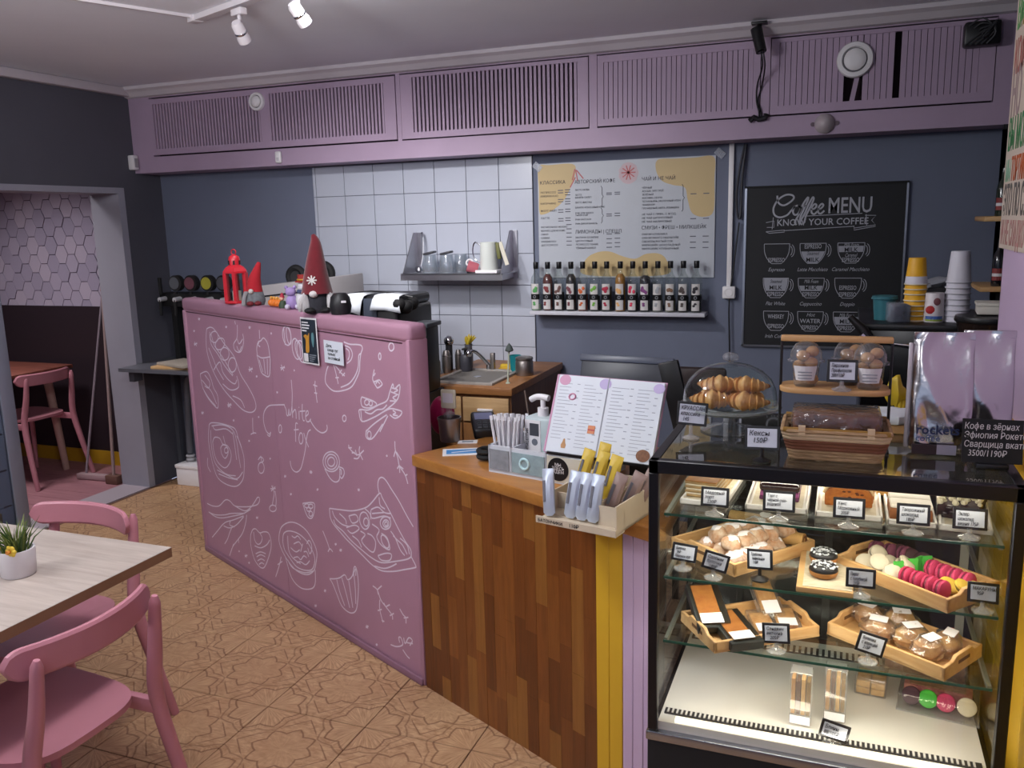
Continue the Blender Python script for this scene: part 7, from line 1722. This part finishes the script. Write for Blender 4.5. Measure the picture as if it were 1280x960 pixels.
MB().ell((.006, -.0295, .066), (.01, .002, .012), 12, 8).build('figure_print', mat('can_figure', '6A3A40', .5), t)
vv, ff = arc_patch(.0311, .006, .02, .9); MB().add(vv, ff).build('blue_print', mat('can_blue', '3A5A9A', .5), t)
vv, ff = arc_patch(.0313, .004, .01, .9); MB().add(vv, ff).build('green_print', mat('can_green', '8AA03A', .5), t)
t = thing('teal_container', 'teal plastic tub at the left end of the machine top', 'container', (.125, 3.06, TOPZ))
MB().lathe([(0, 0), (.03, 0), (.036, .07), (.039, .072), (.039, .078), (0, .08)], 20).build('tub', mat('tub_teal', '2E6A74', .4), t, smooth=True)
MB().torus((0, 0, .07), .0385, .003, 20, 6).build('lip', mat('tub_teal', '2E6A74', .4), t, smooth=True)
t = thing('clear_containers', 'stack of clear plastic tubs left of the yellow cups', 'container', (.162, 3.0, TOPZ), R(12))
for k in range(4): MB().box(-.03 + .004 * k, .022 + .004 * k, -.03, .03, .0, .062 - .002 * k).build('tub', glass('tub_clear', 'D4D8DE', 1.5, .1, 1.5, .22, 'B8BECA'), t, bevel=.006)
t = thing('bean_hopper', 'dark bean hopper with a black lid on the machine', 'hopper', (.40, 2.83, 1.2)); t.scale = (1.3, 1.3, 1)
MB().lathe([(.03, .0), (.05, .03), (.066, .12), (.068, .13)], 24).build('hopper', mat('hopper_brown', '241A18', .25), t, smooth=True)
MB().lathe([(.07, .13), (.072, .135), (.07, .146), (0, .15)], 24).build('lid', BLACK, t, smooth=True)
MB().box(-.05, .05, -.05, .05, -.33, .02).build('grinder_body', BLACK, t, bevel=.01)
t = thing('white_lid_box', 'white takeaway box lying on the bean hopper lid', 'box', (.425, 2.84, 1.352), R(-4))
MB().box(-.06, .07, -.045, .045, 0, .03).build('box', mat('box_cream', 'C4BFB4', .6), t, bevel=.004)
MB().box(-.063, .073, -.048, .048, .024, .034).build('lid', mat('box_cream', 'C4BFB4', .6), t, bevel=.003)
t = thing('folded_bag', 'crumpled grey plastic bag between the cup stacks', 'bag', (.268, 3.2, TOPZ))
f = lambda p: 1 + .2 * math.sin(6 * p.x) * math.cos(7 * p.z)
MB().ell((.0, 0, .105), (.075, .03, .018), 16, 8, Matrix.Rotation(R(-14), 4, 'Y'), f).build('plastic', mat('bag_grey', '8A8C94', .4), t, smooth=True)
MB().box(-.05, .05, -.02, .03, 0, .095).build('carton', mat('carton_dark', '1A1A1E', .6), t)
# dark bottle rack on the far right
t = thing('bottle_rack', 'black rack with two wooden shelves beside the lilac wall end', 'rack', (.62, 4.0, 0))
for z in (1.345, 1.625): MB().box(-.11, .4, -.08, .22, z - .02, z).build('shelf_board', TRAYW, t, bevel=.004)
for x in (-.03, .36):
    for y in (-.06, .2): MB().box(x, x + .02, y, y + .02, 0, 2.0).build('upright', BLACK, t)
MB().box(-.03, .38, .2, .22, .3, 1.98).build('back_panel', MATTE, t)
for k, (dx, z, c_) in enumerate(((-.045, 1.625, '1E2A1E'), (.02, 1.625, '2A1616'), (-.04, 1.345, '1A1A20'), (.03, 1.345, '20261E'))):
    b = thing('dark_bottle', ('tall dark bottle with a red and white label on the upper rack board', 'second dark bottle on the upper rack board', 'dark bottle on the lower rack board near its edge', 'second dark bottle on the lower rack board')[k], 'bottle', (.62 + dx, 3.98, z), 0, 'bottles on the dark rack')
    b.scale = (.8,) * 3
    MB().lathe([(0, 0), (.028, 0), (.03, .006), (.03, .13), (.024, .16), (.011, .185), (.01, .235), (0, .236)], 18).build('glass', mat('dark_glass_' + c_, c_, .12, coat=.5), b, smooth=True)
    vv, ff = arc_patch(.0305, .03, .09, 1.2); MB().add(vv, ff).build('label', mat('rack_label_%d' % (k % 2), ('8E3A3A', 'A8A8A4')[k % 2], .6), b)
    vv, ff = arc_patch(.0309, .05, .065, 1.2); MB().add(vv, ff).build('label_band', OFFW, b)
t = thing('dark_stool', 'dark brown chair back behind the croissant dome', 'chair', (-.50, 3.25, 0))
DBR = mat('stool_brown', '2A1C1A', .6)
MB().box(-.1, .1, -.02, .02, .88, 1.09).build('backrest', DBR, t, bevel=.015)
MB().box(-.17, .17, -.02, .32, .68, .73).build('seat', DBR, t, bevel=.015)
for x in (-.15, .13):
    for y in (0, .29): MB().box(x, x + .025, y, y + .025, 0, .69).build('leg', BLACK, t)
    MB().box(x * .55, x * .55 + .02, -.005, .015, .7, .9).build('back_post', BLACK, t)

# ------------------------------------------------------------------ chairs
def make_chair(label, loc, rz):
    t = thing('pink_chair', label, 'chair', loc, R(rz), 'pink wooden chairs')
    # front is +y, back is -y
    out = []
    n = 36
    for i in range(n):
        a = 2 * PI * i / n
        ex = .55
        cx = math.copysign(abs(math.cos(a)) ** ex, math.cos(a)); cy = math.copysign(abs(math.sin(a)) ** ex, math.sin(a))
        out.append((cx * (.2 + .02 * cy), cy * .21 - .005))
    s = MB()
    for z0_, z1_ in ((.438, .455),):
        vs, fs = [], []
        rings = [1.0, .93, .7, .4, .0]
        for zz, sg in ((1, 1), (0, 0)):
            for q in rings:
                for x, y in out:
                    dip = -.010 * (1 - q ** 2)
                    vs.append((x * q, (y + .005) * q - .005, (z1_ if zz else z0_) + dip))
        K = len(rings)
        for l in range(2):
            for j in range(K - 1):
                for i in range(n):
                    a_, b_ = l * K * n + j * n + i, l * K * n + j * n + (i + 1) % n
                    c_, d_ = a_ + n, b_ + n
                    fs.append((a_, b_, d_, c_) if l == 0 else (b_, a_, c_, d_))
        for i in range(n): fs.append((i, K * n + i, K * n + (i + 1) % n, (i + 1) % n))
        s.add(vs, fs)
    s.build('seat', CHAIRP, t, smooth=True, ang=35)
    # curved back rail
    m, h0, h1 = 40, .68, .757
    vs = []
    for i in range(m + 1):
        u = -1 + 2 * i / m
        x = .212 * u
        y = -.275 + .065 * u * u
        end = max(0, (abs(u) - .82) / .18)
        hh = (h1 - h0) / 2 * math.sqrt(max(0.01, 1 - end ** 2))
        zc_ = (h0 + h1) / 2
        for dy, k in ((-.009, .82), (-.009, -.82), (-.004, -1), (.006, -1), (.010, -.82), (.010, .82), (.006, 1), (-.004, 1)):
            vs.append((x, y + dy, zc_ + hh * k))
    fs = [(8 * i + j, 8 * i + (j + 1) % 8, 8 * i + 8 + (j + 1) % 8, 8 * i + 8 + j) for i in range(m) for j in range(8)] + [tuple(range(7, -1, -1)), tuple(8 * m + j for j in range(8))]
    MB().add(vs, fs).build('backrest', CHAIRP, t, smooth=True, ang=25)
    for sx in (-1, 1):
        p = smooth_path([(.225 * sx, -.31, 0), (.205 * sx, -.255, .25), (.19 * sx, -.225, .44), (.178 * sx, -.252, .60), (.174 * sx, -.272, .735)], 5)
        MB().tube(p, [(.0135 + .006 * math.sin(PI * min(1, i / (len(p) - 1) * 1.05))) * (1 if i < len(p) - 1 else .5) for i in range(len(p))], 12, flat=1.15).build('leg', CHAIRP, t, smooth=True)
        MB().tube([(.205 * sx, .205, 0), (.185 * sx, .175, .3), (.178 * sx, .165, .435)], [.012, .017, .019], 10).build('leg', CHAIRP, t, smooth=True)
        MB().box(sx * .185 - .011, sx * .185 + .011, -.225, .165, .392, .432).build('side_apron', CHAIRP, t, bevel=.004)
    MB().box(-.18, .18, .150, .172, .385, .437).build('front_apron', CHAIRP, t, bevel=.004)
    return t
c1 = make_chair('pink wooden chair with curved back at the near side of the oak table', (-1.885, 1.405, 0), 90)
c2 = dup(c1, (-2.335, 1.79, 0), R(180), 'pink wooden chair tucked in behind the oak table')
c3 = dup(c1, (-5.17, 4.11, 0), R(90), 'pink chair in the next room seen through the doorway')

# ------------------------------------------------------------------ table with potted plant
OAK = wood('table_oak_pale', 'B8ACA2', '9E9086', 0, .45, 1.0, .05, .1)
EDGE = mat('table_edge_brown', '8A6A50', .5, var=.1, vs=20)
t = thing('oak_table', 'pale oak cafe table at the lower left', 'table', (-2.38, 1.43, 0))
MB().box(-.6, .595, -.40, .40, .722, .7495).build('table_core', EDGE, t, bevel=.001, seg=1)
MB().box(-.6, .595, -.40, .40, .7495, .7505).build('table_top', OAK, t)
for x in (-.5, .0):
    MB().box(x, x + .05, -.3, .3, .0, .04).build('foot', MATTE, t, bevel=.004)
    MB().box(x, x + .05, -.03, .03, .04, .722).build('column', MATTE, t)
t = thing('potted_plant', 'white pot with artificial grass and a yellow flower on the oak table', 'plant', (-2.045, 1.545, .7505))
MB().lathe([(0, 0), (.04, 0), (.043, .004), (.047, .07), (.046, .074), (.042, .074), (.04, .06), (0, .058)], 28).build('pot', mat('pot_white', 'D2CED0', .45), t, smooth=True)
gb = [MB(), MB()]
rnd = random.Random(5)
for k in range(90):
    a = rnd.uniform(0, 2 * PI); r_ = rnd.uniform(0, .03); L = rnd.uniform(.05, .095); b = a + rnd.uniform(-.5, .5)
    sp_ = rnd.uniform(.01, .055)
    p0 = Vector((r_ * math.cos(a), r_ * math.sin(a), .058)); p1 = p0 + Vector((sp_ * .4 * math.cos(b), sp_ * .4 * math.sin(b), L * .6)); p2 = p0 + Vector((sp_ * math.cos(b), sp_ * math.sin(b), L))
    gb[k % 2].tube([p0, p1, p2], [.0022, .0018, .0004], 4)
tag(gb[0].build('grass_blades', mat('grass_green', '3F5A24', .6), t), kind='stuff')
tag(gb[1].build('grass_blades', mat('grass_light', '71803A', .6), t), kind='stuff')
for fx, fy, fz in ((.03, -.038, .082), (-.03, -.036, .085)):
    fl_ = MB()
    for k in range(6):
        a = R(60 * k)
        fl_.ell((fx + .011 * math.cos(a), fy + .001, fz + .009 * math.sin(a)), (.009, .004, .007), 8, 6)
    o = fl_.build('flower', mat('flower_yellow', 'D9B83A', .6), t, smooth=True)
    MB().lathe([(.004, 0), (.006, .008), (.005, .01), (0, .006)], 12, Matrix.Translation((fx, fy - .002, fz)) @ Matrix.Rotation(PI / 2, 4, 'X')).build('flower_centre', mat('flower_orange', 'C9822A', .6), o, smooth=True)

# ------------------------------------------------------------------ drinks fridge at the left edge
t = thing('drinks_fridge', 'glass door drinks fridge with grey frame cut by the left edge', 'fridge', (-3.97, 2.6, 0))
FG = mat('fridge_grey', '7E8290', .4, .2)
MB().box(-.22, -.2, -.34, .335, .1, 1.85).build('back_panel', mat('fridge_inner', '5A6472', .6), t)
for y0_, y1_ in ((-.34, -.32), (.315, .335)): MB().box(-.22, .2, y0_, y1_, .1, 1.85).build('side_panel', FG, t)
MB().box(-.2, .19, .308, .314, .2, 1.84).build('inner_liner', mat('fridge_liner', 'A6ABB6', .5), t)
MB().box(-.22, .22, -.34, .335, 0, .1).build('plinth', FG, t)
MB().box(-.22, .22, -.34, .335, 1.85, 1.95).build('header', FG, t)
MB().box(-.22, .22, -.34, .335, .1, .2).build('bottom_panel', FG, t)
d = MB().box(.2, .222, .265, .335, .12, 1.85).box(.2, .222, -.34, -.29, .12, 1.85).box(.2, .222, -.34, .335, .12, .2).box(.2, .222, -.34, .335, 1.78, 1.85).build('door_frame', FG, t, bevel=.003)
MB().box(.207, .213, -.29, .265, .2, 1.78).build('pane', glass('fridge_glass', 'C4CAD2', 1.3, .03, 1.45, .08, '8A98AA'), d)
for k in range(8):
    z = .34 + .18 * k
    MB().tube([(-.19, -.31, z), (-.19, .31, z), (.18, .31, z), (.18, -.31, z)], .004, 6, closed=True).build('wire_shelf', mat('fridge_shelf', '9AA4B2', .4, .4), t)
    MB().box(.19, .196, .225, .262, z, z + .008).build('shelf_clip', BLACK, t)
area('drinks_fridge_fill', (-3.9, 2.6, 1.8), (-4.0, 2.75, .5), 11, .1, .5, (.95, .97, 1))  # unseen inner lamp, added to brighten the dark fridge
t = thing('yellow_packet', 'yellow packet on the lowest fridge shelf', 'packet', (-3.84, 2.76, .206))
MB().box(-.04, .05, -.06, .06, 0, .11).build('packet', mat('packet_yellow', 'B8963A', .6), t, bevel=.006)
MB().box(.05, .0506, -.04, .04, .03, .08).build('label', mat('packet_label', '8A6A2A', .6), t)

# ------------------------------------------------------------------ next room furniture and cleaning tools
t = thing('next_room_table', 'brown table with pale leg in the next room', 'table', (-5.45, 4.1, 0))
MB().box(-.5, .42, -.3, .32, .725, .75).build('table_top', wood('table_red', '8A5040', '6A3A30', 0, .5), t, bevel=.003)
for x, y in ((.3, .22), (-.4, .22), (-.4, -.22)):
    MB().cyl((x + .03, y + .02, 0), (x - .03, y, .725), .022, .03, 12).build('leg', mat('leg_pale', 'B4948A', .6), t, smooth=True)
POLE = mat('pole_brown', '8A5A34', .5)
t = thing('broom', 'broom with a long wooden handle leaning on the doorway lining', 'broom', (-4.50, 4.17, 0))
MB().cyl((.0, .0, .05), (-.075, .15, 1.28), .011, n=10).build('lower_handle', mat('pole_pale', '9A8482', .5), t, smooth=True)
MB().cyl((-.075, .15, 1.27), (-.105, .21, 1.72), .013, n=10).build('upper_handle', POLE, t, smooth=True)
MB().box(-.05, .05, -.03, .03, 0, .06).build('head', mat('broom_brown', '6A4A40', .8), t, bevel=.006)
t = thing('floor_squeegee', 'floor squeegee with thin pale handle and wide bar in the doorway', 'squeegee', (-4.72, 4.2, 0))
MB().cyl((-.06, 0, .03), (.05, .2, 1.22), .008, n=8).build('handle', mat('pole_grey', '8A7E88', .4), t, smooth=True)
MB().bx((.05, 0, .022), (.33, .05, .04), rz=R(4)).build('bar', mat('bar_pink', 'A88E92', .6), t, bevel=.008)
t = thing('yellow_pole', 'yellow broom pole leaning beside the doorway lining', 'pole', (-4.47, 4.24, 0))
MB().cyl((0, 0, 0), (-.13, .2, 1.82), .009, n=8).build('pole', mat('pole_yellow', 'B08A34', .5), t, smooth=True)
MB().cyl((-.13, .2, 1.82), (-.131, .2016, 1.835), .010, n=8).build('tip', POLE, t)
area('next_room_ceiling_light', (-5.1, 3.35, 2.47), (-5.1, 3.4, 0), 21, .5, .3, (1, .93, .95), 130)

flush_text()
